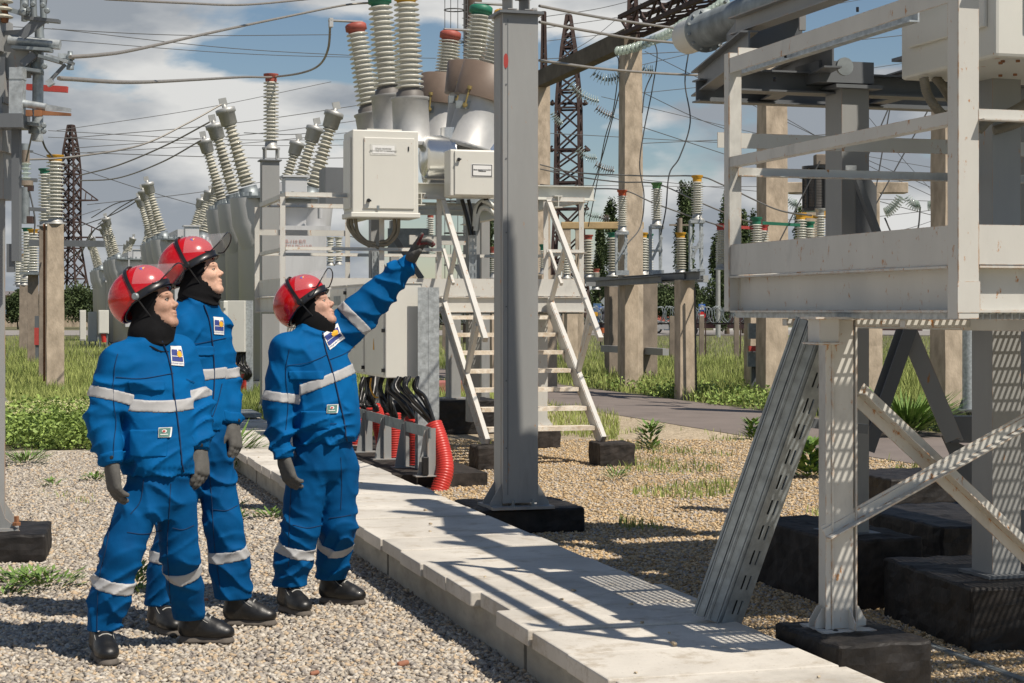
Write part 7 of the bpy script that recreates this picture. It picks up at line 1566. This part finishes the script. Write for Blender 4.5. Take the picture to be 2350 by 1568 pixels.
    for (u, v, w_, h_) in spec['pockets']:
        o = at(u, v, Y0); ray = (o-Vector((0, 0, CH))).normalized(); q_ = o-ray*.45
        for _ in range(80): q_ = q_+ray*float(np.clip(jk.sample(npv(q_)[None])[0], -.02, .03))*.8
        ct = (secs[3][0]+secs[4][0])/2; nx_ = Vector((q_.x-ct[0], q_.y-ct[1], 0)).normalized(); tx = Vector((-nx_.y, nx_.x, 0))
        ex = lambda X, Y, Z, q_=q_, tx=tx, nx_=nx_, w_=w_: np.maximum(np.abs((X-q_.x)*tx.x+(Y-q_.y)*tx.y)-w_/2, -((X-q_.x)*nx_.x+(Y-q_.y)*nx_.y)-.06)+0*Z
        slab_of('pocket_flap', jk, M_jack, t, npv(q_), Vector((.0, 0, 1)), h_/2, npv(q_)-[.14, .14, .12], npv(q_)+[.14, .14, .12], .0065, ex)
    def patch(u, v, w_, h_, X_, Y_, fld, layers, nm):
        o = at(u, v, Y0); N_ = Vector(X_).cross(Vector(Y_)).normalized()
        # walk along the view ray to find the cloth
        ray = (o-Vector((0, 0, CH))).normalized(); q_ = o-ray*.45
        for _ in range(80): q_ = q_+ray*float(np.clip(fld.sample(npv(q_)[None])[0]-.003, -.02, .03))*.8
        root = None
        for (lnm, m, pts, fs, off) in layers:
            decal(lnm, fld, m, t, q_, X_, Y_, pts, fs, off)
    M_pb = mat('patch_navy', (.03, .05, .22), .7, 0, .1, 60); M_py = mat('patch_sun_yellow', (.78, .42, .03), .7, 0, .1, 60); M_pg = mat('patch_green_grey', (.10, .22, .19), .7, 0, .1, 60); M_pw = mat('patch_white', (.72, .72, .70), .7, 0, .04, 60)
    for (u, v, X_, Y_, sc) in spec['logo']:
        X_ = Vector(X_).normalized(); Y_ = Vector(Y_).normalized(); g1 = gridpts(.072*sc, .088*sc, 8, 8); sun = [(.012*sc+math.cos(2*PI*k/20)*(.017 if k % 2 else .0125)*sc, .010*sc+math.sin(2*PI*k/20)*(.017 if k % 2 else .0125)*sc) for k in range(20)]
        b1 = gridpts(.062*sc, .020*sc, 6, 2, 0, -.014*sc); b2 = gridpts(.030*sc, .030*sc, 3, 3, -.016*sc, .014*sc); b3 = gridpts(.022*sc, .030*sc, 3, 3, .020*sc, .014*sc)
        lay = [('logo_patch', M_pw, g1[0], g1[1], .0045), ('logo_blue', M_pb, b1[0], b1[1], .0065), ('logo_blue', M_pb, b2[0], b2[1], .0065), ('logo_blue', M_pb, b3[0], b3[1], .0065), ('logo_sun', M_py, sun, [tuple(range(20))], .0085)]
        Vt, Ft = text_mesh('КУБАНЬЭНЕРГО', .0095*sc, M_pb, extrude=0); pt = [(p[0], p[1]-.034*sc) for p in Vt]; lay.append(('logo_text', M_pb, pt, Ft, .0065))
        wv = gridpts(.06*sc, .003*sc, 6, 1, 0, -.001*sc); lay.append(('logo_stripe', M_pw, wv[0], wv[1], .0078))
        patch(u, v, 0, 0, X_, Y_, jk, lay, 'logo')
    for (u, v, X_, Y_, sc) in spec['badge']:
        X_ = Vector(X_).normalized(); Y_ = Vector(Y_).normalized(); g1 = gridpts(.044*sc, .046*sc, 4, 4); g2 = gridpts(.038*sc, .040*sc, 4, 4); ci = [(math.cos(2*PI*k/14)*.0085*sc, math.sin(2*PI*k/14)*.0085*sc+.006*sc) for k in range(14)]; cr = [(x*.6, (y-.006*sc)*.6+.006*sc) for x, y in ci]; ln = gridpts(.026*sc, .0035*sc, 2, 1, 0, -.009*sc)
        patch(u, v, 0, 0, X_, Y_, jk, [('badge', M_pw, g1[0], g1[1], .0115), ('badge_field', M_pg, g2[0], g2[1], .0135), ('badge_ring', M_pw, ci, [tuple(range(14))], .0155), ('badge_dot', M_mred, cr, [tuple(range(14))], .0175), ('badge_line', M_pw, ln[0], ln[1], .0155)], 'badge')
    for (u, v) in spec['buttons']:
        o = at(u, v, Y0); ray = (o-Vector((0, 0, CH))).normalized(); q_ = o-ray*.45
        for _ in range(80): q_ = q_+ray*float(np.clip(jk.sample(npv(q_)[None])[0]-.002, -.02, .03))*.8
        mb = MB(); mb.lathe(q_+ray*.002, q_-ray, [(0, .009), (.004, .009), (.006, .006)], 14); mb.build('button', M_black, t)
    # ---------- head
    hc = at(*spec['head'][:2], Y0+spec['head'][2]); hy, hpit, roll = spec['look']; f0 = Vector((math.cos(hy), math.sin(hy), 0)); hl = Vector((-f0.y, f0.x, 0)); hf = f0*math.cos(hpit)+ZUP*math.sin(hpit); hu = -f0*math.sin(hpit)+ZUP*math.cos(hpit)
    sc = spec.get('hs', 1.0)
    def H(x, y, z): return npv(hc+hf*(x*sc)+hl*(y*sc)+hu*(z*sc))
    axs = (npv(hf), npv(hl), npv(hu)); r3 = lambda *a: tuple(q_*sc for q_ in a)
    def head_shape(fl, g=0.0, face=True):
        fl.ell(H(-.012, 0, .035), r3(.098+g, .077+g, .092+g), axs, .02); fl.ell(H(.022, 0, -.02), r3(.076+g, .068+g, .088+g), axs, .03)
        fl.ell(H(.028, 0, -.075), r3(.060+g, .052+g, .042+g), axs, .03); fl.cone(H(.02, .046, -.055), H(.062, .018, -.098), (.018+g)*sc, (.014+g)*sc, .03); fl.cone(H(.02, -.046, -.055), H(.062, -.018, -.098), (.018+g)*sc, (.014+g)*sc, .03)
    bd_lo = np.min([npv(q_) for q_ in (pel, hc, *kn, *ank, *arms[0], *arms[1])], 0)-.16; bd_hi = np.max([npv(q_) for q_ in (pel, hc, *kn, *ank, *arms[0], *arms[1])], 0)+.18; bd_lo[2] = .05
    bd = Fld(bd_lo, bd_hi, .0042 if spec.get('fine') else .005)
    head_shape(bd)
    bd.cone(H(.078, -.018, -.100), H(.078, .018, -.100), .0155*sc, .0155*sc, .022)                       # chin
    bd.cone(H(.088, 0, .018), H(.108, 0, -.018), .0075*sc, .0090*sc, .012); bd.ell(H(.112, 0, -.021), r3(.0105, .0105, .0095), axs, .010)     # nose
    for s_ in (-1, 1):
        bd.ell(H(.101, s_*.0125, -.028), r3(.011, .008, .008), axs, .008); bd.cone(H(.088, s_*.012, .030), H(.078, s_*.048, .032), .0105*sc, .009*sc, .018)   # nostrils, brow
        bd.ell(H(.066, s_*.040, -.022), r3(.026, .020, .020), axs, .022)                                                                         # cheek
        bd.ell(H(.098, s_*.031, .008), r3(.014, .017, .011), axs, .012, 's')                                                                     # eye socket
    bd.ell(H(.090, 0, -.054), r3(.013, .025, .007), axs, .008); bd.ell(H(.088, 0, -.068), r3(.013, .022, .008), axs, .008); bd.ell(H(.108, 0, -.0608), r3(.012, .030, .0016), axs, .004, 's')
    neck0 = npv(secs[0][0]); bd.cone(H(-.015, 0, -.05), neck0, .056, .062, .03); 
    # the rest of the body, inside the clothes, one surface with the head
    for a_, b_, r0, r1 in ((neck0, npv(pel)+[0, 0, .15], .10, .10), (npv(pel)+[0, 0, .1], npv(pel)-[0, 0, .05], .10, .10)): bd.cone(a_-[0, 0, .08] if a_ is neck0 else a_, b_, r0*.75, r1*.8, .05)
    for i in (0, 1):
        bd.cone(neck0-[0, 0, .07], npv(arms[i][0]), .05, .05, .04); bd.cone(npv(arms[i][0]), npv(arms[i][1]), .045, .038, .03); bd.cone(npv(arms[i][1]), npv(arms[i][2]), .036, .026, .02)
        bd.cone(npv(pel), npv(hp[i]), .08, .07, .04); bd.cone(npv(hp[i]), npv(kn[i]), .07, .05, .03); bd.cone(npv(kn[i]), npv(ank[i])-[0, 0, .02], .048, .036, .03)
    mesh_fld('body', bd, M_skins[spec['skin']], t)
    for s_ in (-1, 1):
        mb = MB(); c_ = Vector(H(.0805, s_*.031, .008)); rad = .0112*sc
        mb.lathe(c_-hf*rad, c_+hf, [(rad*(1-math.cos(PI*k/10)), max(.0005, rad*math.sin(PI*k/10))) for k in range(11)], 14); e_ = mb.build('eye', M_eye, t)
        mb = MB(); lk = (hf+hl*(-s_)*.02-hu*.05).normalized(); mb.lathe(c_+lk*rad*.90, c_+lk, [(0, .0055*sc), (rad*.14, .004*sc)], 12); mb.build('iris', M_iris, e_)
        mb = MB(); mb.tube(smooth_pts([Vector(H(.0925, s_*.014, .0310)), Vector(H(.0925, s_*.030, .036)), Vector(H(.080, s_*.048, .0345)), Vector(H(.066, s_*.058, .030))], 4), .0030*sc, 6); mb.build('eyebrow', M_brow, t)
        # eyelids
        mb = MB(); mb.tube(smooth_pts([Vector(H(.086, s_*.017, .009)), Vector(H(.0945, s_*.030, .0145)), Vector(H(.083, s_*.046, .010))], 4), .0022*sc, 5); mb.build('eyelid', M_brow if spec['skin'] == 0 else M_skins[spec['skin']], t)
    mb = MB(); mb.tube(smooth_pts([Vector(H(.089, -.017, -.0605)), Vector(H(.0995, 0, -.0595)), Vector(H(.089, .017, -.0605))], 5), [.0012*sc]+[.0030*sc]*9+[.0012*sc], 6); mb.tube(smooth_pts([Vector(H(.088, -.015, -.0640)), Vector(H(.0975, 0, -.0660)), Vector(H(.088, .015, -.0640))], 5), [.0012*sc]+[.0032*sc]*9+[.0012*sc], 6); mb.build('lips', M_lip, t)
    # ---------- hood
    hd = Fld(npv(hc)-[.24, .24, .34], npv(hc)+[.24, .24, .2], .0055); head_shape(hd, .010)
    nb = Vector(secs[0][0])
    hd.cone(H(-.03, 0, -.06), neck0+[0, 0, .02], .074, .082, .04); hd.cone(H(.025, 0, -.135), neck0+npv(fw)*.025+[0, 0, .03], .036, .07, .04); hd.cone(neck0+[0, 0, .012], neck0-[0, 0, .02], spec['hoodr']*.93, spec['hoodr']*.93, .03)
    X, Y, Z = hd.ax[0][:, None, None], hd.ax[1][None, :, None], hd.ax[2][None, None, :]
    hd.D = (hd.D+np.clip((hc.z-.09-Z)/.06, 0, 1)*folds(X, Y, Z, (.35, 0, .93), 22, spec['seed']+4, 5)*.012).astype(np.float32)
    dx, dy, dz = X-hc.x, Y-hc.y, Z-hc.z; lx = (dx*hf.x+dy*hf.y+dz*hf.z)/sc; lz = (dx*hu.x+dy*hu.y+dz*hu.z)/sc; ly = (dx*hl.x+dy*hl.y+dz*hl.z)/sc
    open_ = np.maximum(np.sqrt((ly/.078)**2+((lz+.020)/.110)**2)-1, 0)*.05
    cut = np.maximum.reduce([open_-.0+0*lx, (.022-lx)*1.0, (np.abs(lz+.022)-.112)]) ; hd.D = np.maximum(hd.D, -cut+.0).astype(np.float32)
    hd.D = np.maximum(hd.D, (lz-.055)*sc).astype(np.float32)
    mesh_fld('hood', hd, M_hood, t)
    # ---------- helmet
    mc = at(*spec['helm'][:2], Y0+spec['helm'][2]); hp_ = spec['hpitch']; mf = f0*math.cos(hp_)+ZUP*math.sin(hp_); mu = -f0*math.sin(hp_)+ZUP*math.cos(hp_); ml = hl; ms = spec.get('ms', 1.0)
    def M(x, y, z): return mc+mf*(x*ms)+ml*(y*ms)+mu*(z*ms)
    he = thing_part = None
    fh = Fld(npv(mc)-.27, npv(mc)+.27, .0055); ax3 = (npv(mf), npv(ml), npv(mu)); fh.ell(npv(M(-.005, 0, -.01)), (.163*ms, .132*ms, .135*ms), ax3, .01); fh.ell(npv(M(-.055, 0, -.03)), (.118*ms, .122*ms, .125*ms), ax3, .04)
    X, Y, Z = fh.ax[0][:, None, None], fh.ax[1][None, :, None], fh.ax[2][None, None, :]; dx, dy, dz = X-mc.x, Y-mc.y, Z-mc.z; lx = (dx*mf.x+dy*mf.y+dz*mf.z)/ms; lz = (dx*mu.x+dy*mu.y+dz*mu.z)/ms; ly = (dx*ml.x+dy*ml.y+dz*ml.z)/ms
    rimz = -.062-.035*np.clip((-lx-.02)/.14, 0, 1); out = fh.D.copy(); ridge = .0035*np.exp(-(ly/.016)**2)*(lz > 0)
    fh.D = np.maximum(np.maximum(out-ridge, -(out+.011)), (rimz-lz)*ms).astype(np.float32); hel = mesh_fld('helmet', fh, M_helm, t)
    # black rim, visor mount, strap
    def on(th, zf, grow=.004): # point on the helmet outline in the rim plane
        x, y = math.cos(th), math.sin(th); z = zf; sx_ = .163*math.sqrt(max(.05, 1-((z+.01)/.135)**2)); sy_ = .132*math.sqrt(max(.05, 1-((z+.01)/.135)**2)); return M(-.005+x*(sx_+grow), y*(sy_+grow), z)
    mb = MB(); mb.tube([on(2*PI*k/48, -.062-.035*min(1, max(0, (-math.cos(2*PI*k/48)*.15-.02)/.14)), .001) for k in range(49)], .0062, 8); mb.build('helmet_rim', M_black, hel)
    mb = MB()    # front peak band, lying over the brow
    P0_ = [on(R(a), -.052, .006) for a in range(-78, 79, 6)]; P1_ = [on(R(a), -.030, .008) for a in range(-78, 79, 6)]; n_ = len(P0_); mid_ = [on(R(a), -.066, .012+.014*math.cos(R(a))) for a in range(-78, 79, 6)]
    inn = [M(0, 0, -.04)]; vs = P1_+P0_+mid_; fs = [(r_*n_+k, r_*n_+k+1, (r_+1)*n_+k+1, (r_+1)*n_+k) for r_ in (0, 1) for k in range(n_-1)]; mb._add(vs, fs, True); vb = [v-mf*.004 for v in vs]; mb._add(vb, [f[::-1] for f in fs], True); mb.build('brow_band', M_black, hel)
    mb = MB()    # band over the crown from pivot to pivot
    arc = []; 
    for k in range(25):
        a = PI*k/24; arc.append(M(.018, -.137*math.cos(a), -.045+.178*math.sin(a)**.85 if a not in (0, PI) else -.045))
    wv_ = mf*.010*ms; pr_ = [(p-wv_, p+wv_) for p in arc]; vs = [q_ for pq in pr_ for q_ in pq]; fs = [(2*k, 2*k+1, 2*k+3, 2*k+2) for k in range(24)]; mb._add(vs, fs, True); ov = [(v-mc)*1.03+mc for v in vs]; mb._add(ov, fs, True)
    mb._add(vs+ov, [(2*k, 2*k+2, 50+2*k+2, 50+2*k) for k in range(24)]+[(2*k+1, 2*k+3, 50+2*k+3, 50+2*k+1) for k in range(24)]); mb.build('visor_band', M_black, hel)
    for s_ in (-1, 1):
        mb = MB(); p = M(.018, s_*.134, -.045); mb.lathe(p, p+ml*s_, [(0, .017), (.012, .017), (.014, .012), (.017, .012)], 16); mb.build('pivot', M_black if spec['skin'] else M_galvd, hel)
        mb = MB(); c_ = Vector(H(.03, s_*.03, -.125)); q0 = M(.018, s_*.130, -.055); q1 = q0.lerp(c_, .5)+hl*(s_*.012); mb.tube(smooth_pts([q0, q1, c_], 6), .0038, 6); mb.build('chin_strap', M_black, hel)
    # raised visor: a curved clear sheet, with a black edge
    va = spec['visor']; rd = (mf*math.cos(va)+mu*math.sin(va)); ru = (-mf*math.sin(va)+mu*math.cos(va)); Lv = spec['vlen']
    mb = MB(); na, nr = 20, 5; vs = []
    for r_ in range(nr+1):
        for k in range(na+1):
            a = R(-72+144*k/na); s_ = r_/nr; cor = 1-.0*s_; rad = .150*ms; vs.append(mc+ml*(math.sin(a)*rad*(.92-.10*s_*0))+ru*(math.cos(a)*rad*.98-.010*ms)+rd*((.018+Lv*s_*(1-.32*(abs(a)/R(72))**3))*ms)+mu*0)
    fs = [(r_*(na+1)+k, r_*(na+1)+k+1, (r_+1)*(na+1)+k+1, (r_+1)*(na+1)+k) for r_ in range(nr) for k in range(na)]; nv = len(vs); mb._add(vs, fs, True); mb.build('visor', M_visor, hel)
    edge = vs[nr*(na+1):]; e1_ = [vs[r_*(na+1)] for r_ in range(nr+1)]; e2_ = [vs[r_*(na+1)+na] for r_ in range(nr+1)][::-1]
    mb = MB(); mb.tube(smooth_pts(e1_[-2:]+edge[1:-1]+e2_[:2], 2), .0036*ms, 6); mb.build('visor_edge', M_black, hel)
    # emblem on the helmet front
    mb = MB(); o = M(.105, -.052, .060); nn = (o-mc).normalized(); ex_ = nn.cross(mu).normalized(); ey = ex_.cross(nn).normalized()
    mb.poly([o+ex_*a+ey*b+nn*.0 for a, b in ((-.02, -.02), (.02, -.02), (.02, .02), (-.02, .02))], .0045, nn); mb.build('helmet_emblem', M_pb2 if 'M_pb2' in globals() else globals().setdefault('M_pb2', mat('emblem_blue', (.05, .04, .40), .3, 0, .1, 30)), hel)
    mb = MB(); mb.poly([o+ex_*a*.5+ey*(b*.5+.005)+nn*.004 for a, b in ((-.02, -.02), (.02, -.02), (.02, .02), (-.02, .02))], .0025, nn); mb.build('helmet_emblem_sun', M_py, hel)
    # ---------- gloved hands
    for i, hs in enumerate(spec['hands']):
        if hs is None: continue
        wr = Vector(arms[i][2]); w0 = wr+(at(*hs['tip'][:2], Y0+hs['tip'][2])-wr)*0; tip = at(*hs['tip'][:2], Y0+hs['tip'][2]); d = (tip-wr).normalized(); pn = Vector(hs['palm']).normalized(); pn = (pn-d*pn.dot(d)).normalized(); sd = d.cross(pn); ths = hs['thumb']
        g_ = Fld(npv(wr)-.26, npv(wr)+.26, .0042)
        K = 1.2; g_.cone(npv(wr-d*.03), npv(wr+d*.02), .033*K, .031*K, .015, sq=npv(pn), f=.82)
        for q_ in (-.028, -.009, .010, .028): g_.cone(npv(wr+d*.02*K+sd*q_*.6*K), npv(wr+d*.098*K+sd*q_*K), .019*K, .0155*K, .016)
        g_.ell(npv(wr+d*.06*K), (.052*K, .042*K, .019*K), (npv(d), npv(sd), npv(pn)), .015)
        cu = hs['curl']; lens = (.066*K, .078*K, .074*K, .058*K)
        for f_ in range(4):
            q_ = (-.031, -.0105, .0105, .030)[f_]*(1+hs.get('spread', 0)); k4 = f_ if ths < 0 else 3-f_; fl_ = lens[k4]
            b0 = wr+d*K*(.094-.004*abs(f_-1.5))+sd*q_*K; cc = cu[k4]; sp = sd*(q_*hs.get('spread', 0)*6)
            d1 = (d*math.cos(cc*.5)+pn*math.sin(cc*.5)+sp).normalized(); d2 = (d*math.cos(cc*1.15)+pn*math.sin(cc*1.15)+sp).normalized(); d3 = (d*math.cos(cc*1.7)+pn*math.sin(cc*1.7)+sp).normalized()
            p1 = b0+d1*fl_*.45; p2 = p1+d2*fl_*.33; p3 = p2+d3*fl_*.26; r_ = .0112*K
            g_.cone(npv(b0), npv(p1), r_*1.05, r_, .006); g_.cone(npv(p1), npv(p2), r_, r_*.95, .004); g_.cone(npv(p2), npv(p3), r_*.95, r_*.82, .004)
        td = sd*ths; b0 = wr+d*.030*K+td*.028*K; p1 = b0+(d*.55+td*hs.get('tout', .55)+pn*.35).normalized()*.045*K; p2 = p1+(d*.85+td*hs.get('tout2', .15)+pn*.45).normalized()*.034*K
        g_.cone(npv(b0), npv(p1), .0165*K, .0135*K, .012); g_.cone(npv(p1), npv(p2), .0130*K, .0105*K, .005)
        X, Y, Z = g_.ax[0][:, None, None], g_.ax[1][None, :, None], g_.ax[2][None, None, :]; g_.D = (g_.D+N1(X*60, Y*60, Z*60)*.0016).astype(np.float32)
        if hs.get('red'):
            V, Fs = nets(g_.D, g_.lo, g_.h); fc = V[Fs].mean(1); rel = fc-npv(wr); nn_ = np.cross(V[Fs[:, 1]]-V[Fs[:, 0]], V[Fs[:, 2]]-V[Fs[:, 0]]); nn_ /= np.linalg.norm(nn_, axis=1)[:, None]+1e-9
            mi = ((nn_@npv(pn) > .30) & (rel@npv(d) > .125)).astype(int); o_ = fastmesh('glove', V-npv(LOC[t.name].translation)[None], Fs, [M_glove, M_rubber], parent=t, smooth=True, midx=mi)
        else: mesh_fld('glove', g_, M_glove, t)
    return t

ri = lambda u, v, z=0: tuple(gnd(u, v, z))
# front worker at the left
person(dict(Y=8.3, label='front worker at the left in blue overalls and red helmet, both arms hanging', seed=3.3, skin=0, fwd=(.72, -.69), hem=0,
    feet=[(ri(226, 1510), ri(262, 1543)), (ri(412, 1478), ri(525, 1480))],
    j=dict(pelvis=(366, 1118, .0), hipR=(322, 1150, -.05), hipL=(404, 1150, .05), kneeR=(280, 1268, -.12), kneeL=(412, 1270, .08), shR=(265, 835, -.12), elR=(233, 965, -.16), wrR=(256, 1062, -.20), shL=(408, 812, .17), elL=(452, 935, .16), wrL=(458, 1030, .10)),
    pel=(.158, .122), legrR=(.100, .092, .092, .073), legrL=(.098, .088, .082, .074), cuffz=(.145, .13), bandz=(.365, .395), armr=(.080, .074, .072, .066, .052), armband=(.55, .80),
    torso=[(345, 776, .02, .080, .075), (346, 792, .02, .125, .09), (352, 830, .02, .188, .110), (358, 900, .02, .198, .128), (364, 960, .02, .198, .138), (366, 1030, .0, .198, .140), (366, 1066, .0, .200, .145), (366, 1088, 0, .186, .138)],
    tseams=[[(258, 1180), (243, 1260), (226, 1340), (222, 1460)], [(292, 1222), (330, 1226), (372, 1218)], [(392, 1110), (388, 1180), (384, 1260), (392, 1400)], [(396, 1212), (420, 1216), (445, 1206)], [(330, 1100), (322, 1150), (300, 1180)]], chest=(365, 922, (.10, -.12, 1)), armcut=(1, 1),
    pockets=[(335, 886, .15, .05), (338, 1018, .17, .13)],
    seams=[([(372, 772), (384, 800), (398, 850), (408, 920), (420, 1000), (428, 1080)], .013), ([(288, 862), (340, 866), (402, 856)], .005), ([(291, 810), (285, 850), (284, 905), (288, 960), (287, 1040)], .005), ([(426, 870), (440, 880)], .004)],
    logo=[(407, 817, (.86, .46, -.12), (.08, -.05, 1), 1.0)], badge=[(381, 992, (.97, -.22, 0), (0, 0, 1), 1.0)], buttons=[(256, 1050), (462, 1022)],
    head=(352, 702, .03), look=(R(-12), R(14), 0), helm=(320, 669, .03), hpitch=R(34), hs=1.02, ms=.93, hoodr=.115, visor=R(-32), vlen=.205,
    hands=[dict(tip=(266, 1160, -.22), palm=(.75, .62, .1), thumb=-1, curl=(.5, .55, .6, .7)), dict(tip=(464, 1125, .02), palm=(-.75, .5, .0), thumb=-1, curl=(.55, .6, .65, .75), red=True, tout=.35)]))
# middle worker
person(dict(Y=9.0, label='tall middle worker in blue overalls and red helmet behind the front worker', seed=8.1, skin=1, fwd=(.80, -.60), hem=0,
    feet=[(ri(352, 1448), ri(400, 1463)), (ri(515, 1438), ri(648, 1440))],
    j=dict(pelvis=(462, 1020, .0), hipR=(432, 1060, -.05), hipL=(490, 1060, .05), kneeR=(402, 1210, -.05), kneeL=(512, 1200, .02), shR=(412, 745, -.13), elR=(400, 870, -.12), wrR=(418, 960, -.05), shL=(494, 754, .14), elL=(521, 880, .13), wrL=(533, 972, .05)),
    pel=(.158, .122), legrR=(.096, .088, .084, .078), legrL=(.100, .092, .098, .095), cuffz=(.14, .15), bandz=(.37, .385), armr=(.072, .068, .066, .060, .048), armband=(None, .85),
    torso=[(452, 690, .02, .080, .078), (453, 704, .02, .125, .09), (453, 742, .02, .172, .108), (456, 810, .02, .180, .120), (459, 870, .02, .178, .122), (462, 930, .0, .178, .124), (464, 968, .0, .176, .130), (465, 988, 0, .166, .124)],
    tseams=[[(478, 1060), (486, 1150), (492, 1250), (505, 1350)], [(490, 1170), (520, 1172), (545, 1160)]], chest=(470, 850, (.12, -.16, 1)), armcut=(1, 1),
    pockets=[(462, 806, .14, .05), (458, 936, .13, .09)],
    seams=[([(474, 700), (486, 740), (494, 800), (497, 850), (497, 910), (490, 975)], .012), ([(425, 786), (460, 788), (500, 780), (516, 776)], .005), ([(512, 880), (506, 920), (495, 960)], .006)],
    logo=[(503, 748, (.80, .52, -.10), (.06, -.05, 1), 1.0)], badge=[(468, 909, (.97, -.22, 0), (0, 0, 1), 1.0)], buttons=[(548, 965)],
    head=(459, 632, .02), look=(R(-6), R(16), 0), helm=(430, 598, .02), hpitch=R(31), hs=1.0, ms=.93, collar=.045, hoodr=.105, visor=R(-27), vlen=.225,
    hands=[dict(tip=(425, 1040, -.05), palm=(.75, .62, .1), thumb=-1, curl=(.5, .55, .6, .7)), dict(tip=(546, 1055, .0), palm=(-.80, .35, .0), thumb=-1, curl=(.5, .55, .6, .7), red=True, tout=.3)]))
# pointing worker
person(dict(Y=9.5, label='worker in blue overalls and red helmet pointing up right with raised arm', seed=5.7, skin=2, fwd=(.86, -.51), hem=0,
    feet=[(ri(648, 1404), ri(712, 1422)), (ri(736, 1386), ri(856, 1394))],
    j=dict(pelvis=(742, 1040, .0), hipR=(706, 1080, -.06), hipL=(772, 1080, .06), kneeR=(690, 1212, -.06), kneeL=(776, 1205, .05), shR=(655, 800, -.14), elR=(636, 930, -.15), wrR=(650, 1048, -.18), shL=(782, 762, .15), elL=(865, 680, .16), wrL=(940, 600, .12)),
    pel=(.188, .142), legrR=(.112, .098, .096, .084), legrL=(.110, .094, .086, .082), cuffz=(.15, .15), bandz=(.35, .36), armr=(.080, .074, .071, .066, .056), armrL=(.104, .100, .088, .068, .048), armband=(.85, .38),
    torso=[(722, 752, .02, .085, .080), (722, 768, .02, .130, .095), (728, 805, .02, .200, .125), (738, 860, .02, .218, .150), (744, 920, .02, .218, .165), (748, 970, .0, .215, .168), (750, 996, .0, .206, .162), (750, 1014, 0, .194, .152)],
    tseams=[[(668, 1120), (664, 1200), (662, 1300)], [(672, 1205), (705, 1212), (738, 1206)], [(755, 1190), (785, 1186), (806, 1182)], [(782, 1050), (784, 1110), (782, 1170)]], chest=(744, 872, (-.36, -.05, 1)), armcut=(1, 1),
    pockets=[(705, 862, .16, .05), (722, 965, .16, .10)],
    seams=[([(744, 762), (752, 800), (768, 850), (785, 920), (797, 975), (800, 1010)], .013), ([(672, 836), (710, 832), (742, 820), (756, 812)], .005), ([(762, 824), (790, 812), (808, 798)], .005), ([(676, 800), (668, 850), (672, 920), (668, 980)], .005), ([(742, 968), (780, 968)], .005)],
    logo=[(767, 771, (.86, -.1, .5), (-.42, -.12, .85), 1.05)], badge=[(765, 938, (.97, -.22, 0), (0, 0, 1), 1.0)], buttons=[],
    head=(716, 708, .02), look=(R(-10), R(24), 0), helm=(688, 684, .02), hpitch=R(38), hs=1.03, ms=.93, collar=.035, hoodr=.108, visor=R(-27), vlen=.19,
    hands=[dict(tip=(672, 1125, -.2), palm=(.70, .70, .05), thumb=-1, curl=(.6, .6, .65, .75)), dict(tip=(978, 532, .05), palm=(.84, -.30, -.45), thumb=-1, curl=(.02, .80, .95, 1.05), spread=.12, tout=.35, tout2=.1, red=True)]))
